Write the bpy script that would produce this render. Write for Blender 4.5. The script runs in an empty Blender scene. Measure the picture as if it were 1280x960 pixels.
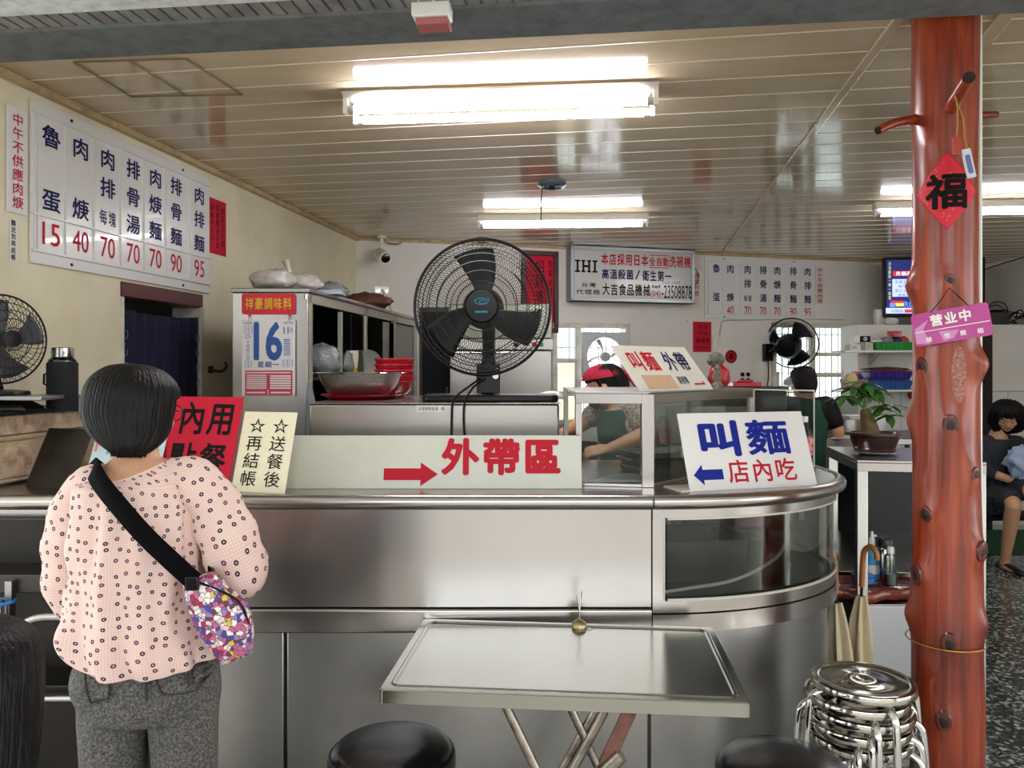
import bpy, bmesh, math, random
from mathutils import Vector, Matrix, noise, Quaternion
R = math.radians
random.seed(7)
scn = bpy.context.scene
COL = scn.collection

# ---------------------------------------------------------------- camera, sky, exposure
CH, F, HY = 1.55, 980.0, 460.0          # camera height, focal length in pixels, horizon row
cam_d = bpy.data.cameras.new('camera'); cam = bpy.data.objects.new('camera', cam_d); COL.objects.link(cam)
cam.location = (0, 0, CH); cam.rotation_euler = (R(90), 0, 0)
cam_d.sensor_width = 36; cam_d.lens = F / 1280 * 36; cam_d.shift_y = (HY - 480) / 1280
cam_d.clip_start = 0.05
scn.camera = cam
scn.view_settings.view_transform = 'Standard'; scn.view_settings.look = 'None'
scn.view_settings.gamma = 1; scn.view_settings.use_curve_mapping = False
scn.view_settings.exposure = 0.85
scn.cycles.max_bounces = 9; scn.cycles.diffuse_bounces = 5; scn.cycles.glossy_bounces = 5
scn.cycles.transparent_max_bounces = 16; scn.cycles.sample_clamp_indirect = 6
scn.cycles.caustics_reflective = False; scn.cycles.caustics_refractive = False
SKY = 2.5
TUBE = 28.0
w = bpy.data.worlds.new('sky'); scn.world = w; w.use_nodes = True
nt = w.node_tree; bg = nt.nodes['Background']
tc = nt.nodes.new('ShaderNodeTexCoord'); nz = nt.nodes.new('ShaderNodeTexNoise'); rp = nt.nodes.new('ShaderNodeValToRGB')
nz.inputs['Scale'].default_value = 2.2; nz.inputs['Detail'].default_value = 4
rp.color_ramp.elements[0].position = .35; rp.color_ramp.elements[0].color = (.80, .88, 1, 1)
rp.color_ramp.elements[1].position = .65; rp.color_ramp.elements[1].color = (1, .99, .97, 1)
nt.links.new(tc.outputs['Generated'], nz.inputs['Vector']); nt.links.new(nz.outputs['Fac'], rp.inputs['Fac'])
nt.links.new(rp.outputs['Color'], bg.inputs['Color']); bg.inputs['Strength'].default_value = SKY

# ---------------------------------------------------------------- helpers
def pt(px, py, Y): return Vector(((px - 640) * Y / F, Y, CH - (py - HY) * Y / F))
def lin(h):
    h = h.lstrip('#'); c = [int(h[i:i+2], 16) / 255 for i in (0, 2, 4)]
    return tuple(x / 12.92 if x <= .04045 else ((x + .055) / 1.055) ** 2.4 for x in c) + (1,)

class MB:
    def __init__(s): s.v = []; s.f = []; s.uv = []; s.M = Matrix()
    def at(s, loc=(0,0,0), rz=0, rx=0, ry=0):
        s.M = Matrix.Translation(loc) @ Matrix.Rotation(rz, 4, 'Z') @ Matrix.Rotation(ry, 4, 'Y') @ Matrix.Rotation(rx, 4, 'X'); return s
    def add(s, vs, fs, uvs=None):
        o = len(s.v)
        s.v += [tuple(s.M @ Vector(p)) for p in vs]
        s.f += [[i + o for i in f] for f in fs]
        s.uv += uvs if uvs else [None] * len(fs)
        return s
    def box(s, x0, x1, y0, y1, z0, z1):
        vs = [(x, y, z) for z in (z0, z1) for y in (y0, y1) for x in (x0, x1)]
        return s.add(vs, [[0,2,3,1],[4,5,7,6],[0,1,5,4],[2,6,7,3],[0,4,6,2],[1,3,7,5]])
    def cbox(s, c, d): return s.box(c[0]-d[0]/2, c[0]+d[0]/2, c[1]-d[1]/2, c[1]+d[1]/2, c[2]-d[2]/2, c[2]+d[2]/2)
    def prism(s, poly, a, b, ax='z'):
        n = len(poly)
        def m(p, h): return (p[0], p[1], h) if ax == 'z' else ((p[0], h, p[1]) if ax == 'y' else (h, p[0], p[1]))
        vs = [m(p, a) for p in poly] + [m(p, b) for p in poly]
        fs = [list(range(n))[::-1], list(range(n, 2*n))] + [[i, (i+1) % n, n+(i+1) % n, n+i] for i in range(n)]
        return s.add(vs, fs)
    def rbox(s, x0, x1, z0, z1, r, a, b, ax='y', n=5):
        p = []
        for cx, cz, t0 in ((x1-r, z1-r, 0), (x0+r, z1-r, 90), (x0+r, z0+r, 180), (x1-r, z0+r, 270)):
            for i in range(n+1):
                t = R(t0 + 90*i/n); p.append((cx + r*math.cos(t), cz + r*math.sin(t)))
        return s.prism(p, a, b, ax)
    def loft(s, rings, closed=True, caps=True, uvs=None):
        n = len(rings[0]); vs = [p for r in rings for p in r]; fs = []; us = []
        m = n if closed else n - 1
        for j in range(len(rings) - 1):
            for i in range(m):
                k = (i + 1) % n
                fs.append([j*n+i, j*n+k, (j+1)*n+k, (j+1)*n+i])
                if uvs: us.append([uvs(i, j), uvs(i+1, j), uvs(i+1, j+1), uvs(i, j+1)])
        if closed and caps:
            fs.append(list(range(n))[::-1]); fs.append([(len(rings)-1)*n + i for i in range(n)])
            if uvs: us += [[(0, 0)] * n] * 2
        return s.add(vs, fs, us if uvs else None)
    def tube(s, pts, r, n=8, loop=False, caps=True, flat=1.0):
        P = [Vector(p) for p in pts]; m = len(P)
        rr = r if isinstance(r, (list, tuple)) else [r] * m
        T = []
        for i in range(m):
            a = P[(i-1) % m] if (loop or i > 0) else P[i]; b = P[(i+1) % m] if (loop or i < m-1) else P[i]
            T.append((b - a).normalized())
        u = T[0].orthogonal().normalized(); rings = []
        for i in range(m):
            u = (u - T[i] * u.dot(T[i]))
            if u.length < 1e-6: u = T[i].orthogonal()
            u.normalize(); w_ = T[i].cross(u)
            rings.append([P[i] + (u * math.cos(2*math.pi*k/n) + w_ * flat * math.sin(2*math.pi*k/n)) * rr[i] for k in range(n)])
        if loop: rings.append(rings[0]); return s.loft(rings, caps=False)
        return s.loft(rings, caps=caps)
    def ring(s, c, rad, r, n=48, k=8, ax='z', ry=None):
        ry = ry or rad; ps = []
        for i in range(n):
            t = 2*math.pi*i/n; a, b = rad*math.cos(t), ry*math.sin(t)
            ps.append((c[0]+a, c[1]+b, c[2]) if ax == 'z' else ((c[0]+a, c[1], c[2]+b) if ax == 'y' else (c[0], c[1]+a, c[2]+b)))
        return s.tube(ps, r, k, loop=True)
    def cyl(s, a, b, r, n=20, r2=None): return s.tube([a, b], [r, r if r2 is None else r2], n)
    def lathe(s, prof, c=(0,0,0), n=36, ax='z'):
        def m(rad, z, t):
            a, b = rad*math.cos(t), rad*math.sin(t)
            return (c[0]+a, c[1]+b, c[2]+z) if ax == 'z' else ((c[0]+a, c[1]-z, c[2]+b) if ax == 'y' else (c[0]+z, c[1]+a, c[2]+b))
        return s.loft([[m(max(r_, 1e-4), z, 2*math.pi*i/n) for i in range(n)] for r_, z in prof])
    def ell(s, c, r, nu=20, nv=12, rot=None):
        rings = []
        for j in range(nv + 1):
            ph = math.pi * j / nv - math.pi/2
            ph = max(min(ph, math.pi/2 - .02), -math.pi/2 + .02)
            ring = []
            for i in range(nu):
                t = 2*math.pi*i/nu
                p = Vector((r[0]*math.cos(ph)*math.cos(t), r[1]*math.cos(ph)*math.sin(t), r[2]*math.sin(ph)))
                if rot: p = rot @ p
                ring.append(p + Vector(c))
            rings.append(ring)
        return s.loft(rings)
    def grid(s, fn, nu, nv, uv=None):
        vs = [fn(i/nu, j/nv) for j in range(nv+1) for i in range(nu+1)]
        fs = []; us = []
        for j in range(nv):
            for i in range(nu):
                a = j*(nu+1)+i; fs.append([a, a+1, a+nu+2, a+nu+1])
                if uv: us.append([uv(i/nu, j/nv), uv((i+1)/nu, j/nv), uv((i+1)/nu, (j+1)/nv), uv(i/nu, (j+1)/nv)])
        return s.add(vs, fs, us if uv else None)
    def build(s, name, mat, parent=None, loc=(0,0,0), rz=0, bevel=0, sub=0, solid=0, smooth=38, seg=2):
        me = bpy.data.meshes.new(name); me.from_pydata(s.v, [], s.f); 
        if any(s.uv):
            ul = me.uv_layers.new(name='UVMap'); k = 0
            for f, u in zip(s.f, s.uv):
                for q in range(len(f)):
                    ul.data[k].uv = u[q] if u else (0, 0); k += 1
        bm = bmesh.new(); bm.from_mesh(me); bmesh.ops.recalc_face_normals(bm, faces=bm.faces); bm.to_mesh(me); bm.free()
        if smooth:
            me.polygons.foreach_set('use_smooth', [True]*len(me.polygons)); me.set_sharp_from_angle(angle=R(smooth))
        me.materials.append(mat)
        o = bpy.data.objects.new(name, me); COL.objects.link(o)
        o.location = loc; o.rotation_euler = (0, 0, rz); o.parent = parent
        if solid: m = o.modifiers.new('s', 'SOLIDIFY'); m.thickness = solid; m.offset = 0
        if bevel: m = o.modifiers.new('b', 'BEVEL'); m.width = bevel; m.segments = seg; m.limit_method = 'ANGLE'; m.angle_limit = R(40)
        if sub: m = o.modifiers.new('u', 'SUBSURF'); m.levels = sub; m.render_levels = sub
        return o
def tag(o, label, cat, group=None):
    o['label'] = label; o['category'] = cat
    if group: o['group'] = group
    return o
def thing(name, label, cat, loc=(0,0,0), rz=0, group=None):
    o = bpy.data.objects.new(name, None); COL.objects.link(o); o.empty_display_size = .05
    o.location = loc; o.rotation_euler = (0, 0, rz); return tag(o, label, cat, group)
def struct(o): o['kind'] = 'structure'; return o
def stuff(o): o['kind'] = 'stuff'; return o
def dup(root, loc, rz, label, group=None):
    r = root.copy(); COL.objects.link(r); r.location = loc; r.rotation_euler = (0, 0, rz); r['label'] = label
    if group: r['group'] = group
    for ch in list(root.children):
        c = ch.copy(); COL.objects.link(c); c.parent = r
        for g in list(ch.children):
            d = g.copy(); COL.objects.link(d); d.parent = c
    return r
def fused(mb, name, mat, parent, voxel=.007, it=4):
    # overlapping closed shapes -> one continuous surface
    o = mb.build(name, mat, parent, smooth=0)
    m = o.modifiers.new('r', 'REMESH'); m.mode = 'VOXEL'; m.voxel_size = voxel; m.use_smooth_shade = True
    m = o.modifiers.new('k', 'SMOOTH'); m.factor = .5; m.iterations = it
    return o
def cat_(P, t):
    # Catmull-Rom through list of tuples, t in 0..1
    n = len(P) - 1; x = min(max(t, 0), 1) * n; i = min(int(x), n - 1); f = x - i
    a, b, c, d = P[max(i-1, 0)], P[i], P[i+1], P[min(i+2, n)]
    return [.5*((2*q) + (-p+r_)*f + (2*p-5*q+4*r_-s_)*f*f + (-p+3*q-3*r_+s_)*f**3) for p, q, r_, s_ in zip(a, b, c, d)]
def path(P, n): return [cat_([tuple(p) for p in P], i/(n-1)) for i in range(n)]

# lettering: glyph outlines from Blender's own built-in font
_tc = bpy.data.curves.new('glyph', 'FONT'); _to = bpy.data.objects.new('glyph', _tc); COL.objects.link(_to)
_cache = {}
def glyph(ch, bold=0.0):
    k = (ch, bold)
    if k not in _cache:
        _tc.body = ch; _tc.offset = bold; _tc.resolution_u = 3
        dg = bpy.context.evaluated_depsgraph_get(); dg.update()
        me = bpy.data.meshes.new_from_object(_to.evaluated_get(dg))
        _cache[k] = ([(v.co.x, v.co.y) for v in me.vertices], [list(p.vertices) for p in me.polygons])
        bpy.data.meshes.remove(me)
    return _cache[k]
def shifts(b):
    return [(0, 0)] if b < .004 else [(b*math.cos(k*math.pi/4), b*math.sin(k*math.pi/4)) for k in range(8)] + ([(0, 0)] if b > .025 else [])
def write(mb, s, x0, z0, x1, z1, y=0, bold=.012, slant=0, pad=.04):
    """a line of text fitted in the box x0..x1, z0..z1 on the plane y, readable from -y; one column if the box is tall"""
    cjk = all(ord(c) > 0x2000 for c in s); n = len(s)
    if cjk:
        vert = n > 1 and (z1 - z0) > (x1 - x0) * 1.3
        for i, ch in enumerate(s):
            if ch == '\u3000': continue
            if vert: h = (z1-z0)/n; a0, a1, b1 = x0, x1, z1 - i*h; b0 = b1 - h
            else: d = (x1-x0)/n; a0 = x0 + i*d; a1 = a0 + d; b0, b1 = z0, z1
            px_, pz_ = (a1-a0)*pad, (b1-b0)*pad; a0 += px_; a1 -= px_; b0 += pz_; b1 -= pz_
            vs, fs = glyph(ch)
            for q, (dx, dz) in enumerate(shifts(bold)): mb.add([(a0 + (x+dx)*(a1-a0), y - 4e-5*q, b0 + (z+dz+.12)*(b1-b0)) for x, z in vs], fs)
    else:
        vs, fs = glyph(s)
        if not vs: return
        ax, bx = min(p[0] for p in vs), max(p[0] for p in vs); az, bz = min(p[1] for p in vs), max(p[1] for p in vs)
        for q, (dx, dz) in enumerate(shifts(bold)): mb.add([(x0 + (x+dx-ax)/(bx-ax)*(x1-x0), y - 4e-5*q, z0 + (z+dz-az)/max(bz-az, 1e-6)*(z1-z0)) for x, z in vs], fs)

# ---------------------------------------------------------------- materials (procedural)
def mat(name, col, rough=.5, metal=0, var=0, vscale=8, col2=None, bump=0, bscale=60, spec=.5, coat=0, emit=0, alpha=1, stretch=None, rvar=0, trans=0, sss=0):
    m = bpy.data.materials.new(name); m.use_nodes = True
    n = m.node_tree.nodes; l = m.node_tree.links; b = n['Principled BSDF']
    c = lin(col); b.inputs['Base Color'].default_value = c; b.inputs['Roughness'].default_value = rough
    b.inputs['Metallic'].default_value = metal; b.inputs['Specular IOR Level'].default_value = spec
    b.inputs['Coat Weight'].default_value = coat; b.inputs['Alpha'].default_value = alpha
    b.inputs['Transmission Weight'].default_value = trans
    if sss: b.inputs['Subsurface Weight'].default_value = sss; b.inputs['Subsurface Radius'].default_value = (.012, .004, .002)
    if emit: b.inputs['Emission Color'].default_value = c; b.inputs['Emission Strength'].default_value = emit
    if var or bump or rvar:
        t = n.new('ShaderNodeTexCoord'); mp = n.new('ShaderNodeMapping'); l.new(t.outputs['Object'], mp.inputs['Vector'])
        if stretch: mp.inputs['Scale'].default_value = stretch
        z = n.new('ShaderNodeTexNoise'); z.inputs['Scale'].default_value = vscale; z.inputs['Detail'].default_value = 6; z.inputs['Roughness'].default_value = .62
        l.new(mp.outputs['Vector'], z.inputs['Vector'])
        if var:
            mx = n.new('ShaderNodeMix'); mx.data_type = 'RGBA'; mx.inputs['A'].default_value = c
            c2 = lin(col2) if col2 else tuple(x * (1 - var) for x in c[:3]) + (1,)
            mx.inputs['B'].default_value = c2
            rr = n.new('ShaderNodeMapRange'); rr.inputs['From Min'].default_value = .42; rr.inputs['From Max'].default_value = .68
            rr.inputs['To Max'].default_value = 1 if not col2 else var
            l.new(z.outputs['Fac'], rr.inputs['Value']); l.new(rr.outputs['Result'], mx.inputs['Factor'])
            l.new(mx.outputs['Result'], b.inputs['Base Color'])
        if rvar:
            r2 = n.new('ShaderNodeMapRange'); r2.inputs['From Min'].default_value = .3; r2.inputs['From Max'].default_value = .7
            r2.inputs['To Min'].default_value = max(rough - rvar, .02); r2.inputs['To Max'].default_value = rough + rvar
            l.new(z.outputs['Fac'], r2.inputs['Value']); l.new(r2.outputs['Result'], b.inputs['Roughness'])
        if bump:
            z2 = n.new('ShaderNodeTexNoise'); z2.inputs['Scale'].default_value = bscale; z2.inputs['Detail'].default_value = 3
            l.new(mp.outputs['Vector'], z2.inputs['Vector'])
            bp = n.new('ShaderNodeBump'); bp.inputs['Strength'].default_value = bump; bp.inputs['Distance'].default_value = .01
            l.new(z2.outputs['Fac'], bp.inputs['Height']); l.new(bp.outputs['Normal'], b.inputs['Normal'])
    return m
def nodes(m): return m.node_tree.nodes, m.node_tree.links, m.node_tree.nodes['Principled BSDF']
def pane(name, tint, refl=1.0, rough=.02):
    m = bpy.data.materials.new(name); m.use_nodes = True; n = m.node_tree.nodes; l = m.node_tree.links; n.clear()
    o = n.new('ShaderNodeOutputMaterial'); mx = n.new('ShaderNodeMixShader'); t = n.new('ShaderNodeBsdfTransparent'); g = n.new('ShaderNodeBsdfGlossy')
    f = n.new('ShaderNodeFresnel'); f.inputs['IOR'].default_value = 1.5; mu = n.new('ShaderNodeMath'); mu.operation = 'MULTIPLY'; mu.inputs[1].default_value = refl
    t.inputs['Color'].default_value = lin(tint); g.inputs['Roughness'].default_value = rough
    l.new(f.outputs[0], mu.inputs[0]); l.new(mu.outputs[0], mx.inputs['Fac']); l.new(t.outputs[0], mx.inputs[1]); l.new(g.outputs[0], mx.inputs[2]); l.new(mx.outputs[0], o.inputs['Surface'])
    return m

STEEL = mat('brushed_steel', '#bbb6b2', .25, 1, var=.05, vscale=2.2, rvar=.02, stretch=(1, 1, .35))
STEELD = mat('dull_steel', '#b3b2b0', .33, 1, var=.2, vscale=2.5, rvar=.06)
STEELT = mat('table_steel', '#a6a69e', .18, 1, rvar=.02, vscale=4)
CHROME = mat('chrome', '#d6d6d4', .1, 1)
DARKST = mat('dark_steel', '#4d4b47', .38, 1, var=.35, vscale=6)
RUSTST = mat('worn_steel', '#a9a296', .35, 1, var=.7, vscale=22, col2='#5a4838')
RUST = mat('rusty_brown_steel', '#7a5446', .5, .4, var=.6, vscale=30, col2='#503028')
WALL = mat('cream_plaster', '#f0e8cc', .75, var=.55, vscale=3.2, col2='#ddd1ac', bump=.15, bscale=14)
WALLW = mat('white_plaster', '#eeeae2', .7, var=.4, vscale=2.5, col2='#dcd8c8', bump=.1, bscale=14)
CEIL = mat('ceiling_plastic', '#cbb99c', .10, var=.5, vscale=2.2, col2='#b7a47e', stretch=(1, 3, 1), bump=.02, bscale=4, spec=.38)
CEILJ = mat('ceiling_joint', '#f2ead4', .3)
TRIM = mat('cornice_wood_plastic', '#c9b083', .4, var=.4, vscale=9)
WHITE = mat('white_acrylic', '#edecea', .22, coat=.3)
IVORY = mat('ivory_board', '#efecdf', .3, var=.25, vscale=6, col2='#e0d8c0')
MINT = mat('pale_green_board', '#d3d6c8', .25, var=.35, vscale=4, col2='#c3b99f')
RED = mat('red_paint', '#c4182e', .5, spec=.2); REDP = mat('red_paper', '#cc2038', .7, spec=.2, var=.3, vscale=5, col2='#b81d35')
REDPL = mat('red_plastic', '#c5152d', .25, coat=.3)
NAVY = mat('navy_paint', '#110f55', .5, spec=.2); BLUE = mat('blue_paint', '#14268f', .5, spec=.2); BLACK = mat('black_ink', '#090808', .6, spec=.15)
BLKPL = mat('black_plastic', '#0c0b0d', .3, spec=.35); BLKMT = mat('black_matte', '#0a0a0b', .6, spec=.25); VINYL = mat('black_vinyl', '#0f0e11', .22, bump=.05, bscale=25)
RUBBER = mat('black_rubber', '#101010', .7)
GOLD = mat('gold_paint', '#e9b51f', .35); CREAMP = mat('cream_paper', '#efe8cb', .75, var=.3, vscale=7, col2='#e3d8b4')
PAPER = mat('white_paper', '#f3f2ee', .7); BLUEP = mat('pale_blue_paper', '#cfe4ea', .6, var=.5, vscale=20, col2='#bcd9e4')
GLASS = pane('clear_glass', '#e6ebe8', .6); GLASSD = pane('smoky_glass', '#9aa39f', 1.3); PLEXI = pane('acrylic_sheet', '#d2d0c8', .7, .08); FROST = mat('frosted_glass', '#e9dfc0', .5, trans=.7)
TERRA = mat('terrazzo', '#3c413d', .22)
WOODR = mat('red_varnished_wood', '#8f3b20', .3)
WOODS = mat('red_wood_slab', '#8a3422', .2, var=.6, vscale=9, col2='#4f1a10', coat=.4)
SKIN = mat('skin', '#d9a583', .5, var=.25, vscale=14, col2='#c98f6e', sss=.08)
HAIR = mat('dark_hair', '#0a0706', .45, bump=.4, bscale=150, stretch=(1, 1, .06), spec=.22)
LENS = mat('screen_black', '#0a0a0c', .08)
LAMP = mat('fluorescent_tube', '#fbf8ff', .4, emit=TUBE); LAMPW = mat('lamp_white', '#f4f2ea', .4)
GREENC = mat('green_carpet', '#12502c', .9, var=.4, vscale=40)
PLANT = mat('leaf_green', '#3f7a2e', .42, var=.6, vscale=14, col2='#2a5a20'); BARK = mat('bark', '#7d6446', .85, var=.7, vscale=25, col2='#51402c', bump=.5, bscale=40)
POT = mat('brown_glaze', '#3a211b', .25, coat=.4); SOIL = mat('soil', '#6b4a2c', .95, bump=.8, bscale=80, var=.6, vscale=50, col2='#b08a56')
TILE = mat('white_tile', '#e6e6e0', .25); GROUT = mat('window_frame_paint', '#e6e2d4', .45, var=.3, vscale=8)
CURT = mat('navy_curtain', '#171838', .9, var=.3, vscale=60)
GREY = mat('grey_plastic', '#b7babb', .4); GREYD = mat('dark_grey_paint', '#3a3a3a', .45, var=.3, vscale=4)
CONC = mat('pavement', '#cbc7bd', .8, var=.3, vscale=3, bump=.2); BEAMG = mat('beam_grey', '#6f7476', .75, var=.35, vscale=14, bump=.25, bscale=40)
MARBLE = mat('marble_stone', '#e6ebec', .35, var=.8, vscale=22, col2='#b4bec0')
def fix_terrazzo():
    n, l, b = nodes(TERRA); t = n.new('ShaderNodeTexCoord'); v = n.new('ShaderNodeTexVoronoi'); v.inputs['Scale'].default_value = 62
    r = n.new('ShaderNodeValToRGB'); r.color_ramp.interpolation = 'CONSTANT'; e = r.color_ramp.elements
    e[0].color = lin('#2b312e'); e[1].position = .38; e[1].color = lin('#545c56')
    for p, c in ((.62, '#3a423e'), (.74, '#a7aca2'), (.86, '#7a8078'), (.95, '#c8c6b8')): x = e.new(p); x.color = lin(c)
    s = n.new('ShaderNodeSeparateColor'); l.new(t.outputs['Object'], v.inputs['Vector']); l.new(v.outputs['Color'], s.inputs[0]); l.new(s.outputs[0], r.inputs['Fac']); l.new(r.outputs['Color'], b.inputs['Base Color'])
fix_terrazzo()
def fix_wood():
    n, l, b = nodes(WOODR); t = n.new('ShaderNodeTexCoord'); mp = n.new('ShaderNodeMapping'); mp.inputs['Scale'].default_value = (22, 22, 1.0)
    z = n.new('ShaderNodeTexNoise'); z.inputs['Scale'].default_value = 2.5; z.inputs['Detail'].default_value = 8; z.inputs['Distortion'].default_value = .6
    r = n.new('ShaderNodeValToRGB'); e = r.color_ramp.elements; e[0].position = .28; e[0].color = lin('#642513'); e[1].position = .72; e[1].color = lin('#a84a20')
    x = e.new(.5); x.color = lin('#8f3519')
    z2 = n.new('ShaderNodeTexNoise'); z2.inputs['Scale'].default_value = 2.1; z2.inputs['Detail'].default_value = 2
    mx = n.new('ShaderNodeMix'); mx.data_type = 'RGBA'; mx.blend_type = 'MULTIPLY'; mx.inputs['Factor'].default_value = .7
    r2 = n.new('ShaderNodeValToRGB'); r2.color_ramp.elements[0].position = .35; r2.color_ramp.elements[0].color = lin('#a05a58'); r2.color_ramp.elements[1].position = .55; r2.color_ramp.elements[1].color = (1, 1, 1, 1)
    l.new(t.outputs['Object'], mp.inputs[0]); l.new(mp.outputs[0], z.inputs['Vector']); l.new(z.outputs['Fac'], r.inputs[0]); l.new(t.outputs['Object'], z2.inputs['Vector']); l.new(z2.outputs['Fac'], r2.inputs[0])
    l.new(r.outputs[0], mx.inputs['A']); l.new(r2.outputs[0], mx.inputs['B']); l.new(mx.outputs['Result'], b.inputs['Base Color'])
    bp = n.new('ShaderNodeBump'); bp.inputs['Strength'].default_value = .12; l.new(z.outputs['Fac'], bp.inputs['Height']); l.new(bp.outputs[0], b.inputs['Normal'])
    b.inputs['Coat Weight'].default_value = .25; b.inputs['Coat Roughness'].default_value = .12
fix_wood()

# ---------------------------------------------------------------- the room
HC = 1.13; ZC = CH + HC                                  # ceiling height
LWS, BWS = .154, .28                                      # slants of left wall and back wall in plan
LRZ = math.atan2(1, LWS); BRZ = math.atan2(BWS, 1); URZ = math.atan2(-LWS, 1)
C0 = Vector((-1.351, 6.79, 0))
LD = Vector((LWS, 1, 0)).normalized(); LN = Vector((1, -LWS, 0)).normalized()      # along left wall / into the room
BD = Vector((1, BWS, 0)).normalized(); BN = Vector((BWS, -1, 0)).normalized()
def lw(px, off=0):                                         # point of the left wall seen in column px
    Y = 2.397 / (LWS + (640 - px) / F); return Vector((C0.x + LWS*(Y - C0.y), Y, 0)) + LN*off
def bw(px, off=0):
    k = (px - 640) / F; Y = 7.168 / (1 - BWS*k); return Vector((k*Y, Y, 0)) + BN*off
def zz(py, Y): return CH - (py - HY) * Y / F
def wall(name, o, d, n, L, H, t, holes, m):
    """wall from o along d, back thickness t away from n, with rectangular holes (s0,s1,z0,z1)"""
    ss = sorted({0, L, *[h[0] for h in holes], *[h[1] for h in holes]}); zs = sorted({0, H, *[h[2] for h in holes], *[h[3] for h in holes]})
    b = MB()
    def P(s, z, k): return o + d*s - n*(t*k) + Vector((0, 0, z))
    solid = {}
    for i in range(len(ss)-1):
        for j in range(len(zs)-1):
            cs, cz = (ss[i]+ss[i+1])/2, (zs[j]+zs[j+1])/2
            solid[i, j] = not any(h[0] < cs < h[1] and h[2] < cz < h[3] for h in holes)
    for (i, j), ok in solid.items():
        if not ok: continue
        q = [(ss[i], zs[j]), (ss[i+1], zs[j]), (ss[i+1], zs[j+1]), (ss[i], zs[j+1])]
        for k in (0, 1): b.add([P(s, z, k) for s, z in q], [[0, 1, 2, 3]])
        for (di, dj, e) in ((-1, 0, (3, 0)), (1, 0, (1, 2)), (0, -1, (0, 1)), (0, 1, (2, 3))):
            if not solid.get((i+di, j+dj), False):
                a, c = q[e[0]], q[e[1]]; b.add([P(*a, 0), P(*c, 0), P(*c, 1), P(*a, 1)], [[0, 1, 2, 3]])
    ob = b.build(name, m, smooth=0); return struct(ob)

FRONT = C0 + LD * ((2.3 - 6.79) / LD.y)
LL = (C0 - FRONT).length
def ls(px): return (lw(px) - FRONT).length
def bs(px): return (bw(px) - C0).length
DO0, DO1 = ls(152), ls(250)
DZ = zz(360, lw(200).y)
wall('wall_left', FRONT, LD, LN, LL, ZC, .15, [(DO0, DO1, 0, DZ)], WALL)
CR = bw(1228); BL = (CR - C0).length
W1 = (bs(690), bs(786), 1.02, zz(404, 7.35)); W2 = (bs(964), bs(1068), zz(506, 8.0), zz(404, 8.0))
wall('wall_back', C0, BD, BN, BL, ZC, .15, [W1, W2], WALLW)
wall('wall_right', CR, Vector((0, -1, 0)), Vector((-1, 0, 0)), CR.y - 2.0, ZC, .15, [], WALLW)
# floor and pavement
fl = MB().add([(-2.6, 2.05, 0), (5.4, 2.05, 0), (5.4, 9, 0), (-2.6, 9, 0)], [[0,1,2,3]]); struct(fl.build('floor', TERRA))
struct(MB().box(-9, 9, -3.2, 2.05, -.2, -.002).build('floor_pavement', CONC))
struct(MB().box(-30, 30, -14, -3.2, -.4, -.15).build('ground_street', mat('asphalt', '#85857f', .85, var=.4, vscale=5)))
# ceiling: long plastic strips with bright joints
UD = Vector((1, -LWS, 0)).normalized(); VD = LD
def cl(u, v): return C0 + UD*u + VD*v
cb = MB(); cj = MB(); V0 = -4.75
for k in range(40):
    v0 = V0 + k*.2; v1 = v0 + .2
    if v0 > 3.4: break
    q = [cl(-.1, v0+.003), cl(7.2, v0+.003), cl(7.2, v1-.003), cl(-.1, v1-.003)]
    cb.add([(p.x, p.y, ZC) for p in q] + [(p.x, p.y, ZC+.02) for p in q], [[0,1,2,3],[4,5,6,7],[0,1,5,4],[1,2,6,5],[2,3,7,6],[3,0,4,7]])
    q = [cl(-.1, v1-.004), cl(7.2, v1-.004), cl(7.2, v1+.004), cl(-.1, v1+.004)]
    cj.add([(p.x, p.y, ZC-.0015) for p in q] + [(p.x, p.y, ZC+.01) for p in q], [[0,1,2,3],[4,5,6,7],[0,1,5,4],[1,2,6,5],[2,3,7,6],[3,0,4,7]])
co = struct(cb.build('ceiling', CEIL, smooth=0)); cj.build('joint_strip', CEILJ, co, smooth=0)
# roof slab above everything, so that the sky only enters at the front and through the windows
struct(MB().box(-4, 6.5, -1.4, 9.8, ZC+.25, ZC+.4).build('ceiling_slab', CONC))
struct(MB().box(-9, 9, -1.4, 2.25, ZC+.1, ZC+.245).build('ceiling_arcade', WALLW))
def cbar(name, p0, p1, wd, h, m, z=None):
    d = (p1 - p0); a = math.atan2(d.y, d.x); z = ZC if z is None else z
    return struct(MB().box(0, d.length, -wd/2, wd/2, -h, 0).build(name, m, loc=(p0.x, p0.y, z), rz=a, bevel=min(.004, h*.3)))
def onceil(px, py, dz=0): Y = (HC-dz)*F/(HY-py); return Vector(((px-640)*Y/F, Y, ZC-dz))
cbar('trim_1', onceil(1150, -15), onceil(905, 313), .035, .012, CEIL)
cbar('trim_2', onceil(1262, 10), onceil(1222, 62), .05, .014, CEIL)
cbar('trim_3', FRONT + LN*.018, C0 + LN*.018, .034, .03, TRIM)
cbar('trim_4', C0 + BN*.012, CR + BN*.012, .022, .022, TRIM)
# access hatch in the ceiling
hb = MB()
hq = [onceil(x, y, .004) for x, y in ((92, 78), (164, 121), (303, 119), (232, 74))]
for i in range(4):
    a, b = hq[i], hq[(i+1) % 4]; d = (b-a).normalized(); s_ = Vector((-d.y, d.x, 0))*.0035
    hb.add([a-s_, b-s_, b+s_, a+s_], [[0,1,2,3]])
a, b = (hq[0]+hq[3])/2, (hq[1]+hq[2])/2; s_ = Vector((.002, 0, 0)); hb.add([a-s_, b-s_, b+s_, a+s_], [[0,1,2,3]])
struct(hb.build('trim_5', mat('hatch_gap', '#94835f', .6), solid=.004))
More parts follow.
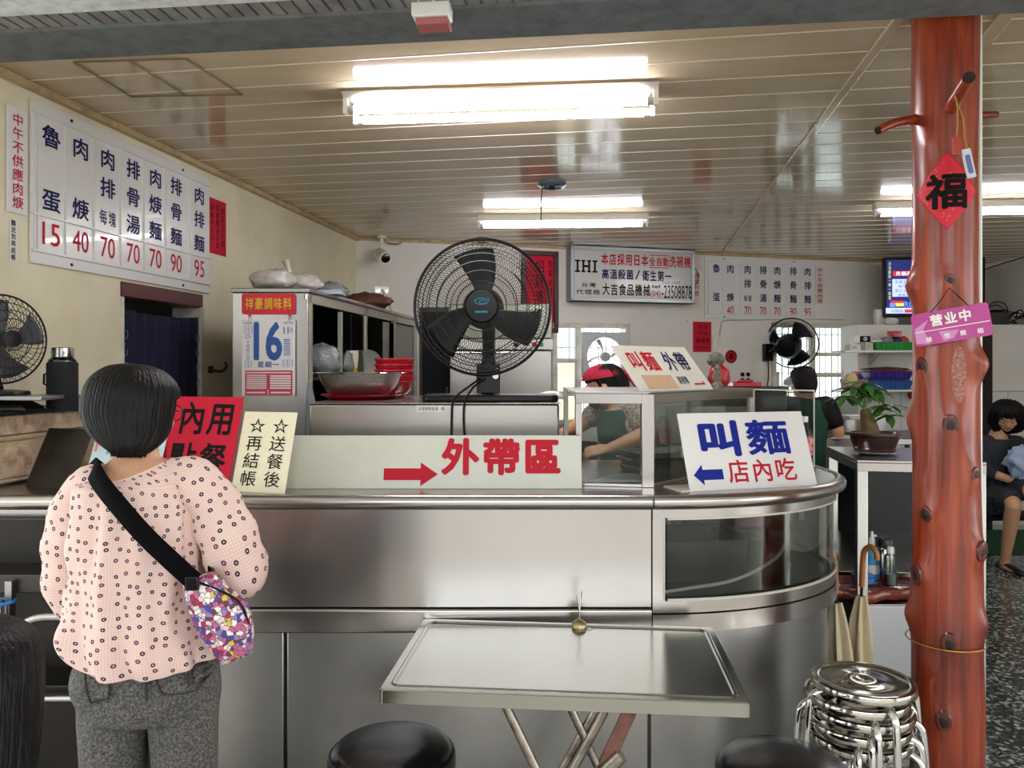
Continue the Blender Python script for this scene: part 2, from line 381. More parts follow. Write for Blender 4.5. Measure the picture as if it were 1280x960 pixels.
# beam with rolling-shutter track in front
def bp_(px, py, z): Y = (z-CH)*F/(HY-py); return Vector(((px-640)*Y/F, Y, z))
BA = bp_(0, 80, 2.60); BB = bp_(1280, 18, 2.60); bd = (BB-BA).normalized(); ba = math.atan2(bd.y, bd.x)
bo = BA - bd*1.2; bl = (BB-BA).length + 3.4
struct(MB().box(0, bl, -.235, 0, 0, .3).build('beam', BEAMG, loc=bo, rz=ba, bevel=.01))
tr = MB().box(0, bl, -.335, -.237, .012, .2)
for i in range(int(bl/.045)):
    tr.box(i*.045, i*.045+.036, -.33, -.243, .004, .013)
struct(tr.build('trim_6', mat('shutter_slats', '#8d8c8a', .5, var=.4, vscale=9), loc=bo, rz=ba, smooth=0))
struct(MB().box(0, bl, -.8, -.337, -.004, .35).build('beam_lintel', MARBLE, loc=bo, rz=ba, bevel=.006))
t = thing('shutter_stopper', 'small white shutter stopper with faded pink pad under the grey beam', 'stopper', bp_(540, 14, 2.59), ba)
MB().rbox(-.055, .055, -.025, .03, .008, -.03, .035, 'y').build('block', LAMPW, t, bevel=.003)
MB().box(-.045, .05, -.02, .045, -.045, -.026).build('pad', mat('faded_pink', '#b56a68', .7), t, bevel=.003)
# windows in the back wall
def wframe(name, W, cols, rows, parts):
    o = C0 + BD*W[0]; root = bpy.data.objects.new(name, None); COL.objects.link(root); root.location = (o.x, o.y, 0); root.rotation_euler = (0, 0, BRZ); root['kind'] = 'structure'
    L = W[1]-W[0]; z0, z1 = W[2], W[3]; f = MB()
    for a, b, c, d in ((0, L, z0, z0+.045), (0, L, z1-.045, z1), (0, .045, z0, z1), (L-.045, L, z0, z1)): f.box(a, b, -.03, .12, c, d)
    for x in cols: f.box(x-.028, x+.028, 0, .05, z0+.04, z1-.04)
    for (x0, x1, z) in rows: f.box(x0, x1, 0, .05, z-.02, z+.02)
    f.build('window_frame', GROUT, root, bevel=.004)
    g = MB()
    for i in range(int(L/.075)): g.box(.06+i*.075, .068+i*.075, .125, .133, z0, z1)
    for i in range(int((z1-z0)/.2)): g.box(0, L, .133, .139, z0+.12+i*.2, z0+.128+i*.2)
    g.build('window_bars', mat('grille_paint', '#8c8d88', .5), root)
    for i, (x0, x1, a, b, m) in enumerate(parts): MB().box(x0, x1, .02, .026, a, b).build('pane', m, root, smooth=0)
    return root
L1 = W1[1]-W1[0]; xA = .265; za, zb = 1.62, 1.31
wframe('window_1', W1, [xA], [(.04, xA, za), (.04, xA, zb)], [(.045, xA-.028, za+.02, W1[3]-.045, GLASS), (.045, xA-.028, zb+.02, za-.02, FROST), (.045, xA-.028, W1[2]+.045, zb-.02, FROST)])
L2 = W2[1]-W2[0]; x2 = L2*.5; z2 = W2[2] + (W2[3]-W2[2])*.62
wframe('window_2', W2, [x2], [(x2, L2-.04, z2), (x2, L2-.04, W2[2]+.3)], [(x2+.028, L2-.045, z2+.02, W2[3]-.045, GLASS), (x2+.028, L2-.045, W2[2]+.045, z2-.02, GLASS), (.045, x2-.028, W2[2]+.045, W2[3]-.045, GLASS)])
# doorway in the left wall: frame, dark passage, curtain
dr = bpy.data.objects.new('door_1', None); COL.objects.link(dr); p = FRONT + LD*DO0; dr.location = (p.x, p.y, 0); dr.rotation_euler = (0, 0, LRZ); dr['kind'] = 'structure'
DL = DO1-DO0
MB().box(-.01, DL+.012, -.012, .16, DZ-.07, DZ+.0).build('door_head', mat('maroon_paint', '#5a2a26', .45), dr, bevel=.004)
f = MB().box(-.006, .012, -.008, .16, 0, DZ-.071).box(DL-.012, DL+.02, -.014, .16, 0, DZ-.071); f.build('door_jamb', GROUT, dr, bevel=.004)
struct(MB().box(-.3, DL+.3, .9, .95, 0, ZC).box(-.3, -.25, .16, .9, 0, ZC).box(DL+.25, DL+.3, .16, .9, 0, ZC).build('wall_passage', GREYD, loc=(p.x, p.y, 0), rz=LRZ))
CUR = thing('door_curtain', 'navy blue gathered door curtain with a pale scroll border', 'curtain', (p.x, p.y, 0), LRZ)
cz1 = DZ - .125
def cfn(u, v):
    x = .014 + u*(DL-.03); z = .35 + v*(cz1-.35)
    a = .009 + .004*v; y = .006 + a*math.sin(u*44 + .8*math.sin(v*3)) + .006*math.sin(u*97+2)
    return (x, y, z - .02*math.sin(u*3.1)*v)
MB().grid(cfn, 130, 24).build('cloth', CURT, CUR, solid=.002)
MB().cyl((.013, .02, cz1-.02), (DL-.013, .02, cz1-.02), .007, 10).build('rod', DARKST, CUR)
sc_ = MB()
for side in (0.03, .96):
    for i in range(14):
        zc = .95 + i*.085; u0 = side
        if zc > cz1 - .06: continue
        c = cfn(u0, min(max((zc-.35)/(cz1-.35), 0), 1))
        ps = []
        for k in range(13):
            t_ = k/12*5.2; rr_ = .024*(1 - .13*t_); ps.append((c[0] + rr_*math.cos(t_ + i), c[1] - .012, zc + rr_*1.5*math.sin(t_ + i)))
        sc_.tube(ps, .0016, 4)
sc_.build('scroll_border', mat('pale_blue_print', '#7d8fb0', .8), CUR)
# lower wall with ledge at the back right, tiled below
LEDX0, LEDX1, LEDY, LEDZ = 3.31, 5.16, 7.5, 1.965
struct(MB().box(LEDX0, LEDX1, LEDY, 7.9, 1.33, LEDZ).build('wall_ledge', WALLW, bevel=.004))
tl = MB().box(LEDX0-.0, LEDX1, LEDY+.004, 7.9, 0, 1.33); to = struct(tl.build('wall_tiled', mat('grout', '#b9b8ae', .8)))
tb = MB()
for i in range(9):
    for j in range(6):
        tb.box(LEDX0+.004+i*.205, LEDX0+.2+i*.205, LEDY-.002, LEDY+.006, 1.325-.212*(j+1), 1.325-.212*j-.006)
tb.build('tiles', TILE, to, smooth=0)
d2 = struct(MB().box(4.36, 4.58, LEDY-.03, LEDY-.003, 0, LEDZ-.02).build('door_2', mat('dark_brown_door', '#1d0f0d', .5), bevel=.004))
# street across the road (only its light and reflections reach the picture)
hs = MB()
hs.box(-16, -5, -17, -14.5, -.3, 4.2).box(-4.6, 4, -17.5, -15, -.3, 3.2).box(4.4, 16, -17, -14.5, -.3, 5)
struct(hs.build('wall_street', mat('street_facade', '#b5b0a6', .8, var=.5, vscale=.8), smooth=0))
for i, (x, hw_) in enumerate(((-1.75, .55), (4.2, .3))):
    struct(MB().rbox(-hw_, hw_, -.25, .25, .04, 0, ZC+.1, 'z').build('column', mat('added_dark_column', '#4c4845', .5) if i == 0 else CONC, loc=(x, -1.1, 0)))  # wide dark column is an unseen addition, darkening the counter's left reflection
# ================================================================ the stainless counter
ECX, ECY, ERX, ERY = .452, 3.12, .80, .60
def cpath(dx, n=26, tail=True):
    """front outline of the counter, moved outward by dx, from the straight part round the corner"""
    ps = []
    for i in range(n+1):
        t = -math.pi/2 + math.pi/2*i/n
        ps.append((ECX + (ERX+dx)*math.cos(t), ECY + (ERY+dx)*math.sin(t)))
    return ps
CT = thing('serving_counter', 'long stainless steel serving counter with a rounded glass corner', 'counter')
YF = 2.52; XL = -1.83; CB = 3.5
def strip(mb, pts, z0, z1, th=.018):
    n = len(pts); nor = []
    for i in range(n):
        a = Vector(pts[max(i-1, 0)]); b = Vector(pts[min(i+1, n-1)]); d = (b-a).normalized(); nor.append(Vector((-d.y, d.x)))
    rings = []
    for p, q in zip(pts, nor):
        o = Vector(p); k = o + q*th
        rings.append([(o.x, o.y, z0), (o.x, o.y, z1), (k.x, k.y, z1), (k.x, k.y, z0)])
    return mb.loft(rings)
ZT = 1.14
# straight part
b = MB(); nx = 120
def wav(x, z): return .0022*noise.noise(Vector((x*2.6, z*.7, 3))) + .0008*noise.noise(Vector((x*8, z, 9)))
b.loft([[(XL + (.447-XL)*i/nx, YF + wav(XL + (.447-XL)*i/nx, z) if k < 9 else YF+.02, z) for k, z in [(k, .782 + .04*k) for k in range(9)] + [(9, 1.102), (10, .782)]] for i in range(nx+1)])
b.build('upper_front_panel', STEEL, CT, smooth=30)
b = MB().rbox(YF-.012, YF+.02, .70, .777, .008, XL, .447, 'x'); b.build('band', STEEL, CT)
for x0, x1 in ((XL, -.738), (-.727, .44), (.452, .4525)):
    if x1-x0 > .1: MB().box(x0, x1, YF+.012, YF+.03, .08, .70).build('lower_front_panel', STEELD, CT, bevel=.004)
MB().box(XL, .45, YF+.03, YF+.06, .0, 1.1).box(XL, .45, YF+.06, CB, 0, .08).box(XL, XL+.02, YF+.06, CB, 0, 1.1).box(.43, .45, YF+.06, CB, 0, 1.1).build('carcass', DARKST, CT)
# worktop and bullnose rail
top = [(XL, YF-.0)] + [(ECX-.01, YF)] + cpath(0.0) + [(ECX+ERX, CB), (XL, CB)]
MB().prism(top, ZT-.035, ZT).build('worktop', STEEL, CT, bevel=.004)
rail = [(XL, YF-.012, 1.122), (-1.0, YF-.012, 1.122), (.0, YF-.012, 1.122)] + [(x, y, 1.122) for x, y in cpath(.012)] + [(ECX+ERX+.012, 3.4, 1.122)]
i0 = 3
MB().tube([(XL, YF-.012, 1.121), (ECX-.006, YF-.012, 1.121)], .0245, 16).build('rail', STEEL, CT)
MB().tube([(ECX, YF-.012, 1.121)] + [(x, y, 1.121) for x, y in cpath(.012)][1:] + [(ECX+ERX+.012, 3.35, 1.121)], .0245, 16).build('corner_rail', STEEL, CT)
# rounded corner: lower drum, sill, head, glass
drum = cpath(-.03); b = MB(); strip(b, drum + [(ECX+ERX-.03, 3.5)], .08, .70); b.build('corner_panel', STEELD, CT)
b = MB(); strip(b, cpath(.004) + [(ECX+ERX+.004, 3.5)], .70, .757, .02); strip(b, cpath(.001) + [(ECX+ERX+.001, 3.5)], .762, .80, .02); b.build('corner_sill', STEEL, CT)
b = MB(); strip(b, cpath(.002) + [(ECX+ERX, 3.5)], 1.068, 1.104, .02); b.build('corner_head', STEEL, CT)
gp = cpath(-.008); 
b = MB(); strip(b, [(ECX-.0, YF), (ECX+.035, YF+.001)], .80, 1.068, .02); b.box(ECX+ERX-.03, ECX+ERX, 3.12, 3.15, .8, 1.068); b.build('corner_post', STEEL, CT)
b = MB(); strip(b, gp[1:25], .80, 1.068, .005); b.build('curved_glass', GLASS, CT)
b = MB(); strip(b, cpath(.003)[1:25], .80, .808, .006); strip(b, cpath(.003)[1:25], 1.061, 1.068, .006); b.box(ECX+.034, ECX+.04, YF-.001, YF+.008, .8, 1.068); b.build('glass_seal', mat('seal_strip', '#c9c8bb', .5), CT)
fl_ = [(ECX, YF+.03)] + cpath(-.04)[1:] + [(ECX+ERX-.04, CB-.05), (ECX, CB-.05)]
MB().prism(fl_, .775, .79).build('corner_shelf', DARKST, CT)
MB().box(ECX, ECX+ERX-.03, CB-.05, CB-.03, .0, .80).build('corner_back', DARKST, CT)
# things kept in the glazed corner
tb_ = thing('pink_tub', 'pink plastic tub kept behind the curved counter glass', 'tub', (.93, 3.16, .926), .1)
MB().lathe([(.085, 0), (.105, .14), (.112, .142), (.112, .15), (.1, .15), (.08, .01)], n=28).build('tub', mat('pink_plastic', '#a03658', .5), tb_)
MB().tube([(-.105, -.03, .13), (-.09, -.09, .09), (0, -.115, .06), (.09, -.09, .08), (.105, -.03, .13)], .004, 6).build('handle', CHROME, tb_)
tr_ = thing('steel_pan', 'deep steel pan kept behind the curved counter glass', 'pan', (.66, 2.90, .7905), .12)
b = MB(); b.loft([[(x*s, y*s, z) for x, y in ((-.17, -.13), (.17, -.13), (.17, .13), (-.17, .13))] for s, z in ((.93, 0), (1, .15), (1.06, .15), (1.06, .155), (.98, .153), (.9, .01))]); b.build('pan', DARKST, tr_, bevel=.006)
MB().tube([(-.2, .0, .14), (-.22, .0, .17), (-.22, .06, .17), (-.2, .06, .14)], .005, 6).build('handle', CHROME, tr_)
b = MB(); cab = [tuple(p) for p in path([(.50, 2.62, .80), (.60, 2.62, .815), (.75, 2.66, .83), (.9, 2.76, .86), (.985, 2.84, .90), (1.0, 2.86, .97), (1.01, 2.9, 1.08)], 60)]
b.tube(cab, .006, 8); tag(b.build('white_cable', mat('white_cable', '#cfcdc0', .5)), 'white electric cable trailing across the glazed counter corner', 'cable')
rk = thing('inner_rack', 'low dark steel rack inside the glazed counter corner carrying the pink tub', 'rack', (.93, 3.16, .7905), .1)
MB().box(-.17, .17, -.12, .12, .125, .135).build('top', DARKST, rk, bevel=.003)
for x in (-.15, .15):
    for y in (-.1, .1): MB().cyl((x, y, 0), (x, y, .125), .008, 10).build('leg', DARKST, rk)
o = thing('white_pack', 'white upright pack standing at the left inside the glazed counter corner', 'pack', (.60, 3.2, .7905), .1); MB().box(-.04, .04, -.03, .03, 0, .27).build('body', PAPER, o, bevel=.004)

# ================================================================ boards standing on the counter
def board(name, label, cat, p0, p1, zb, h, lean, t, bm, texts=(), parts=(), bevel=.002, skew=0, r=0, group=None):
    """flat board: bottom edge p0->p1 (plan), leaning back by 'lean'; texts: (string,x0,z0,x1,z1,material,bold,slant) as fractions of the face"""
    p0 = Vector(p0); p1 = Vector(p1); d = p1 - p0; L = d.length; a = math.atan2(d.y, d.x); sl = math.hypot(h, lean); th = -math.atan2(lean, h)
    root = thing(name, label, cat, (p0.x, p0.y, zb), a, group)
    def own(o): o.rotation_euler = (th, skew, 0); return o
    b = MB()
    (b.rbox(0, L, 0, sl, r, 0, t, 'y') if r else b.box(0, L, 0, t, 0, sl)); own(b.build('panel', bm, root, bevel=bevel))
    mm = {}
    for ti, tx in enumerate(texts):
        s, x0, z0, x1, z1, m = tx[:6]; bo = tx[6] if len(tx) > 6 else .012; sn = tx[7] if len(tx) > 7 else 0
        q = mm.setdefault(ti, (MB(), m))
        if isinstance(s, str): write(q[0], s, x0*L, z0*sl, x1*L, z1*sl, -.0012, bo, sn)
        else: q[0].add([(x*L, -.0012, z*sl) for x, z in s], [list(range(len(s)))])
    for q, m in mm.values(): own(q.build('lettering', m, root, smooth=0))
    return root, own, L, sl
def rect(x0, z0, x1, z1): return [(x0, z0), (x1, z0), (x1, z1), (x0, z1)]
def arrow(x0, x1, zc, hh, tip='r'):
    m = x0 + (x1-x0)*.68; p = [(x0, zc-hh*.5), (m, zc-hh*.5), (m, zc-hh), (x1, zc), (m, zc+hh), (m, zc+hh*.5), (x0, zc+hh*.5)]
    return p if tip == 'r' else [(x0+x1-x, z) for x, z in p]
X0, X1 = -.99, .238; wA = X1-X0
def ax(px): return ((px-640)*2.66/F - X0)/wA
board('takeaway_area_sign', 'long pale sign board with a red arrow to the takeaway area', 'sign', (X0, 2.66), (X1, 2.66), ZT, .178, .04, .006, MINT,
      [('外帶區', ax(549), .22, ax(704), .98, RED, .042), (arrow(ax(479), ax(547), .27, .22), 0, 0, 1, 1, RED)])
board('pay_after_sign', 'cream paper sign with two starred columns of black characters', 'sign', (-.935, 2.605), (-.738, 2.544), ZT, .262, .075, .004, CREAMP,
      [('☆送餐後', .56, .06, .90, .93, BLACK, .004, .0), ('☆再結帳', .12, .06, .46, .93, BLACK, .004, .0)])
board('eat_in_sign', 'large red paper sign with bold black brush characters for eating in', 'sign', (-1.23, 2.70), (-.945, 2.60), ZT, .31, .085, .004, REDP,
      [('內用', .14, .56, .95, .97, BLACK, .02), ('點餐', .10, .10, .93, .52, BLACK, .02)])
board('menu_sheet', 'pale blue laminated menu sheet half hidden behind the standing woman', 'menu', (-1.47, 2.68), (-1.21, 2.66), ZT, .215, .10, .003, BLUEP,
      [('肉羹麵', .22, .82, .55, .92, BLACK, .0), ('肉排飯', .22, .66, .55, .76, BLACK, .0), ('肉羹麵大', .2, .5, .6, .6, BLACK, .0), ('滷蛋湯麵', .06, .2, .5, .3, BLACK, .0),
       (rect(.02, .05, .05, .35), 0, 0, 1, 1, mat('print_teal', '#79b5c6', .6)), (rect(.03, .55, .07, .7), 0, 0, 1, 1, mat('print_coral', '#e08a76', .6))])
board('steel_plate', 'plain dark steel plate leaning at the left end of the counter', 'plate', (-1.69, 2.72), (-1.50, 2.67), ZT, .195, .10, .003, DARKST)
r_, own, L, sl = board('noodle_order_sign', 'large white board with blue characters and blue arrow on the rounded counter corner', 'sign', (.59, 2.594), (1.067, 2.737), ZT, .255, .09, .005, WHITE,
      [('叫', .10, .40, .485, .92, BLUE, .04), ('麵', .485, .40, .87, .92, BLUE, .026), ('店內吃', .30, .06, .86, .40, RED, .012), (arrow(.045, .27, .2, .13, 'l'), 0, 0, 1, 1, BLUE)])
b = MB().box(-.03, L-.03, .005, .13, 0, .004); b.build('foot', IVORY, r_)

# ================================================================ dining table, stools
TB = thing('folding_table', 'rectangular stainless folding table pushed against the counter front', 'table', (.145, 2.19, 0), R(-5.2))
TW, TD = .91, .555
def rr(hx, hy, r, z, n=6):
    p = []
    for cx, cy, t0 in ((hx-r, hy-r, 0), (-hx+r, hy-r, 90), (-hx+r, -hy+r, 180), (hx-r, -hy+r, 270)):
        for i in range(n+1): t = R(t0+90*i/n); p.append((cx+r*math.cos(t), cy+r*math.sin(t), z))
    return p
hx, hy = TW/2, TD/2
MB().loft([rr(hx-.004, hy-.004, .012, .712), rr(hx, hy, .014, .714), rr(hx, hy, .014, .746), rr(hx-.003, hy-.003, .012, .749), rr(hx-.022, hy-.022, .02, .7495), rr(hx-.026, hy-.026, .02, .7525), rr(hx-.032, hy-.032, .02, .7525), rr(hx-.036, hy-.036, .02, .748), rr(hx-.1, hy-.1, .02, .7475)]).build('tabletop', STEELT, TB, smooth=22)
def leg(ps, m, r=.0125): MB().tube(ps, r, 12).build('leg', m, TB)
leg([(-.165, -.17, .712), (.17, -.17, .03), (.19, -.17, .012)], RUSTST)
leg([(-.06, .12, .712), (.26, .13, .03), (.28, .13, .012)], RUSTST)
leg([(.15, -.02, .712), (.125, -.02, .66), (.11, -.02, .6), (-.2, -.02, .012)], RUSTST)
leg([(.17, .13, .712), (.15, .13, .66), (.11, .13, .58), (-.2, .13, .012)], RUSTST)
MB().at((.19, -.17, .712), ry=math.pi+.42).box(-.018, .018, -.006, .006, 0, .20).build('hinge_bar', RUST, TB, bevel=.003)
MB().cyl((.09, -.17, .50), (.15, -.17, .56), .02, 12).build('hinge_knuckle', RUSTST, TB)
MB().tube([(.02, -.16, .36), (.02, .14, .36)], .009, 10).build('cross_bar', RUSTST, TB)
MB().box(-.2, .24, -.19, -.15, .700, .712).box(-.2, .24, .11, .15, .700, .712).build('top_bracket', DARKST, TB)
cp = thing('order_clip', 'small brass domed clip holder with a wire loop at the back of the table', 'clip', (.208, 2.425, .7485))
MB().lathe([(.024, 0), (.024, .004), (.021, .014), (.012, .022), (.003, .026)], n=24).build('base', mat('dull_brass', '#a3966b', .3, .9), cp)
MB().tube(path([(0, 0, .024), (-.001, 0, .06), (-.006, 0, .085), (-.008, 0, .097), (-.002, 0, .102), (.004, 0, .09), (.001, 0, .05), (0, 0, .026)], 24), .0016, 6).tube([(.0, 0, .024), (.004, 0, .075), (.008, .002, .112)], .0014, 6).build('wire_loop', CHROME, cp)
MB().tube([(.01, -.02, .002), (.034, -.016, .003), (.04, -.004, .003), (.024, .004, .003)], .0016, 6).build('wire_foot', CHROME, cp)

def round_stool(name, label, loc, group, rad=.178, h=.50):
    s = thing(name, label, 'stool', loc, .3, group)
    z = h
    MB().lathe([(rad-.03, z-.075), (rad-.004, z-.07), (rad, z-.06), (rad, z-.03), (rad-.003, z-.022), (rad-.01, z-.018)], n=56).build('rim', BLKPL, s)
    MB().lathe([(rad-.012, z-.022), (rad-.012, z-.016), (rad-.02, z-.006), (rad-.035, z), (rad-.09, z+.004), (.001, z+.005)], n=56).build('seat_cushion', VINYL, s)
    for k in range(4):
        a = R(45+90*k); c, q = math.cos(a), math.sin(a)
        MB().tube([(c*.11, q*.11, z-.06), (c*.135, q*.135, z-.1), (c*.165, q*.165, .02), (c*.166, q*.166, .0)], .011, 10).build('leg', CHROME, s)
    MB().ring((0, 0, .2), .148, .007, 40, 8).build('foot_ring', CHROME, s)
    return s
bst = round_stool('round_stool', 'black cushioned round stool under the left front of the steel table', ((490-640)/F*2.19, 2.19, 0), 'black round stools')
dup(bst, ((979-640)/F*2.1, 2.1, 0), .9, 'black cushioned round stool at the right end of the steel table', 'black round stools')
SP = Vector((1.05, 2.37, 0))
def steel_stool(label, z, rz):
    s = thing('steel_stool', label, 'stool', (SP.x, SP.y, z), rz, 'stacked stainless stools'); h = .45; r = .15
    MB().lathe([(.001, h-.002), (.010, h-.002), (.013, h-.0005), (.06, h-.0004), (.064, h-.0016), (.12, h-.0012), (.128, h+.0006), (r-.012, h+.003), (r-.003, h), (r, h-.008), (r-.002, h-.02), (r-.01, h-.024), (r-.02, h-.018), (.001, h-.018)], n=64).build('seat', mat('stool_steel', '#c9c5bc', .1, 1) if 'stool_steel' not in bpy.data.materials else bpy.data.materials['stool_steel'], s)
    for k in range(4):
        a = R(45+90*k); c, q = math.cos(a), math.sin(a)
        ps = path([(c*.09, q*.09, h-.028), (c*.135, q*.135, h-.03), (c*.163, q*.163, h-.05), (c*.172, q*.172, h-.09), (c*.18, q*.18, h-.2), (c*.195, q*.195, 0)], 22)
        MB().tube(ps, .0115, 10).build('leg', CHROME, s)
    MB().ring((0, 0, .15), .178, .006, 40, 8).build('foot_ring', CHROME, s)
    return s
where = ['bottom stool of the stainless stack beside the red wooden pillar', 'second stool up in the stainless stack beside the pillar', 'middle stool of the stainless stack beside the pillar', 'fourth stool up in the stainless stack, just under the top one', 'topmost stainless stool of the stack, its round shiny seat showing']
s0 = steel_stool(where[0], 0, .2)
for k in range(1, 5): dup(s0, (SP.x + .003*k*(-1)**k, SP.y, .04*k), .2 + .17*k, where[k])

# ================================================================ the wooden pillar and what hangs on it
PX, PY = 1.355, 2.45
PA = -math.pi/2 - math.atan2(PX, PY); PF = math.hypot(PX, PY)/PY   # side of the trunk that faces the camera
def prad(z, a):
    r = .094 + .005*math.sin(z*2.1+1) + .006*(1 - z/2.7) + .004*noise.noise(Vector((math.cos(a), math.sin(a), z*3)))
    for kz, ka, kh, kw in KN:
        d = math.hypot((z-kz)/kw, ((a-ka+math.pi) % (2*math.pi) - math.pi)/ (kw*7)); r += kh*math.exp(-d*d*1.6)
    return r
def pa(px): return PA + math.asin(max(-1, min(1, (px-1182)/42)))
YP = PY - .1
KN = [(zz(268, YP), pa(1180)+.15, .0, .03)]
for px, py, h in ((1186, 352, .010), (1153, 460, .012), (1188, 533, .010), (1160, 648, .013), (1186, 806, .012), (1180, 905, .013), (1163, 168, .010), (1150, 728, .016), (1217, 690, .022), (1214, 595, .014), (1222, 455, .028), (1142, 352, .022), (1140, 528, .018), (1141, 783, .020), (1222, 785, .016), (1148, 610, .01)):
    KN.append((zz(py, YP), pa(px), h*(.6 if 1146 < px < 1212 else 1), .055))
PL = thing('wooden_pillar', 'varnished red tree trunk pillar with dark knots in front of the eating area', 'pillar', (PX, PY, 0))
rings = []
for j in range(161):
    z = ZC*j/160; cx = .004*math.sin(z*2.2); ring = []
    for i in range(72):
        a = 2*math.pi*i/72; r = prad(z, a); ring.append((cx + r*math.cos(a), r*math.sin(a), z))
    rings.append(ring)
MB().loft(rings).build('trunk', WOODR, PL, smooth=60)
KNOT = mat('dark_knot', '#1c0d08', .4, var=.6, vscale=60, col2='#0c0403'); KRIM = mat('knot_rim', '#5a2213', .3, var=.6, vscale=40, col2='#3a140b', coat=.3)
for i, (z, a, h, _) in enumerate(KN[1:11]):
    r = prad(z, a); c = Vector((r*math.cos(a), r*math.sin(a), z)); q = Vector((math.cos(a), math.sin(a), -.12)).to_track_quat('Z', 'Y').to_matrix().to_4x4()
    sx_, sy_ = (1.15, 1.7) if i % 3 else (.9, 1.3)
    o = MB(); o.M = Matrix.Translation(c) @ q @ Matrix.Diagonal((sx_, sy_, 1, 1))
    o.lathe([(.021, -.009), (.019, -.0025), (.0145, -.0006), (.0105, -.001), (.006, -.002)], n=24)
    k = o.build('knot', KRIM, PL); o = MB(); o.M = Matrix.Translation(c) @ q @ Matrix.Diagonal((sx_, sy_, 1, 1)); o.ell((0, 0, -.0008), (.0105, .0105, .002), 16, 8); o.build('knot_core', KNOT, k)
def peg(ps, r):
    ps = [Vector(p) for p in ps]
    o = MB().tube(path(ps, 14), [r*1.15 - r*.3*i/13 for i in range(14)], 12); k = o.build('branch_peg', WOODR, PL)
    e = ps[-1]; d = (e-ps[-2]).normalized()
    MB().cyl(e - d*.002, e + d*.004, r*.78, 12).build('peg_end', KNOT, k)
PO = Vector((PX, PY, 0))
def pl_(px, py, Y): return pt(px, py, Y) - PO
peg([pl_(1187, 140, 2.40), pl_(1195, 124, 2.31), pl_(1211, 97, 2.18)], .021)
peg([pl_(1160, 149, 2.46), pl_(1140, 150, 2.44), pl_(1118, 154, 2.42), pl_(1098, 163, 2.40)], .015)
peg([pl_(1205, 145, 2.50), pl_(1222, 144, 2.52), pl_(1245, 143, 2.52)], .012)
b = MB(); b.ring((.0, 0, zz(812, 2.36)), .112, .0022, 60, 6); b.build('brass_wire', mat('brass_wire', '#9a7a3a', .35, 1), PL)
wc_ = (zz(468, 2.36), pa(1199))
def wpf(u, v):
    t = v*2*math.pi; a = wc_[1] + .024*math.sqrt(u)*math.cos(t)/.1; z = wc_[0] + .085*math.sqrt(u)*math.sin(t); r = prad(z, a) + .0006; return (.004*math.sin(z*2.2)+r*math.cos(a), r*math.sin(a), z)
MB().grid(wpf, 8, 40).build('worn_patch', mat('worn_varnish', '#8e4a38', .45, var=.9, vscale=120, col2='#b08c7c'), PL, smooth=60)
# red diamond paper with the character for fortune, bent round the trunk
fu = thing('fortune_diamond', 'red diamond paper with black brush character pasted high on the wooden pillar', 'paper', (PX, PY, 0))
zc = zz(239, 2.37); hw = .098; hz = .118
def onp(x, z, off): # x: arc length from the side that faces the camera
    a = PA + (x + .008)/.098; r = prad(z, a) + off; return (.004*math.sin(z*2.2)+r*math.cos(a), r*math.sin(a), z)
def dia(u, v):
    s, t = u*2-1, v*2-1; return onp((s-t)/2*hw, zc + (s+t)/2*hz, .0035)
MB().grid(dia, 24, 24).build('paper', mat('bright_red_paper', '#d4122f', .5), fu, solid=.0006)
vs, fs = glyph('福')
b = MB()
for q, (dx, dz) in enumerate(shifts(.03)):
    tri = bmesh.new(); vv = [tri.verts.new((x-.5+dx, y-.38+dz, 0)) for x, y in vs]
    for f in fs:
        try: tri.faces.new([vv[i] for i in f])
        except ValueError: pass
    bmesh.ops.triangulate(tri, faces=tri.faces)
    for _ in range(2):
        bmesh.ops.subdivide_edges(tri, edges=[e for e in tri.edges if e.calc_length() > .12], cuts=1); bmesh.ops.triangulate(tri, faces=tri.faces)
    tri.verts.index_update(); b.add([onp(v.co.x*.124, zc + v.co.y*.112, .0056 + 4e-5*q) for v in tri.verts], [[v.index for v in f.verts] for f in tri.faces]); tri.free()
b.build('character', BLACK, fu, smooth=60)
b = MB()
for k in range(46):
    s, t = random.uniform(-.9, .9), random.uniform(-.9, .9); p = onp((s-t)/2*hw, zc+(s+t)/2*hz, .0043); b.ell(p, (.0018, .001, .0018), 6, 4)
stuff(b.build('gold_flecks', GOLD, fu))
# hanging tags
ht = thing('hanging_charm', 'small red wooden charm and card hanging on cords from the pillar peg', 'charm', pt(1196, 128, 2.25))
u_ = 2.25/F
MB().tube([(-.006, .0, .02), (-.01, -.02, -.02), (.0, -.005, -.06), (.0, 0, -.10)], .0016, 6).tube([(-.006, 0, .02), (.012, -.012, -.05), (.022, .0, -.10), (.03, .0, -.13)], .0016, 6).build('cord', mat('dull_gold_cord', '#a8862c', .6), ht)
MB().at((.0, .0, -.125), ry=-.05).rbox(-.011, .011, -.028, .028, .004, -.006, .006).build('wood_charm', mat('red_lacquer', '#a83a28', .3), ht, bevel=.002)
MB().at((.034, .0, -.175), ry=-.22).rbox(-.013, .013, -.042, .042, .003, -.002, .002).build('card', mat('pale_card', '#c9d3dc', .3), ht)
MB().at((.034, .0, -.175), ry=-.22).rbox(-.007, .007, -.03, .025, .005, -.0032, -.0021).build('card_print', mat('violet_print', '#66689c', .5), ht)
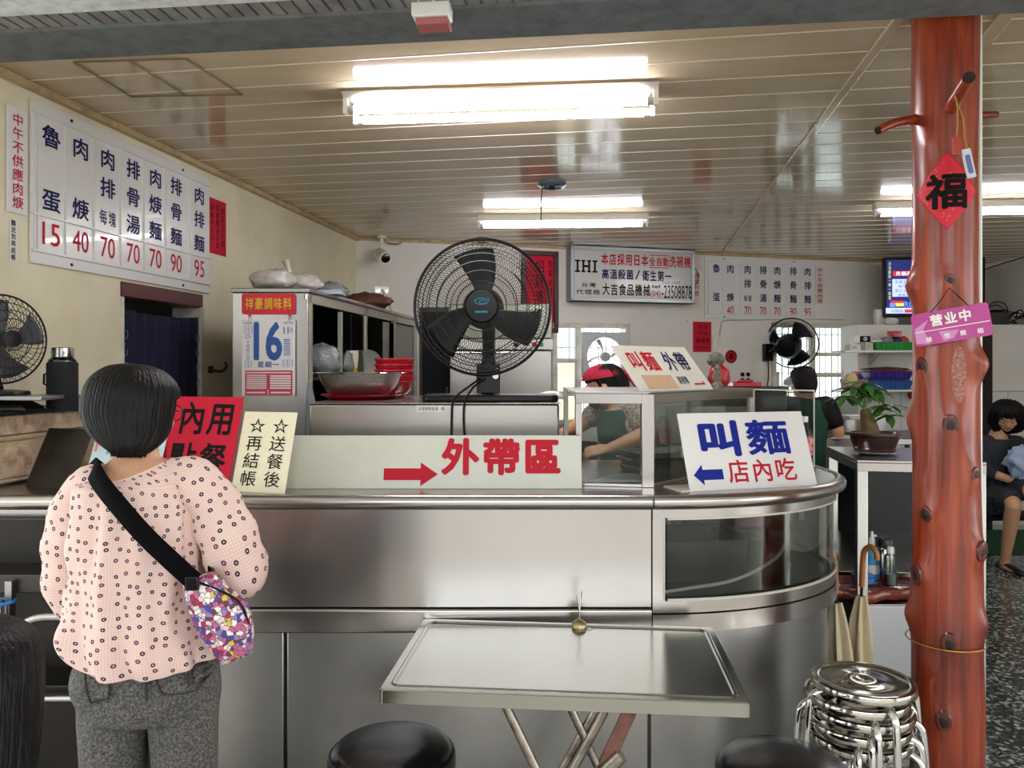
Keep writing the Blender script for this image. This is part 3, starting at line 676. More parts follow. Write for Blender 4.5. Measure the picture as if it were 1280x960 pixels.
# pink open sign
PK = mat('pink_sign', '#b9328a', .28, var=.6, vscale=6, col2='#c65aa2', coat=.3); PKL = mat('light_pink_print', '#d48fc2', .3)
sg = thing('open_sign', 'pink open-for-business sign hanging tilted on the wooden pillar', 'sign', pt(1189, 406, 2.338), PA + math.pi/2)
tl_ = R(-9.5); SW, SH = .205, .098
def own2(o): o.rotation_euler = (0, tl_, 0); return o
own2(MB().rbox(-SW/2, SW/2, -SH/2, SH/2, .01, 0, .004).build('panel', PK, sg))
b = MB(); k = SW/.232
def wr(s, x0, z0, x1, z1, bo): write(b, s, x0*k, z0*k, x1*k, z1*k, -.0012, bo)
wr('营业中', -.062, .002, .066, .046, .035); wr('禁', -.083, -.047, -.063, -.027, .03); wr('勿', -.028, -.043, -.008, -.023, .03); wr('照', .02, -.043, .04, -.023, .03); wr('相', .07, -.045, .09, -.025, .03)
b.add([(x, -.0012, z) for x, z in ((-SW/2+.004, -.008), (SW/2-.004, -.008), (SW/2-.004, -.0055), (-SW/2+.004, -.0055))], [[0, 1, 2, 3]]); own2(b.build('lettering', PAPER, sg, smooth=0))
b = MB()
b.add([(x*k, -.0006, z*k) for x, z in ((-.112, -.045), (-.07, -.052), (-.085, .0), (-.065, .03), (-.11, .005))], [[0, 1, 2, 3, 4]])
b.add([(x*k, -.0006, z*k) for x, z in ((-.03, -.05), (.0, -.045), (.02, -.02), (-.04, -.015))], [[0, 1, 2, 3]])
own2(b.build('print', PKL, sg, smooth=0))
b = MB().tube([(-.055, .0, .038), (-.03, .0, .07), (-.005, -.002, .11), (.018, .0, .085), (.045, .0, .055)], .0015, 6); b.build('hanging_cord', BLACK, sg)
# white pipe running down behind the pillar
pp = MB().cyl((1.477, 2.475, 0), (1.477, 2.475, ZC-.001), .007, 12); tag(pp.build('white_pipe', LAMPW), 'thin white pipe running up the right side of the wooden pillar', 'pipe')

# ================================================================ left side: old cabinet along the wall, shelf, thermos, table fan
LFX = .20
OC = thing('wall_cabinet', 'old stained cream cupboard along the left wall on the end of the counter', 'cabinet', (lw(-10).x, lw(-10).y, 0), LRZ)
CREAMS = mat('stained_cream_paint', '#c9b596', .55, var=.75, vscale=7, col2='#9c8460'); SPL = mat('greasy_cream', '#c7b095', .55, var=.8, vscale=26, col2='#8a6442')
MB().box(-.35, .62, -LFX, -.012, 1.142, 1.312).build('body', CREAMS, OC, bevel=.004)
MB().box(-.35, .62, -LFX-.012, -.012, 1.314, 1.383).build('top_panel', SPL, OC, bevel=.006)
MB().box(-.35, .66, -LFX-.03, -.012, 1.385, 1.401).build('shelf_board', DARKST, OC, bevel=.003)
for i, x in enumerate((-.30, .02, .34)):
    d = MB().rbox(x, x+.27, 1.15, 1.29, .012, -LFX-.014, -LFX-.001).build('door', CREAMS, OC, bevel=.003)
    MB().rbox(x+.03, x+.24, 1.165, 1.272, .02, -LFX-.02, -LFX-.0145).build('door_panel', SPL, d, bevel=.003)
MB().box(-.35, .62, -LFX-.008, -LFX-.001, 1.295, 1.311).build('moulding', CREAMS, OC, bevel=.003)
tf = pt(78, 507, 2.93); tf.z = 1.4015
th = thing('thermos_bottle', 'black sleeved glass bottle with steel cap on the left shelf', 'bottle', tf)
MB().lathe([(.05, 0), (.053, .004), (.053, .166), (.049, .171), (.0, .171)], n=32).build('sleeve', mat('neoprene_black', '#131218', .8), th)
MB().lathe([(.047, .165), (.047, .178), (.036, .188), (.036, .2)], n=32).build('neck', GLASSD, th)
MB().lathe([(.037, .19), (.0375, .192), (.0375, .222), (.035, .225), (.0, .225)], n=32).build('cap', CHROME, th)
MB().tube([(-.05, 0, .13), (-.066, -.003, .125), (-.068, -.003, .09), (-.052, 0, .08)], .004, 8).build('strap', BLKMT, th)
ps_ = pt(104, 505, 3.09)
for k in range(5):
    o = MB().lathe([(.03, 0), (.034, .001), (.05, .009), (.051, .0105), (.048, .0105), (.03, .003), (.001, .003)], c=(ps_.x, ps_.y, 1.4015+k*.0085), n=28).build('small_plate', WHITE)
    tag(o, ('bottom', 'second lowest', 'middle', 'second highest', 'topmost')[k] + ' white plate of the small stack beside the black bottle', 'plate', 'white plates behind the bottle')
sc0 = pt(8, 500, 2.8); sc0.z = 1.4015
sx = thing('platform_scale', 'grey metal platform scale at the left edge, carrying the small fan', 'scale', sc0, .1)
MB().box(-.16, .165, -.10, .10, .035, .052).build('plate', STEELD, sx, bevel=.004)
MB().loft([[(x*s, y*s, z) for x, y in ((-.1, -.07), (.1, -.07), (.1, .07), (-.1, .07))] for s, z in ((1, 0), (.95, .01), (.6, .035))]).build('base', DARKST, sx, bevel=.003)
def fan_guard(mb, R_, depth, hub, nw, rings_, spiral=.5, wr=.0011, sgn=-1, prof=None):
    """wire guard in the local xz plane bulging towards -y (sgn=-1)"""
    prof = prof or (lambda u: depth*(1-u**2.6))
    for k in range(nw):
        a = 2*math.pi*k/nw; ps = []
        for i in range(9):
            u = hub/R_ + (1-hub/R_)*i/8; t = a + spiral*(u); ps.append((R_*u*math.cos(t), sgn*prof(u), R_*u*math.sin(t)))
        mb.tube(ps, wr, 4, caps=False)
    for u in rings_: mb.ring((0, sgn*prof(u), 0), R_*u, wr*(1.6 if u < .99 else 3.2), 56, 6, 'y')
def blades(mb, R_, n, hub, tw=.5, wd=.9, y=0):
    for k in range(n):
        a0 = 2*math.pi*k/n
        def fn(u, v):
            r = hub + (R_-hub)*u; t = a0 + (v-.5)*wd*(.55+.75*u-.35*u*u) + .35*u; return (r*math.cos(t), y + tw*(v-.5)*r*.32, r*math.sin(t))
        mb.grid(fn, 12, 8)
fx = pt(3, 424, 2.8)
sf = thing('table_fan', 'small black table fan standing on the scale at the left edge', 'fan', (fx.x, fx.y, 1.4535), R(62))
fz = fx.z - 1.4535
b = MB().at((0, 0, fz)); fan_guard(b, .158, .07, .03, 44, (.25, .45, .65, .82, 1.0), .6); b.build('front_guard', BLKPL, sf)
b = MB().at((0, 0, fz)); fan_guard(b, .158, .05, .04, 40, (.4, .7, 1.0), .3, sgn=1); b.build('rear_guard', BLKPL, sf)
b = MB().at((0, 0, fz)); b.lathe([(.001, .07), (.03, .068), (.03, .055), (.001, .052)], n=24, ax='y'); b.build('badge', BLKPL, sf)
b = MB().at((0, .0, fz)); blades(b, .14, 4, .02); b.build('blades', mat('smoky_blade', '#3c3c40', .3), sf, solid=.002)
b = MB().at((0, 0, fz)); b.lathe([(.04, -.03), (.05, -.05), (.05, -.12), (.03, -.14), (.001, -.14)], n=24, ax='y'); b.build('motor', BLKPL, sf)
MB().tube([(0, .09, fz), (0, .07, fz-.08), (0, .03, .02)], [.016, .015, .02], 12).build('post', BLKPL, sf)
MB().lathe([(.085, 0), (.088, .004), (.085, .014), (.03, .02), (.0, .02)], n=36).build('base', BLKPL, sf)
# steel trolley with a bent pipe handle in front of the counter's left end
tv = thing('steel_trolley', 'dark steel trolley frame with bent pipe handle behind the standing woman', 'trolley', (-1.28, 2.33, 0))
def tz(py, Y=2.3): return zz(py, Y)
for z0_, z1_ in ((tz(745), tz(722)), (tz(885), tz(862)), (.06, .09)): MB().box(-.42, .22, .0, .14, z0_, z1_).build('frame_bar', DARKST, tv, bevel=.003)
MB().box(-.42, .22, .142, .16, .1, tz(760)).box(-.42, .22, .142, .16, tz(757), 1.072).build('back_panel', mat('blackened_steel', '#3b3936', .4, 1, var=.3, vscale=5), tv, bevel=.003)
for x in (-.38, .17): 
    for y in (.02, .14): MB().box(x-.012, x+.012, y-.012, y+.012, 0, tz(722)).build('leg', DARKST, tv)
MB().tube(path([(-.15, -.06, tz(840)), (-.15, -.06, tz(800)), (-.135, -.06, tz(778)), (-.09, -.06, tz(768)), (0, -.06, tz(767)), (.12, -.06, tz(767))], 24), .012, 10).tube([(.12, -.06, tz(767)), (.13, .0, tz(767)), (.13, .06, tz(767))], .012, 10).build('pipe_handle', STEELD, tv)
MB().cyl((-.2, -.03, tz(873)), (.22, -.03, tz(873)), .011, 10).box(.05, .06, -.03, .01, tz(876), tz(870)).box(-.16, -.15, -.03, .01, tz(876), tz(870)).build('lower_bar', STEELD, tv)
MB().box(-.215, -.195, -.02, .0, tz(800), tz(728)).build('bracket', STEELD, tv); MB().box(-.175, -.13, -.08, -.02, tz(842), tz(838)).build('pipe_foot', STEELD, tv)
cu = thing('steel_cup', 'steel cup with a bright blue rim at the far left edge', 'cup', (-1.50, 2.30, tz(795)))
cz = tz(795)
MB().lathe([(.03, 0), (.034, .1), (.036, .102), (.033, .102), (.028, .005), (.001, .005)], n=28).build('body', CHROME, cu)
MB().ring((0, 0, .1), .035, .005, 32, 8).build('rim', mat('bright_blue', '#2e86d8', .4), cu)
MB().box(-.26, -.16, -.07, .0, cz-.39+0*cz-tv.location.z+.385, cz-.002).build('cup_shelf', DARKST, tv, bevel=.002) if False else MB().box(-.30, -.17, -.075, .01, cz-.006, cz-.0005).build('cup_shelf', DARKST, tv)
# ================================================================ wall boards and papers
def wallboard(name, label, cat, wf, rz, px0, px1, y00, y01, off, t, bm, texts=(), bevel=.002, group=None):
    """board on a wall between photo columns px0..px1; y00,y01 = its top and bottom rows at the left end"""
    a = wf(px0, off); b_ = wf(px1, off); L = (b_-a).length; z1 = zz(y00, a.y); z0 = zz(y01, a.y)
    root = thing(name, label, cat, (a.x, a.y, z0), rz, group); H = z1-z0
    MB().box(0, L, -t, 0, 0, H).build('panel', bm, root, bevel=bevel)
    mm = {}
    for ti, tx in enumerate(texts):
        s, x0, q0, x1, q1, m = tx[:6]; bo = tx[6] if len(tx) > 6 else .012
        q = mm.setdefault(ti, (MB(), m))
        if isinstance(s, str): write(q[0], s, x0*L, q0*H, x1*L, q1*H, -t-.0012, bo)
        else: q[0].add([(x*L, -t-.0012, z*H) for x, z in s], [list(range(len(s)))])
    for q, m in mm.values(): q.build('lettering', m, root, smooth=0)
    return root, L, H, t
def menu(root, L, H, t, xs, w, first, split):
    # raised strips that hold the columns, the price rail and the screws
    s = MB()
    for x in [0.02] + [x - w*.62 for x in xs] : s.box(x*L, x*L+.006, -t-.008, -t+.001, H*.08, H*.92)
    s.box(0, L, -t-.010, -t+.001, H*.915, H*.925); s.box(0, L, -t-.010, -t+.001, H*split-.004, H*split+.004); s.box(0, L, -t-.010, -t+.001, H*.07, H*.085)
    s.build('column_strip', WHITE, root, bevel=.001)
    for x in (.17, .8):
        for z in (.965, .03): MB().lathe([(.007, 0), (.007, .003), (.001, .004)], c=(x*L, -t, z*H), n=10, ax='y').build('screw', BLKMT, root)
cols = [('魯\u3000\u3000蛋', '15'), ('肉\u3000\u3000焿', '40'), ('肉排', '70'), ('排骨湯', '70'), ('肉焿麵', '70'), ('排骨麵', '90'), ('肉排麵', '95')]
def menu_texts(xs, w, split, first=True):
    T = []
    for (s, p), x in zip(cols, xs):
        n = len(s); 
        if s == '肉排': g_ = (.885 - split - .03 - 3*.155)/2; T += [('肉', x-w/2, .73, x+w/2, .885, NAVY, .02), ('排', x-w/2, .575-g_, x+w/2, .73-g_, NAVY, .02), ('每', x-w/2, split+.04, x-.02*w, split+.16, NAVY, .012), ('塊', x+.02*w, split+.04, x+w/2, split+.16, NAVY, .012)]
        elif n == 4: T += [(s[0], x-w/2, .73, x+w/2, .885, NAVY, .02), (s[3], x-w/2, split+.03, x+w/2, split+.185, NAVY, .02)]
        else:
            gap = (.885 - split - .03 - 3*.155)/2
            for i in range(3): zt = .885 - i*(.155+gap); T.append((s[i], x-w/2, zt-.155, x+w/2, zt, NAVY, .02))
        if first or p != '15': T.append((p, x-w*.42, split-.175, x+w*.42, split-.035, RED, .005))
    return T
lx = lambda px: (lw(px)-lw(35)).length/(lw(259)-lw(35)).length
XS = [lx(p) for p in (60, 97, 131, 163, 191, 217, 246)]
r = wallboard('menu_board', 'large white menu board with blue characters on the left wall', 'menu board', lw, LRZ, 35, 259, 122, 328, .002, .012, WHITE, menu_texts(XS, .088, .30))
menu(*r, XS, .12, 0, .30)
wallboard('noon_notice', 'narrow white board with red column of characters left of the large menu', 'notice', lw, LRZ, 6, 32, 129, 264, .002, .008, WHITE, [('中午不供應肉焿', .2, .04, .8, .95, RED, .012)])
wallboard('paper_strip', 'narrow white paper strip with tiny black characters below the noon notice', 'notice', lw, LRZ, 11, 20, 272, 326, .002, .001, PAPER, [('麵送到再結帳', .15, .02, .85, .98, BLACK, .012)], bevel=0)
wallboard('red_notice', 'red paper notice with handwriting right of the large left menu board', 'notice', lw, LRZ, 259, 282, 245, 315, .002, .001, REDP, [('顧客您好請', .68, .15, .92, .9, BLACK, 0), ('如需麵湯自取', .40, .1, .62, .92, BLACK, 0), ('請事先告知', .12, .2, .34, .9, BLACK, 0)], bevel=0)
bx_ = lambda px: (bw(px)-bw(880)).length/(bw(1018)-bw(880)).length
XB = [bx_(p) for p in (894.5, 912, 933.5, 953, 970.5, 990.5, 1008.5)]
r = wallboard('menu_board', 'smaller white menu board with blue characters on the back wall', 'menu board', bw, BRZ, 880, 1018, 320, 398, .002, .012, WHITE, menu_texts(XB, .072, .24, False))
menu(*r, XB, .12, 0, .24)
wallboard('noon_notice', 'narrow white board with red column of characters right of the back menu', 'notice', bw, BRZ, 1019, 1029, 333, 381, .002, .008, WHITE, [('中午不供應肉焿', .12, .03, .88, .97, RED, .012)])
wallboard('pay_first_notice', 'narrow white strip with red characters between back menu and light box sign', 'notice', bw, BRZ, 866, 876, 339, 372, .002, .001, PAPER, [('請先付款', .15, .04, .85, .96, RED, .012)], bevel=0)
wallboard('red_notice', 'red paper notice with black characters on the back wall below the strip', 'notice', bw, BRZ, 866, 889, 402, 440, .002, .001, REDP, [('本店', .25, .75, .8, .93, BLACK, 0), ('不收', .3, .52, .8, .70, BLACK, 0), ('振興券', .15, .28, .92, .48, BLACK, .01), ('敬請見諒', .2, .1, .85, .2, BLACK, 0)], bevel=0)
# light box sign
r, L, H, t = wallboard('light_box_sign', 'silver framed light box sign for a dishwasher dealer on the back wall', 'sign', bw, BRZ, 707, 860, 309, 377, .01, .12, mat('sign_face', '#cfcfcb', .15), [
    ('本店採用日本', .235, .655, .62, .90, RED, .025), ('全自動', .62, .67, .79, .86, RED, .022), ('洗碗機', .785, .655, .97, .90, RED, .02),
    ('高溫殺菌', .24, .40, .50, .61, NAVY, .025), ('/', .51, .42, .55, .59, BLACK, 0), ('衛生第一', .565, .385, .81, .61, NAVY, .025),
    ('台灣', .08, .245, .20, .34, BLACK, .015), ('代理商', .04, .11, .235, .22, BLACK, .015), ('大吉食品機械', .245, .10, .635, .35, BLACK, .02),
    ('tel', .645, .27, .71, .34, BLACK, .02), ('(04)', .635, .09, .715, .22, RED, .01), ('-23508878', .725, .085, .975, .33, BLACK, .004),
    (rect(.625, .875, .785, .89), 0, 0, 1, 1, RED), (rect(.625, .645, .785, .66), 0, 0, 1, 1, RED), ('123-1227', .74, .36, .88, .40, BLACK, 0)])
b = MB()
for c_ in ('I', 'H', 'I'):
    x0 = {0: .035, 1: .085, 2: .17}[len(b.f)//1 and (1 if len(b.f) == 3 else 2)]*L; wd = (.04 if c_ == 'I' else .075)*L; z0, z1 = .52*H, .745*H
    def q_(a, c, z, e): b.add([(x0+a*wd, -t-.0012, z), (x0+c*wd, -t-.0012, z), (x0+c*wd, -t-.0012, e), (x0+a*wd, -t-.0012, e)], [[0, 1, 2, 3]])
    if c_ == 'I': q_(.3, .7, z0+.016, z1-.016); q_(0, 1, z0, z0+.016); q_(0, 1, z1-.016, z1)
    else:
        for a, c in ((0, .4), (.6, 1)): q_(a+.1, c-.1, z0+.016, z1-.016); q_(a, c, z0, z0+.016); q_(a, c, z1-.016, z1)
        q_(.3, .7, (z0+z1)/2-.01, (z0+z1)/2+.01)
b.build('letter', BLACK, r, smooth=0)
f = MB()
for a, b_, c, d in ((0, L, 0, .035), (0, L, H-.035, H), (0, .035, 0, H), (L-.035, L, 0, H)): f.box(a, b_, -t-.012, .0, c, d)
f.build('frame', mat('aluminium', '#a9acad', .35, .8), r, bevel=.003)
MB().tube(path([(L-.01, -.05, H*.8), (L+.06, -.02, H*.7), (L+.1, -.02, H*.5), (L+.06, -.02, H*.38), (L+.01, -.03, H*.45)], 20), .004, 6).build('cable', BLKMT, r)
# red framed picture
r, L, H, t = wallboard('framed_calligraphy', 'red calligraphy scroll in a dark wooden frame behind the big fan', 'picture', bw, BRZ, 651, 697, 313, 416, .004, .012, REDP, [('招財進寶', .36, .2, .64, .9, BLACK, .0), ('開業誌慶', .72, .45, .86, .9, BLACK, 0)])
f = MB(); q = .045
for a, b_, c, d in ((0, L, 0, q), (0, L, H-q, H), (0, q, 0, H), (L-q, L, 0, H)): f.box(a, b_, -t-.02, 0, c, d)
f.build('frame', mat('dark_wood_frame', '#3a1712', .35), r, bevel=.006)
# electric panel door
a = bw(890, .004); L = (bw(942)-bw(890)).length; z1 = zz(419, a.y); z0 = zz(512, a.y)
ep = thing('electric_panel', 'pale metal electric panel door with a round red sticker', 'panel', (a.x, a.y, z0), BRZ)
MB().box(0, L, -.01, 0, 0, z1-z0).build('frame', WALLW, ep, bevel=.003); MB().box(.05, L-.02, -.022, -.0105, .02, z1-z0-.05).build('door', WALLW, ep, bevel=.004)
st = MB().lathe([(.066, 0), (.066, .001), (.001, .001)], c=(L*.42, -.022, z1-z0-.21), n=32, ax='y').build('sticker', RED, ep)
b = MB(); b.ring((L*.42, -.0235, z1-z0-.21), .055, .004, 32, 6, 'y'); write(b, '春', L*.42-.032, z1-z0-.245, L*.42+.032, z1-z0-.175, -.0242, .02); b.build('sticker_print', BLACK, st)
MB().box(.018, .03, -.022, -.0105, .35, .40).box(.018, .03, -.022, -.0105, .15, .2).build('hinge', DARKST, ep)
for i, (px, py) in enumerate(((926, 468), (933, 468), (926, 475), (933, 475))):
    q = bw(px); xl = (q - bw(890)).length; MB().lathe([(.02, 0), (.022, .006), (.019, .014), (.001, .016)], c=(xl, -.0225, zz(py, q.y)-z0), n=18, ax='y').build('knob', BLKMT, ep)
# small plates, switches, cables on the walls
for px, py, nm, lab, s_ in ((477, 363, 'socket_plate', 'white socket plate on the back wall behind the steel cabinet', .06), (858, 401, 'light_switch', 'white light switch below the right end of the light box sign', .055)):
    q = bw(px, .001); o = thing(nm, lab, 'switch', (q.x, q.y, zz(py, q.y)), BRZ)
    MB().rbox(-s_, s_, -s_*.6, s_*.6, .008, -.008, 0).build('plate', WHITE, o, bevel=.002); MB().box(-.006, .006, -.012, -.0085, -.012, .012).build('toggle' if 'light' in nm else 'socket', GREY, o)
q0 = bw(478, .03); q1 = bw(489, .03)
ps = [(q0.x, q0.y, zz(362, q0.y)), ((q0.x*.6+q1.x*.4), q0.y-.02, zz(371, q0.y)), (q1.x, q1.y-.03, zz(388, q1.y)), (q1.x+.03, q1.y-.05, zz(420, q1.y)), (q1.x+.03, q1.y-.05, 1.2)]
tag(MB().tube(path(ps, 20), .006, 6).build('power_cable', GREY), 'grey cable hanging from the socket plate behind the steel cabinet', 'cable')
ps = [bw(905, .01), bw(902, .01), bw(900, .01), bw(899, .01)]
P_ = [(bw(1055, .01), 400), (bw(990, .01), 399), (bw(925, .01), 400), (bw(905, .01), 401), (bw(900, .01), 410), (bw(898, .01), 440), (bw(897, .01), 470), (bw(897, .01), 500)]
tag(MB().tube(path([(p.x, p.y, zz(y, p.y)) for p, y in P_], 40), .006, 6).build('wall_cable', GREY), 'grey cable along the back wall under the smaller menu board', 'cable')
q = bw(477, .0)
cc = thing('security_camera', 'white security camera hanging under the ceiling at the back left corner', 'camera', (q.x+.02, q.y-.12, ZC), .5)
MB().lathe([(.04, 0), (.04, -.012), (.012, -.02), (.012, -.10), (.02, -.12)], n=20).build('mount', LAMPW, cc)
b = MB().at((0, -.02, -.17), rx=.35); b.lathe([(.05, -.09), (.055, -.07), (.055, .09), (.001, .09)], n=24, ax='y'); b.build('body', LAMPW, cc)
b = MB().at((0, -.02, -.17), rx=.35); b.lathe([(.04, .091), (.035, .095), (.001, .096)], n=24, ax='y'); b.build('lens', LENS, cc)
MB().tube([(.02, .0, -.02), (.06, .02, -.05), (.16, .05, -.05), (.2, .05, -.03)], .006, 6).build('bracket_wire', mat('brown_wire', '#8a6a3a', .5), cc)
# hook beside the doorway
q = lw(262, .0); hk = thing('coat_hook', 'dark red metal hook on the left wall beside the curtain', 'hook', (q.x, q.y, zz(462, q.y)), LRZ)
MB().box(-.02, .02, -.012, -.001, -.02, .02).build('plate', mat('maroon_metal', '#4a1c18', .4), hk); MB().tube(path([(0, -.012, 0), (.01, -.05, -.01), (.02, -.08, .0), (.03, -.085, .03), (.03, -.075, .04)], 14), .008, 8).build('hook', mat('maroon_metal2', '#4a1c18', .4), hk)

# ================================================================ fluorescent lamps
def lamp(label, c, L, rz, two=True):
    o = thing('fluorescent_lamp', label, 'lamp', (c.x, c.y, ZC), rz, 'ceiling fluorescent lamps')
    MB().box(-L/2, L/2, -.035, .035, -.05, 0).build('spine', LAMPW, o, bevel=.003)
    if two:
        b = MB(); b.add([(-L/2, -.105, -.012), (L/2, -.105, -.012), (L/2, -.036, -.052), (-L/2, -.036, -.052), (-L/2, .105, -.012), (L/2, .105, -.012), (L/2, .036, -.052), (-L/2, .036, -.052)], [[0,1,2,3],[4,5,6,7]])
        b.build('reflector', LAMPW, o, solid=.002)
    for i, (y, z) in enumerate(((-.07, -.075), (.07, -.075)) if two else ((0, -.08),)):
        tb = MB().cyl((-L/2+.035, y, z), (L/2-.035, y, z), .0165, 16).build('tube', LAMP, o)
        for e in (-1, 1):
            MB().cyl((e*(L/2-.02), y, z), (e*(L/2-.045), y, z), .0172, 14).build('tube_cap', GREY, tb)
            MB().box(min(e*L/2, e*(L/2-.02)), max(e*L/2, e*(L/2-.02)), y-.012, y+.012, z-.018, -.03).build('lamp_holder', LAMPW, o, bevel=.002)
    return o
p1 = onceil(625, 128, .04); lamp('nearest ceiling lamp with two glowing tubes above the steel counter', p1, 1.27, R(-5))
p2 = onceil(703, 278, .06); lamp('glowing tube lamp at the back above the big fan', p2, 1.25, R(-3), False)
p3 = onceil(1212, 262, .06); lamp('glowing tube lamp at right, partly behind the wooden pillar', p3, 1.25, R(-5), False)
q = onceil(690, 229, .0); cr = thing('ceiling_fan_mount', 'round dark blue fan mount on the ceiling with a dangling cord', 'mount', (q.x, q.y, ZC))
MB().lathe([(.088, 0), (.088, -.012), (.075, -.022), (.0, -.022)], n=40).build('disc', mat('slate_blue_plastic', '#51656e', .35), cr)
MB().ring((0, 0, -.022), .062, .006, 36, 8).build('inner_ring', BLKPL, cr); MB().cyl((0, 0, -.022), (0, 0, -.045), .018, 14).build('stub', BLKPL, cr)
MB().tube([(-.06, 0, -.02), (-.066, 0, -.1), (-.068, 0, -.24), (-.06, 0, -.262)], .0035, 6).build('cord', BLKMT, cr)

# ================================================================ on the counter: steel box, big fan, colander, bowls
bx = thing('steel_chest', 'long low stainless chest on the counter carrying the big fan', 'chest', (0, 0, ZT))
HB = 1.415-ZT
MB().box(-.765, .178, 2.95, 3.78, 0, HB).build('body', STEEL, bx, bevel=.008); MB().box(-.77, .183, 2.945, 3.785, HB, HB+.003).build('lid', STEEL, bx, bevel=.001)
b = MB(); q = pt(521, 509, 2.944); b.box(q.x, q.x+.135, 2.9475, 2.9495, HB-.03, HB-.006); lb = b.build('maker_label', PAPER, bx); 
b = MB(); write(b, '永富餐飲設備', q.x+.006, HB-.026+0, q.x+.08, HB-.010, 2.947, 0); write(b, '專', q.x+.09, HB-.026, q.x+.105, HB-.01, 2.947, 0); b.build('label_print', BLACK, lb, smooth=0)
ZB = ZT + HB + .003
FY = 3.12; fc = pt(603, 384, FY)
bf = thing('desk_fan', 'large black desk fan with spiral wire guard standing on the steel chest', 'fan', (fc.x, FY+.06, ZB), 0)
fz = fc.z - ZB; GR = .268
MB().rbox(-.235, .30, -.13, .10, .03, 0, .026, 'z').build('base', BLKPL, bf, bevel=.006)
b = MB().at((0, -.06, fz), rx=.03); fan_guard(b, GR, .085, .062, 110, (.36, .52, .66, .78, .88, .95, 1.0), .95, .00125, prof=lambda u: .085*(1-max(0, (u-.2)/.8)**2.4)); b.build('front_guard', BLKPL, bf)
b = MB().at((0, -.055, fz), rx=.03); fan_guard(b, GR, .1, .1, 80, (.5, .7, .85, 1.0), -.5, .0010, sgn=1); b.build('rear_guard', BLKPL, bf)
b = MB().at((0, -.06, fz), rx=.03); b.ring((0, 0, 0), GR+.002, .006, 64, 8, 'y'); b.build('guard_hoop', BLKPL, bf)
BL_ = mat('black_blade', '#17171a', .35, alpha=1)
for k in range(3):
    b = MB().at((0, -.045, fz), rx=.03); a0 = R(85+120*k)
    def fn(u, v):
        r = .05 + .185*u; t = a0 + (v-.5)*(.95-.25*u) + .25*u; return (r*math.cos(t), .22*(v-.5)*r + .004*math.sin(v*3), r*math.sin(t))
    b.grid(fn, 12, 8); b.build('blade', BL_, bf, solid=.003)
b = MB().at((0, -.06, fz), rx=.03); b.lathe([(.066, .082), (.066, .09), (.06, .098), (.001, .101)], n=40, ax='y'); bd_ = b.build('badge', BLKPL, bf)
CY = mat('cyan_print', '#2fa5cf', .4)
b = MB().at((0, -.06, fz), rx=.03); b.ring((0, -.102, .018), .026, .0016, 28, 5, 'y', .012); b.ring((.004, -.102, .016), .012, .0014, 20, 5, 'y', .007); b.tube([(.02, -.102, .024), (.03, -.102, .032), (.028, -.102, .02)], .0014, 5)
for i in range(7): b.box(-.024+i*.007, -.0195+i*.007, -.1025, -.1015, -.026, -.0185)
b.build('badge_print', CY, bd_)
b = MB().at((0, -.06, fz), rx=.03); b.lathe([(.055, .02), (.055, -.01), (.001, -.01)], n=30, ax='y'); b.build('hub', BLKPL, bf)
b = MB().at((0, -.06, fz), rx=.03); b.lathe([(.07, -.06), (.085, -.09), (.085, -.18), (.06, -.21), (.001, -.215)], n=32, ax='y'); b.build('motor', BLKPL, bf)
MB().tube([(.02, .08, fz-.05), (.022, .06, fz-.14), (.022, .02, .12), (.022, .0, .03)], [.03, .026, .03, .03], 14).build('post', mat('charcoal_plastic', '#232326', .4), bf)
MB().rbox(-.025, .07, .03, .15, .008, -.035, .03, 'y').build('switch_box', BLKPL, bf, bevel=.003)
MB().cyl((.052, -.036, .10), (.052, -.05, .10), .012, 14).build('knob', CHROME, bf)
g = MB().at((0, -.06, fz), rx=.03); g.box(-.02, .02, -.012, .02, GR-.004, GR+.012); g.build('guard_clip', BLKPL, bf, bevel=.003)
for k, (x0, x1, xe) in enumerate(((-.02, -.09, -.105), (.0, -.05, -.06))):
    ps = path([(x0+.01, -.05, .09), (x0-.03, -.12, .06), (x1, -.20, .028), (xe, -.242, -.0), (xe-.003, -.25, -.06), (xe-.004+.006*k, -.252, -.16), (xe-.002, -.25, -.25)], 34)
    MB().tube(ps, .0042, 7).build('power_cord', BLKMT, bf)
def on_chest(px, Y): return ((px-640)*Y/F, Y, ZB)
bl = thing('serving_plate', 'wide red plastic plate under the steel colander', 'plate', on_chest(453, 3.36))
MB().lathe([(.13, 0), (.14, .003), (.172, .018), (.174, .021), (.168, .021), (.135, .006), (.001, .006)], n=48).build('plate', REDPL, bl)
cd = thing('colander', 'shallow steel colander with fine holes on a red plate', 'colander', (on_chest(450, 3.36)[0], 3.36, ZB+.0072))
CLM = mat('colander_steel', '#b9b8b5', .36, 1)
def colmat():
    n, l, bb = nodes(CLM); t = n.new('ShaderNodeTexCoord'); v = n.new('ShaderNodeTexVoronoi'); v.inputs['Scale'].default_value = 105; v.inputs['Randomness'].default_value = .35
    m1 = n.new('ShaderNodeMath'); m1.operation = 'LESS_THAN'; m1.inputs[1].default_value = .2; l.new(t.outputs['Object'], v.inputs['Vector']); l.new(v.outputs['Distance'], m1.inputs[0])
    w_ = n.new('ShaderNodeTexWave'); w_.inputs['Scale'].default_value = 3; l.new(t.outputs['Object'], w_.inputs['Vector'])
    mx = n.new('ShaderNodeMix'); mx.data_type = 'RGBA'; mx.inputs['A'].default_value = lin('#b9b8b5'); mx.inputs['B'].default_value = lin('#23211f'); l.new(m1.outputs[0], mx.inputs['Factor']); l.new(mx.outputs['Result'], bb.inputs['Base Color'])
colmat()
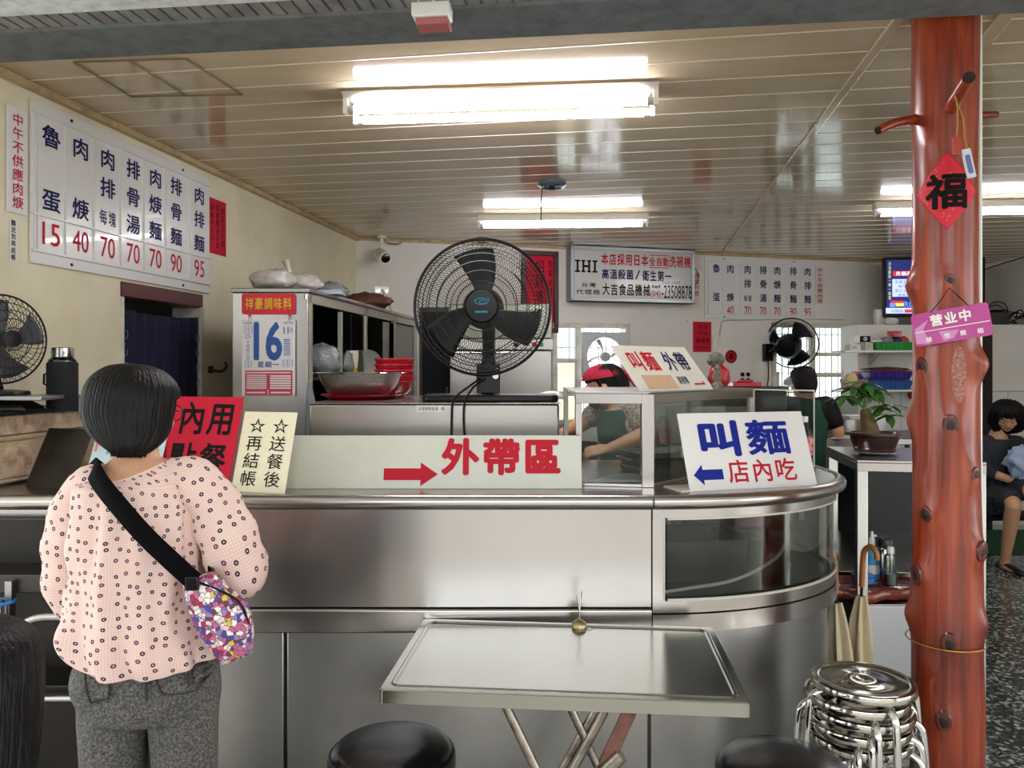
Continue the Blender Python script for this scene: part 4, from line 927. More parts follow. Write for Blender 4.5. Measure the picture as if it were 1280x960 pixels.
MB().lathe([(.001, .0), (.11, .002), (.135, .02), (.16, .06), (.176, .1), (.195, .102), (.197, .104), (.195, .106), (.173, .104), (.156, .062), (.131, .024), (.105, .006), (.001, .004)], n=56).build('bowl', CLM, cd)
MB().ring((0, 0, .104), .196, .003, 56, 8).build('rim', CHROME, cd)
pb = on_chest(493, 3.60)
for k in range(5):
    o = MB().lathe([(.045, 0), (.05, .004), (.075, .03), (.088, .066), (.093, .068), (.093, .074), (.086, .074), (.07, .034), (.04, .008), (.001, .008)], c=(pb[0], pb[1], ZB+.0255*k+.0), n=40).build('red_bowl', REDPL)
    tag(o, ('lowest', 'second lowest', 'middle', 'second highest', 'topmost')[k] + ' red plastic bowl of the stack behind the colander', 'bowl', 'stacked red bowls')
q = on_chest(683, 3.3)
tag(MB().lathe([(.062, 0), (.06, .012), (.045, .026), (.02, .033), (.001, .034)], n=32).build('domed_dish', WHITE, loc=(q[0]+.02, 3.34, ZB)), 'small white domed dish upside down on the right end of the steel chest', 'dish')

# ================================================================ steel cabinet with the calendar
CY0 = 3.9; cx0 = (290-640)*CY0/F; cx1 = (385-640)*CY0/F; CHt = 1.925; CLn = 2.28
ck = thing('steel_cabinet', 'tall stainless cabinet with sliding glass doors and a calendar on its end', 'cabinet', (cx0, CY0, 0), 0)
cw = cx1-cx0; sl_ = math.atan2(.26, 2.27)
def sh(x, y): return (x + y*.115, y)
def cbx(mb, x0, x1, y0, y1, z0, z1): return mb.prism([sh(x0, y0), sh(x1, y0), sh(x1, y1), sh(x0, y1)], z0, z1)
b = MB(); cbx(b, 0, cw, 0, .02, 0, CHt); b.build('end_panel', STEEL, ck, bevel=.004)
b = MB(); cbx(b, 0, .02, .021, CLn, 0, CHt); cbx(b, 0, cw, CLn-.02, CLn, 0, CHt); b.build('back_panel', DARKST, ck)
b = MB(); cbx(b, -.005, cw+.01, -.008, CLn, CHt, CHt+.022); b.build('top', STEELD, ck, bevel=.004)
b = MB(); cbx(b, .02, cw-.01, .021, CLn-.02, .0, .08); cbx(b, .02, cw-.04, .021, CLn-.02, 1.485, 1.50); b.build('shelf', DARKST, ck)
b = MB()
for y, w_ in ((.02, .045), (.95, .04), (1.62, .05), (CLn-.06, .05)): cbx(b, cw-.03, cw, y, y+w_, .08, CHt)
cbx(b, cw-.03, cw, .02, CLn, CHt-.05, CHt); cbx(b, cw-.03, cw, .02, CLn, .08, .12); b.build('door_rail', mat('cream_aluminium', '#b8b2a2', .4, .5), ck, bevel=.002)
for y0, y1, o_ in ((.5, 1.0, 0), (.98, 1.64, .012), (1.62, CLn-.05, 0)):
    b = MB(); cbx(b, cw-.012-o_, cw-.008-o_, y0, y1, .13, CHt-.06); d = b.build('sliding_door', GLASSD, ck, smooth=0)
    b = MB(); cbx(b, cw-.02-o_, cw-.003-o_, y0, y0+.03, .13, CHt-.06); b.build('door_stile', mat('pale_aluminium', '#cfcabc', .4, .5) if 'pale_aluminium' not in bpy.data.materials else bpy.data.materials['pale_aluminium'], d)
b = MB(); q = .09; b.at((.0, 0, 0)).cyl((cw-.005, -.012, CHt-.035), (cw-.005, -.012, CHt-.012), .012, 10); b.build('hinge', CHROME, ck)
def inc(px, Y, z): return ((px-640)*Y/F, Y, z)
def crumple(mb, c, r, seed, amp=.25, nu=26, nv=16, flat=0):
    rings = []
    for j in range(nv+1):
        ph = math.pi*j/nv - math.pi/2; ph = max(min(ph, 1.55), -1.55); ring = []
        for i in range(nu):
            t = 2*math.pi*i/nu; d = Vector((math.cos(ph)*math.cos(t), math.cos(ph)*math.sin(t), math.sin(ph)))
            k = 1 + amp*noise.noise(d*2.3 + Vector((seed, 0, 0))) + amp*.6*abs(noise.noise(d*6 + Vector((0, seed, 0))))
            ring.append((c[0]+d.x*r[0]*k, c[1]+d.y*r[1]*k, max(c[2]+d.z*r[2]*k, c[2]-r[2]*.85)))
        rings.append(ring)
    return mb.loft(rings)
BAG = mat('thin_plastic', '#d9d2ca', .22, trans=.25, bump=.7, bscale=28); BAGC = mat('clear_plastic_bag', '#b9c4c4', .18, trans=.55, bump=.8, bscale=30)
for (px, Y, r, s_, lab, m) in ((342, 4.05, (.115, .09, .06), 1.3, 'pale plastic bag bundle at the front left on top of the steel cabinet', BAG), (375, 4.18, (.11, .08, .058), 4.1, 'knotted pale plastic bag in the middle on top of the steel cabinet', BAG), (412, 4.5, (.10, .09, .05), 8.7, 'clear crumpled plastic bag farther back on top of the steel cabinet', BAGC)):
    q = inc(px, Y, CHt+.022+r[2]*.86); b = MB(); crumple(b, (0, 0, 0), r, s_)
    if s_ == 4.1: b.tube([(-.05, 0, .03), (-.06, 0, .08), (-.075, 0, .125)], [.02, .012, .022], 8)
    tag(b.build('plastic_bag', m, loc=q, smooth=80), lab, 'bag', 'bags on the steel cabinet')
q = inc(409, 4.28, CHt+.022); tag(MB().box(-.09, .09, -.06, .06, 0, .012).box(-.085, .085, -.055, .055, .0125, .024).build('foil_tray', mat('pale_blue_foil', '#c5d3dc', .3), loc=q, bevel=.004), 'flat pale tray under the clear bag on the steel cabinet', 'tray')
q = inc(457, 5.3, CHt+.022+.05); b = MB(); crumple(b, (0, 0, 0), (.16, .09, .06), 3.3); tag(b.build('brown_cloth', mat('brown_leather', '#5d3524', .6), loc=q, smooth=80), 'brown bundle lying farthest back on top of the steel cabinet', 'bundle')
for k, (px, Y, z, r, s_, lab) in enumerate(((402, 4.35, 1.50, (.10, .09, .095), 2, 'left clear bag of wares inside the glass cabinet'), (421, 4.55, 1.52, (.1, .1, .09), 6, 'right clear bag of wares inside the glass cabinet'))):
    b = MB(); crumple(b, (0, 0, 0), r, s_); q = inc(px, Y, 1.50+r[2]*.86); tag(b.build('plastic_bag', BAGC, loc=q, smooth=80), lab, 'bag', 'bags inside the cabinet')
q = inc(436, 4.62, 1.50); o = thing('paper_cup', 'stack of pale paper cups inside the glass cabinet', 'cup', q); b = MB()
for i in range(5): b.lathe([(.045, .012*i), (.056, .012*i+.1), (.059, .012*i+.102), (.056, .012*i+.104), (.05, .012*i+.1)], n=24)
b.build('cups', CREAMP, o); MB().lathe([(.0465, .012), (.0515, .05), (.0515, .051), (.046, .013)], n=24).build('band', GOLD, o)
q = inc(461, 4.85, 1.50+.085); o = MB().at(rx=.25); o.lathe([(.001, 0), (.06, .004), (.085, .018), (.086, .022), (.06, .012), (.001, .008)], n=32, ax='y'); tag(o.build('glass_dish', mat('pale_dish', '#cfd0bf', .15, trans=.3), loc=q), 'round pale dish standing upright inside the glass cabinet', 'dish')
# calendar hanging on the cabinet's end
k_ = pt(336, 430, CY0-.012)
cl_ = thing('wall_calendar', 'tear-off calendar with blue 16 and red header hanging on the steel cabinet', 'calendar', (k_.x, CY0-.004, 0))
u = CY0/F
def cx_(px): return (px-336)*u
def cz_(py): return zz(py, CY0-.006)
MB().rbox(cx_(302), cx_(369), cz_(393), cz_(367), .012, -.006, 0).build('header', mat('red_board', '#d3122f', .35), cl_)
b = MB(); write(b, '祥豪調味料', cx_(306), cz_(388), cx_(365), cz_(371), -.0075, .02); b.build('header_lettering', GOLD, cl_, smooth=0)
MB().box(cx_(303), cx_(369), -.014, -.002, cz_(495), cz_(400)).build('page_block', PAPER, cl_, bevel=.001)
B2 = mat('calendar_blue', '#2c5aa8', .5); R2 = mat('calendar_red', '#cf3a55', .5); y_ = -.0155
b = MB(); write(b, '16', cx_(319), cz_(449), cx_(352), cz_(404), y_, .03); write(b, '11', cx_(355), cz_(417), cx_(361), cz_(409), y_, .02); write(b, '月', cx_(362), cz_(417), cx_(367), cz_(409), y_, 0); write(b, '星期一', cx_(322), cz_(460), cx_(350), cz_(451), y_, .012); write(b, '十月初二日', cx_(308), cz_(450), cx_(313.5), cz_(425), y_, 0); write(b, '2020', cx_(355), cz_(405), cx_(367), cz_(402), y_, 0); write(b, '109年', cx_(306), cz_(406), cx_(316), cz_(402), y_, 0)
b.ring((cx_(310.5), y_, cz_(421)), .012, .001, 20, 5, 'y', .006)
for x0, x1, ya, yb in ((306.5, 316, 408, 417), (307, 315, 451, 459), (354, 366, 450, 458)):
    for i in range(4): zq = cz_(ya + (yb-ya)*i/3); b.box(cx_(x0), cx_(x1), y_, y_+.001, zq-.0012, zq)
    for x in (x0, (x0+x1)/2, x1): b.box(cx_(x)-.0006, cx_(x)+.0006, y_, y_+.001, cz_(yb), cz_(ya))
for i in range(9): b.box(cx_(355), cx_(363), y_, y_+.001, cz_(425+i*2.4), cz_(424+i*2.4))
b.build('blue_print', B2, cl_, smooth=0)
b = MB(); b.box(cx_(307), cx_(366), y_, y_+.001, cz_(494), cz_(463))
b.build('red_print', R2, cl_, smooth=0)
b = MB()
for i in range(7):
    b.box(cx_(309), cx_(334), y_-.0006, y_, cz_(470+i*2.6), cz_(468.6+i*2.6))
    if i < 6: b.box(cx_(338), cx_(364), y_-.0006, y_, cz_(471+i*3.0), cz_(469+i*3.0))
for i in range(12): b.box(cx_(309+i*2.1), cx_(309.5+i*2.1), y_-.0006, y_, cz_(486.5), cz_(468))
b.box(cx_(308), cx_(364), y_-.0006, y_, cz_(466.5), cz_(465)); b.box(cx_(335), cx_(336), y_-.0006, y_, cz_(493), cz_(487)); b.box(cx_(309), cx_(332), y_-.0006, y_, cz_(491.6), cz_(489.6)); b.box(cx_(339), cx_(363), y_-.0006, y_, cz_(491.6), cz_(489.6))
b.build('white_print', PAPER, cl_, smooth=0)
b = MB()
for px in (311, 361): b.ring((cx_(px), -.008, cz_(394)), .006, .0016, 16, 5, 'x'); b.tube([(cx_(px), -.014, cz_(393)), (cx_(px)+.004, -.013, cz_(402))], .0018, 5)
b.build('ring', R2, cl_)
# hanging thin bag at the cabinet corner and cardboard tab
q = pt(389, 500, 3.86); b = MB(); b.loft([[(q.x + dx*s + e, 3.86 + dy*s, z) for dx, dy in ((-1, -.5), (0, -.8), (1, -.5), (1, .5), (0, .8), (-1, .5))] for s, z, e in ((.004, zz(474, 3.86), -.012), (.014, zz(484, 3.86), -.008), (.028, zz(505, 3.86), 0), (.036, zz(535, 3.86), .002), (.03, zz(560, 3.86), 0))]); tag(b.build('hanging_bag', BAGC, sub=1), 'thin clear plastic bag hanging at the corner of the steel cabinet', 'bag')

# ================================================================ dishwasher and dark cupboard behind the fan
dy = 4.9; X_ = lambda px: (px-640)*dy/F
dw = thing('dishwasher', 'stainless hood dishwasher with a row of small control lights behind the fan', 'dishwasher', (0, dy, 0))
MB().box(X_(562), X_(690), .0, .65, 0, zz(438, dy)).build('body', STEEL, dw, bevel=.006)
MB().box(X_(560), X_(691), -.012, .65, zz(437, dy), zz(424, dy)).build('control_strip', LAMPW, dw, bevel=.003)
MB().box(X_(561), X_(690), 0, .65, zz(423, dy), zz(380, dy)).build('hood', mat('olive_steel', '#a3a594', .35, .7), dw, bevel=.006)
b = MB()
for i in range(9): b.box(X_(645+i*3), X_(646.4+i*3), -.002, .0, zz(402, dy), zz(394, dy))
b.build('vent_slot', BLKMT, dw)
for px, m, nm in ((645, 'BLKMT', 'switch'), (668, 'RED', 'lamp'), (676, 'GRN', 'button')):
    MB().cbox((X_(px), -.014, zz(431, dy)), (.03, .008, .025)).build(nm, {'BLKMT': BLKMT, 'RED': RED, 'GRN': mat('green_button', '#2b9a5a', .4)}[m], dw)
MB().tube([(X_(564), -.01, zz(442, dy)), (X_(566), -.03, zz(441, dy)), (X_(640), -.03, zz(441, dy)), (X_(642), -.01, zz(442, dy))], .006, 8).build('handle', CHROME, dw)
dk = thing('dark_cupboard', 'dark grey tall cupboard between the steel cabinet and the dishwasher', 'cupboard', (0, 5.3, 0)); X5 = lambda px: (px-640)*5.3/F
MB().box(X5(524), X5(566), 0, .6, 0, zz(384, 5.3)).build('body', GREYD, dk, bevel=.005); MB().box(X5(528), X5(563), -.014, -.001, .1, zz(390, 5.3)).build('door', BLKMT, dk, bevel=.003); MB().box(X5(558), X5(560), -.03, -.0145, 1.3, 1.42).build('handle', CHROME, dk, bevel=.002)
# exhaust fan in front of the left back window
a = bw(752, .06); ef = thing('exhaust_fan', 'grey square exhaust fan with a round opening in the back window', 'fan', (a.x, a.y, zz(446, a.y)), BRZ)
Wd = .225; 
def sq(t): c, s = math.cos(t), math.sin(t); k = 1/max(abs(c), abs(s)); return Wd*c*k, Wd*s*k
b = MB(); n_ = 64; rg = []
for rad, y in ((None, 0), (None, -.05), (.192, -.06), (.184, -.05), (.18, 0)):
    rg.append([(sq(2*math.pi*i/n_)[0], y, sq(2*math.pi*i/n_)[1]*1.02) if rad is None else (rad*math.cos(2*math.pi*i/n_), y, rad*math.sin(2*math.pi*i/n_)) for i in range(n_)])
rg.append(rg[0]); b.loft(rg, caps=False); b.build('housing', mat('fan_grey', '#cdd1d4', .45), ef, bevel=.0)
b = MB()
for i in range(8): t = math.pi*i/4; b.tube([(.035*math.cos(t), -.05, .035*math.sin(t)), (.17*math.cos(t), -.045, .17*math.sin(t))], .0035, 5)
for rr_ in (.07, .11, .15): b.ring((0, -.047, 0), rr_, .0025, 40, 5, 'y')
b.build('guard', GREY, ef)
b = MB(); b.lathe([(.001, .075), (.035, .07), (.045, .05), (.045, .0), (.001, .0)], n=28, ax='y'); b.build('motor', GREY, ef)
b = MB(); blades(b, .17, 4, .03, .6, .22, .02); b.build('blades', mat('blade_grey', '#b0aa98', .4), ef, solid=.002)
MB().tube([(.2, -.02, -.2), (.22, -.04, -.3), (.3, -.03, -.36), (.4, -.03, -.4)], .005, 6).build('cord', BLKMT, ef)
# black wall fan near the right window
a = bw(958, .0); wf_ = thing('wall_fan', 'black wall fan turned sideways by the right back window', 'fan', (a.x, a.y, zz(440, a.y)), BRZ)
MB().box(-.05, .05, -.05, -.001, -.09, .08).build('wall_bracket', BLKPL, wf_, bevel=.006)
MB().tube([(0, -.05, .0), (.03, -.08, .02), (.07, -.14, .05)], .03, 12).build('arm', BLKPL, wf_)
hd = Matrix.Translation((.11, -.22, .06)) @ Matrix.Rotation(R(132), 4, 'Z') @ Matrix.Rotation(R(-12), 4, 'X') @ Matrix.Rotation(R(8), 4, 'Y')
b = MB(); b.M = hd @ Matrix.Translation((0, -.12, 0)); fan_guard(b, .25, .09, .04, 60, (.3, .5, .7, .85, 1.0), .5, .0014); b.build('front_guard', BLKPL, wf_)
b = MB(); b.M = hd @ Matrix.Translation((0, -.12, 0)); fan_guard(b, .25, .1, .08, 60, (.45, .7, 1.0), -.3, .0014, sgn=1); b.build('rear_guard', BLKPL, wf_)
b = MB(); b.M = hd @ Matrix.Translation((0, -.12, 0)); b.ring((0, 0, 0), .252, .007, 56, 8, 'y'); b.build('guard_hoop', BLKPL, wf_)
b = MB(); b.M = hd @ Matrix.Translation((0, -.1, 0)); blades(b, .22, 3, .03, .6, 1.2); b.build('blades', BLKPL, wf_, solid=.003)
b = MB(); b.M = hd; b.lathe([(.07, .06), (.115, .03), (.12, -.08), (.09, -.14), (.001, -.15)], n=28, ax='y'); b.build('motor', BLKPL, wf_)
MB().tube(path([(.0, -.03, -.09), (-.01, -.05, -.25), (-.05, -.06, -.45), (-.08, -.05, -.62)], 16), .006, 6).build('cord', BLKMT, wf_)
q = bw(968, .02); o = thing('air_duct', 'small white bracket with a pale duct end below the wall fan', 'bracket', (q.x, q.y, zz(482, q.y)), BRZ)
MB().box(0, .32, -.2, -.03, -.01, .0).build('tray', GREY, o); MB().box(.0, .012, -.05, -.0, -.1, .14).build('upright', LAMPW, o); b = MB(); b.at((.16, -.1, .005)).lathe([(.12, 0), (.115, .05), (.07, .09), (.001, .1)], n=28); b.build('duct_end', GREY, o)
# ================================================================ kitchen side: glass case, boards, pans, table
P0, P1, P2, P3, P4 = (.222, 2.725), (.47, 2.685), (1.02, 3.30), (.80, 3.52), (.222, 3.42)
GC = thing('glass_case', 'steel framed glass food case on the counter behind the two noodle boards', 'display case', (0, 0, ZT))
GH = 1.462 - ZT
b = MB()
def bar(mb, p, q, z0, z1, w=.02): 
    d = (Vector(q)-Vector(p)).normalized(); n = Vector((-d.y, d.x))*w
    return mb.prism([tuple(Vector(p)), tuple(Vector(q)), tuple(Vector(q)+n), tuple(Vector(p)+n)], z0, z1)
for p, q in ((P0, P1), (P1, P2)):
    bar(b, p, q, GH-.036, GH); bar(b, p, q, 0, .012)
b.build('rail', STEEL, GC, bevel=.002)
for x, y, s_ in ((P0[0]+.011, P0[1]+.012, .02), (P1[0]-.004, P1[1]+.018, .042), (P2[0]-.012, P2[1]+.006, .026), (P3[0]-.01, P3[1]-.02, .02), (P4[0]+.012, P4[1]-.012, .02)): MB().box(x-s_/2, x+s_/2, y-s_/2, y+s_/2, 0, GH-.001).build('post', STEEL, GC, bevel=.002)
MB().prism([P0, P1, P2, P3, P4], GH+.0005, GH+.004).build('top_sheet', STEELD, GC)
for p, q in ((P0, P1), (P1, P2)):
    b = MB(); d = (Vector(q)-Vector(p)).normalized(); n = Vector((-d.y, d.x))*.009
    bar(b, tuple(Vector(p)+n+d*.02), tuple(Vector(q)+n-d*.02), .012, GH-.036, .004); b.build('pane', GLASS, GC, smooth=0)
board('takeaway_noodle_sign', 'tilted ivory board with red and blue characters on top of the glass case', 'sign', (.455, 2.775), (.792, 3.075), 1.4665, .168, .14, .005, IVORY,
      [('叫麵', .09, .40, .47, .90, RED, .02), ('外帶', .55, .40, .90, .90, NAVY, .02), (rect(.13, .05, .52, .34), 0, 0, 1, 1, mat('brown_tape', '#d8b592', .5)), ('請排隊', .575, .12, .72, .32, NAVY, .012), ([(.77, .11), (.93, .11), (.91, .21), (.90, .145), (.77, .145)], 0, 0, 1, 1, RED)])
# small things beside the board on the case top
q = (.86, 3.17, 1.4662)
sp = thing('stone_figure', 'small grey carved figure standing on the glass case beside the tilted board', 'figure', (.823, 3.145, 1.4662))
GST = mat('grey_stone', '#8b8374', .8, var=.6, vscale=60, bump=.5, bscale=90)
b = MB(); b.lathe([(.026, 0), (.026, .012), (.014, .03), (.018, .05), (.012, .07), (.016, .085), (.001, .1)], n=16); b.build('body', GST, sp)
rb = thing('red_snack_bag', 'red packet with a grey round ornament on the glass case right of the board', 'packet', (.855, 3.235, 1.4662))
b = MB(); crumple(b, (0, 0, .048), (.044, .03, .05), 5, .2); b.build('packet', mat('red_foil', '#c22a26', .35, var=.5, vscale=20), rb, smooth=80)
b = MB(); crumple(b, (-.012, .0, .118), (.032, .026, .028), 9, .3); b.build('ornament', mat('grey_green_stone', '#77786a', .8, var=.6, vscale=50), rb, smooth=80)
# trays in the case
for k in range(3):
    o = thing('steel_tray', ('lowest', 'middle', 'topmost')[k] + ' shallow steel tray of the stack inside the glass case', 'tray', (.60, 3.12, ZT+.0005+.028*k), .35, 'trays in the glass case')
    MB().loft([[(x*s, y*s, z) for x, y in ((-.15, -.1), (.15, -.1), (.15, .1), (-.15, .1))] for s, z in ((.9, 0), (.97, .026), (1.04, .026), (1.04, .028), (.95, .0275), (.88, .003))]).build('tray', STEELT, o, bevel=.004)
    MB().tube(path([(-.155, -.04, .026), (-.185, -.03, .034), (-.19, 0, .036), (-.185, .03, .034), (-.155, .04, .026)], 12), .003, 6).build('handle', CHROME, o)
o = MB().prism([(.20, 2.78), (.46, 2.86), (.44, 3.02), (.38, 3.04)], 0, .003); tag(o.build('white_sheet', PAPER, loc=(.04, .0, ZT+.0005)), 'white plastic sheet lying inside the left pane of the glass case', 'sheet')
# acrylic guard and soda bottle at the counter's right end
ag = thing('acrylic_guard', 'clear acrylic guard sheet at the right end of the counter', 'screen', (0, 0, ZT))
b = MB(); bar(b, (.93, 3.42), (1.215, 3.16), 0, zz(488, 3.3)-ZT, .004); b.build('sheet', PLEXI, ag, smooth=0)
b = MB(); bar(b, (.93, 3.42), (1.215, 3.16), zz(488, 3.3)-ZT+.0003, zz(488, 3.3)-ZT+.006, .004); b.box(1.2155, 1.2195, 3.158, 3.163, .012, zz(488, 3.3)-ZT+.006); b.build('edge', mat('acrylic_edge', '#dcdcd6', .3), ag)
b = MB(); bar(b, (.925, 3.424), (1.22, 3.156), 0, .012, .012); b.build('foot_rail', STEEL, ag)
sb = thing('soda_bottle', 'clear plastic bottle with white cap and red label behind the blue lettered board', 'bottle', (pt(1005, 590, 2.95).x, 2.95, ZT))
MB().lathe([(.03, 0), (.033, .006), (.033, .06), (.031, .075), (.033, .09), (.033, .15), (.024, .185), (.012, .205), (.012, .215), (.001, .215)], n=28).build('bottle', pane('pet_plastic', '#dfe5e6', 1.4), sb)
MB().lathe([(.0336, .085), (.0338, .087), (.0338, .148), (.0336, .15)], n=28).build('label', mat('soda_label', '#c8283a', .4, var=.8, vscale=40, col2='#e9c9c0'), sb)
MB().lathe([(.0145, .207), (.015, .21), (.015, .228), (.001, .229)], n=20).build('cap', WHITE, sb)
# stove with pans, work table with pot
sv = thing('stove', 'steel stove with burners behind the glass case in the kitchen', 'stove', (0, 0, 0))
MB().box(.82, 1.34, 3.72, 4.3, .1, .98).build('body', DARKST, sv, bevel=.006); MB().box(.80, 1.36, 3.70, 4.32, .982, 1.0).build('top', STEELD, sv, bevel=.004)
for x in (.88, 1.28):
    for y in (3.78, 4.24): MB().cyl((x, y, 0), (x, y, .1), .02, 10).build('leg', STEELD, sv)
for i, x in enumerate((.94, 1.22)): MB().ring((x, 4.0, 1.008), .1, .008, 28, 6).build('burner', BLKMT, sv)
for (x, y, r, h, lab) in ((.94, 4.0, .125, .14, 'left dark pan on the stove behind the glass case'), (1.22, 4.0, .13, .17, 'right dark pan on the stove behind the glass case')):
    o = thing('pan', lab, 'pan', (x, y, 1.016), 0, 'pans on the stove'); MB().lathe([(r-.02, 0), (r, .02), (r, h), (r+.006, h), (r-.004, h-.004), (r-.006, .02), (.001, .006)], n=32).build('body', DARKST, o)
    MB().tube([(-r, -.02, h-.02), (-r-.12, -.06, h+.03), (-r-.16, -.075, h+.04)], .008, 8).build('handle', BLKMT, o)
    k = MB().tube([(.03, -.02, .05), (-.02, -.08, h+.03), (-.06, -.16, h+.1)], .006, 8); tag(k.build('ladle', CHROME, loc=(x, y, 1.016+.012)), 'steel ladle standing in the ' + ('left' if x < 1.1 else 'right') + ' pan on the stove', 'ladle', 'ladles in the pans')
b = MB().box(.86, 1.34, 4.36, 4.40, 0, 1.34); tag(b.build('splash_panel', STEELD, bevel=.004), 'upright steel splash panel behind the stove', 'panel')
wt = thing('work_table', 'steel kitchen work table in front of the woman with the red cap', 'table', (0, 0, 0))
MB().box(-.25, .40, 3.72, 4.35, .96, .99).build('top', STEEL, wt, bevel=.004); MB().box(-.22, .37, 3.76, 4.31, .25, .27).build('shelf', STEELD, wt)
for x in (-.22, .37):
    for y in (3.75, 4.32): MB().cyl((x, y, 0), (x, y, .96), .018, 12).build('leg', STEELD, wt)
o = thing('steel_pot', 'dark steel pot under the hands of the woman with the red cap', 'pot', (.34, 3.90, 1.062)); MB().lathe([(.06, 0), (.085, .02), (.092, .115), (.097, .117), (.09, .112), (.08, .02), (.001, .006)], n=32).build('body', DARKST, o); MB().tube([(-.09, 0, .1), (-.12, .0, .11), (-.12, .03, .11), (-.09, .03, .1)], .005, 6).build('handle', CHROME, o)
tag(MB().rbox(-.07, .07, -.12, .12, .02, 0, .07, 'z').build('red_box', REDPL, loc=(.33, 3.90, .9905), bevel=.006), 'red plastic box under the dark pot on the work table', 'box')
o = MB(); crumple(o, (0, 0, 0), (.09, .07, .05), 12); tag(o.build('white_bag', PAPER, loc=(.30, 4.12, 1.03), smooth=80), 'crumpled white bag behind the dark pot on the work table', 'bag')
q = pt(955, 489, 4.9); rbx = MB().cbox((0, 0, 0), (.16, .12, .05)); 
cb_ = thing('dark_rack', 'dark low kitchen rack under the electric panel', 'rack', (0, 4.9, 0)); MB().box(1.2, 1.72, 0, .35, .05, 1.405).build('body', GREYD, cb_, bevel=.005); MB().box(1.19, 1.73, -.01, .36, 1.407, 1.43).build('top', DARKST, cb_, bevel=.003)
for x in (1.24, 1.68): MB().box(x-.02, x+.02, .02, .3, 0, .05).build('foot', BLKMT, cb_)
tag(MB().box(1.40, 1.58, 4.96, 5.1, 1.4305, 1.46).box(1.44, 1.54, 5.0, 5.06, 1.4605, 1.475).build('red_tray', REDPL, bevel=.004), 'small flat red box on the dark kitchen rack', 'box')

# ================================================================ right: bonsai table and what is under it
bt = thing('plant_table', 'stainless steel side table carrying the potted bonsai beside the pillar', 'table', (1.51, 3.43, 0), -math.atan2(.1, .57)); TZ = 1.148
MB().box(0, .52, 0, .60, TZ-.012, TZ).box(0, .52, 0, .02, TZ-.05, TZ-.012).box(0, .52, .58, .6, TZ-.05, TZ-.012).box(0, .02, .02, .58, TZ-.05, TZ-.012).box(.5, .52, .02, .58, TZ-.05, TZ-.012).build('top', STEEL, bt, bevel=.002)
for x, y, z in ((.001, .001, 0), (.475, .001, 0), (.475, .555, 0), (.001, .555, .575)):
    l_ = MB().box(x, x+.044, y, y+.044, z+.02, TZ-.013).build('leg', mat('light_steel', '#cfcfcc', .22, 1) if 'light_steel' not in bpy.data.materials else bpy.data.materials['light_steel'], bt, bevel=.002)
    MB().box(x-.001, x+.045, y-.001, y+.045, z, z+.02).build('foot', BLKPL, l_, bevel=.002)
pq = Vector((1.565, 3.56, TZ))
pq = pt(1093, 0, 3.66); pq.z = TZ
tag(MB().lathe([(.06, 0), (.07, .003), (.102, .012), (.104, .015), (.07, .008), (.001, .006)], n=40).build('saucer', WHITE, loc=pq), 'white saucer under the brown bonsai pot', 'saucer')
pl = thing('potted_bonsai', 'small money tree bonsai in an oval brown pot on the steel side table', 'plant', (pq.x, pq.y, TZ+.0085))
def oval(r): return r
b = MB(); b.lathe([(.082, 0), (.088, .004), (.092, .02), (.09, .024), (.1, .05), (.108, .078), (.118, .083), (.119, .093), (.108, .093), (.1, .08), (.085, .07), (.001, .068)], n=48); o = b.build('pot', POT, pl); 
b = MB(); b.grid(lambda u, v: ((.103*(u**.5))*math.cos(v*6.2832), (.103*(u**.5))*math.sin(v*6.2832), .08 + .014*noise.noise(Vector((math.cos(v*6.283)*u*4, math.sin(v*6.283)*u*4, 1))) + .012*(1-u)), 10, 40); stuff(b.build('soil', SOIL, pl))
b = MB(); b.tube(path([(-.03, 0, .06), (-.02, 0, .09), (-.028, .0, .14), (-.04, 0, .18), (-.045, .0, .2)], 16), [.052-.0023*i for i in range(16)], 14); b.tube(path([(-.01, 0, .07), (.03, -.01, .08), (.06, -.02, .07)], 8), .012, 8).tube(path([(-.03, 0, .07), (-.07, -.02, .085), (-.09, -.03, .07)], 8), .012, 8); b.build('trunk', BARK, pl)
b = MB(); tips = []
for k, (dx, dy, dz) in enumerate(((-.05, -.01, .10), (.0, -.02, .12), (.05, .0, .09), (-.02, .03, .09), (.09, -.02, .02), (-.09, 0, .06))):
    e = (-.045+dx, dy, .2+dz); b.tube(path([(-.045, 0, .195), (-.045+dx*.4, dy*.4, .2+dz*.6), e], 8), [.004]*8, 6); tips.append(e)
b.build('branch', mat('green_stem', '#6c8a3e', .5), pl)
lf = MB()
def leaf(mb, p, d, L, w):
    d = Vector(d).normalized(); s_ = d.cross(Vector((0, 0, 1))).normalized(); n = s_.cross(d)
    def fn(u, v):
        x = u*L; ww = w*math.sin(math.pi*min(u*.92+.04, 1))**.8*(v-.5); return Vector(p) + d*x + s_*ww + n*(-.35*L*u*u + .25*abs(v-.5)*w)
    mb.grid(fn, 7, 2)
random.seed(21)
for e in tips + [(-.06, -.02, .26), (-.03, -.03, .28), (.03, -.03, .2), (.06, -.03, .17)]:
    a0 = random.uniform(0, 6)
    for j in range(6):
        a = a0 + j*1.05; leaf(lf, e, (math.cos(a), math.sin(a), random.uniform(-.35, .3)), random.uniform(.075, .105), .032)
lf.build('foliage', PLANT, pl, solid=.0008, smooth=60)
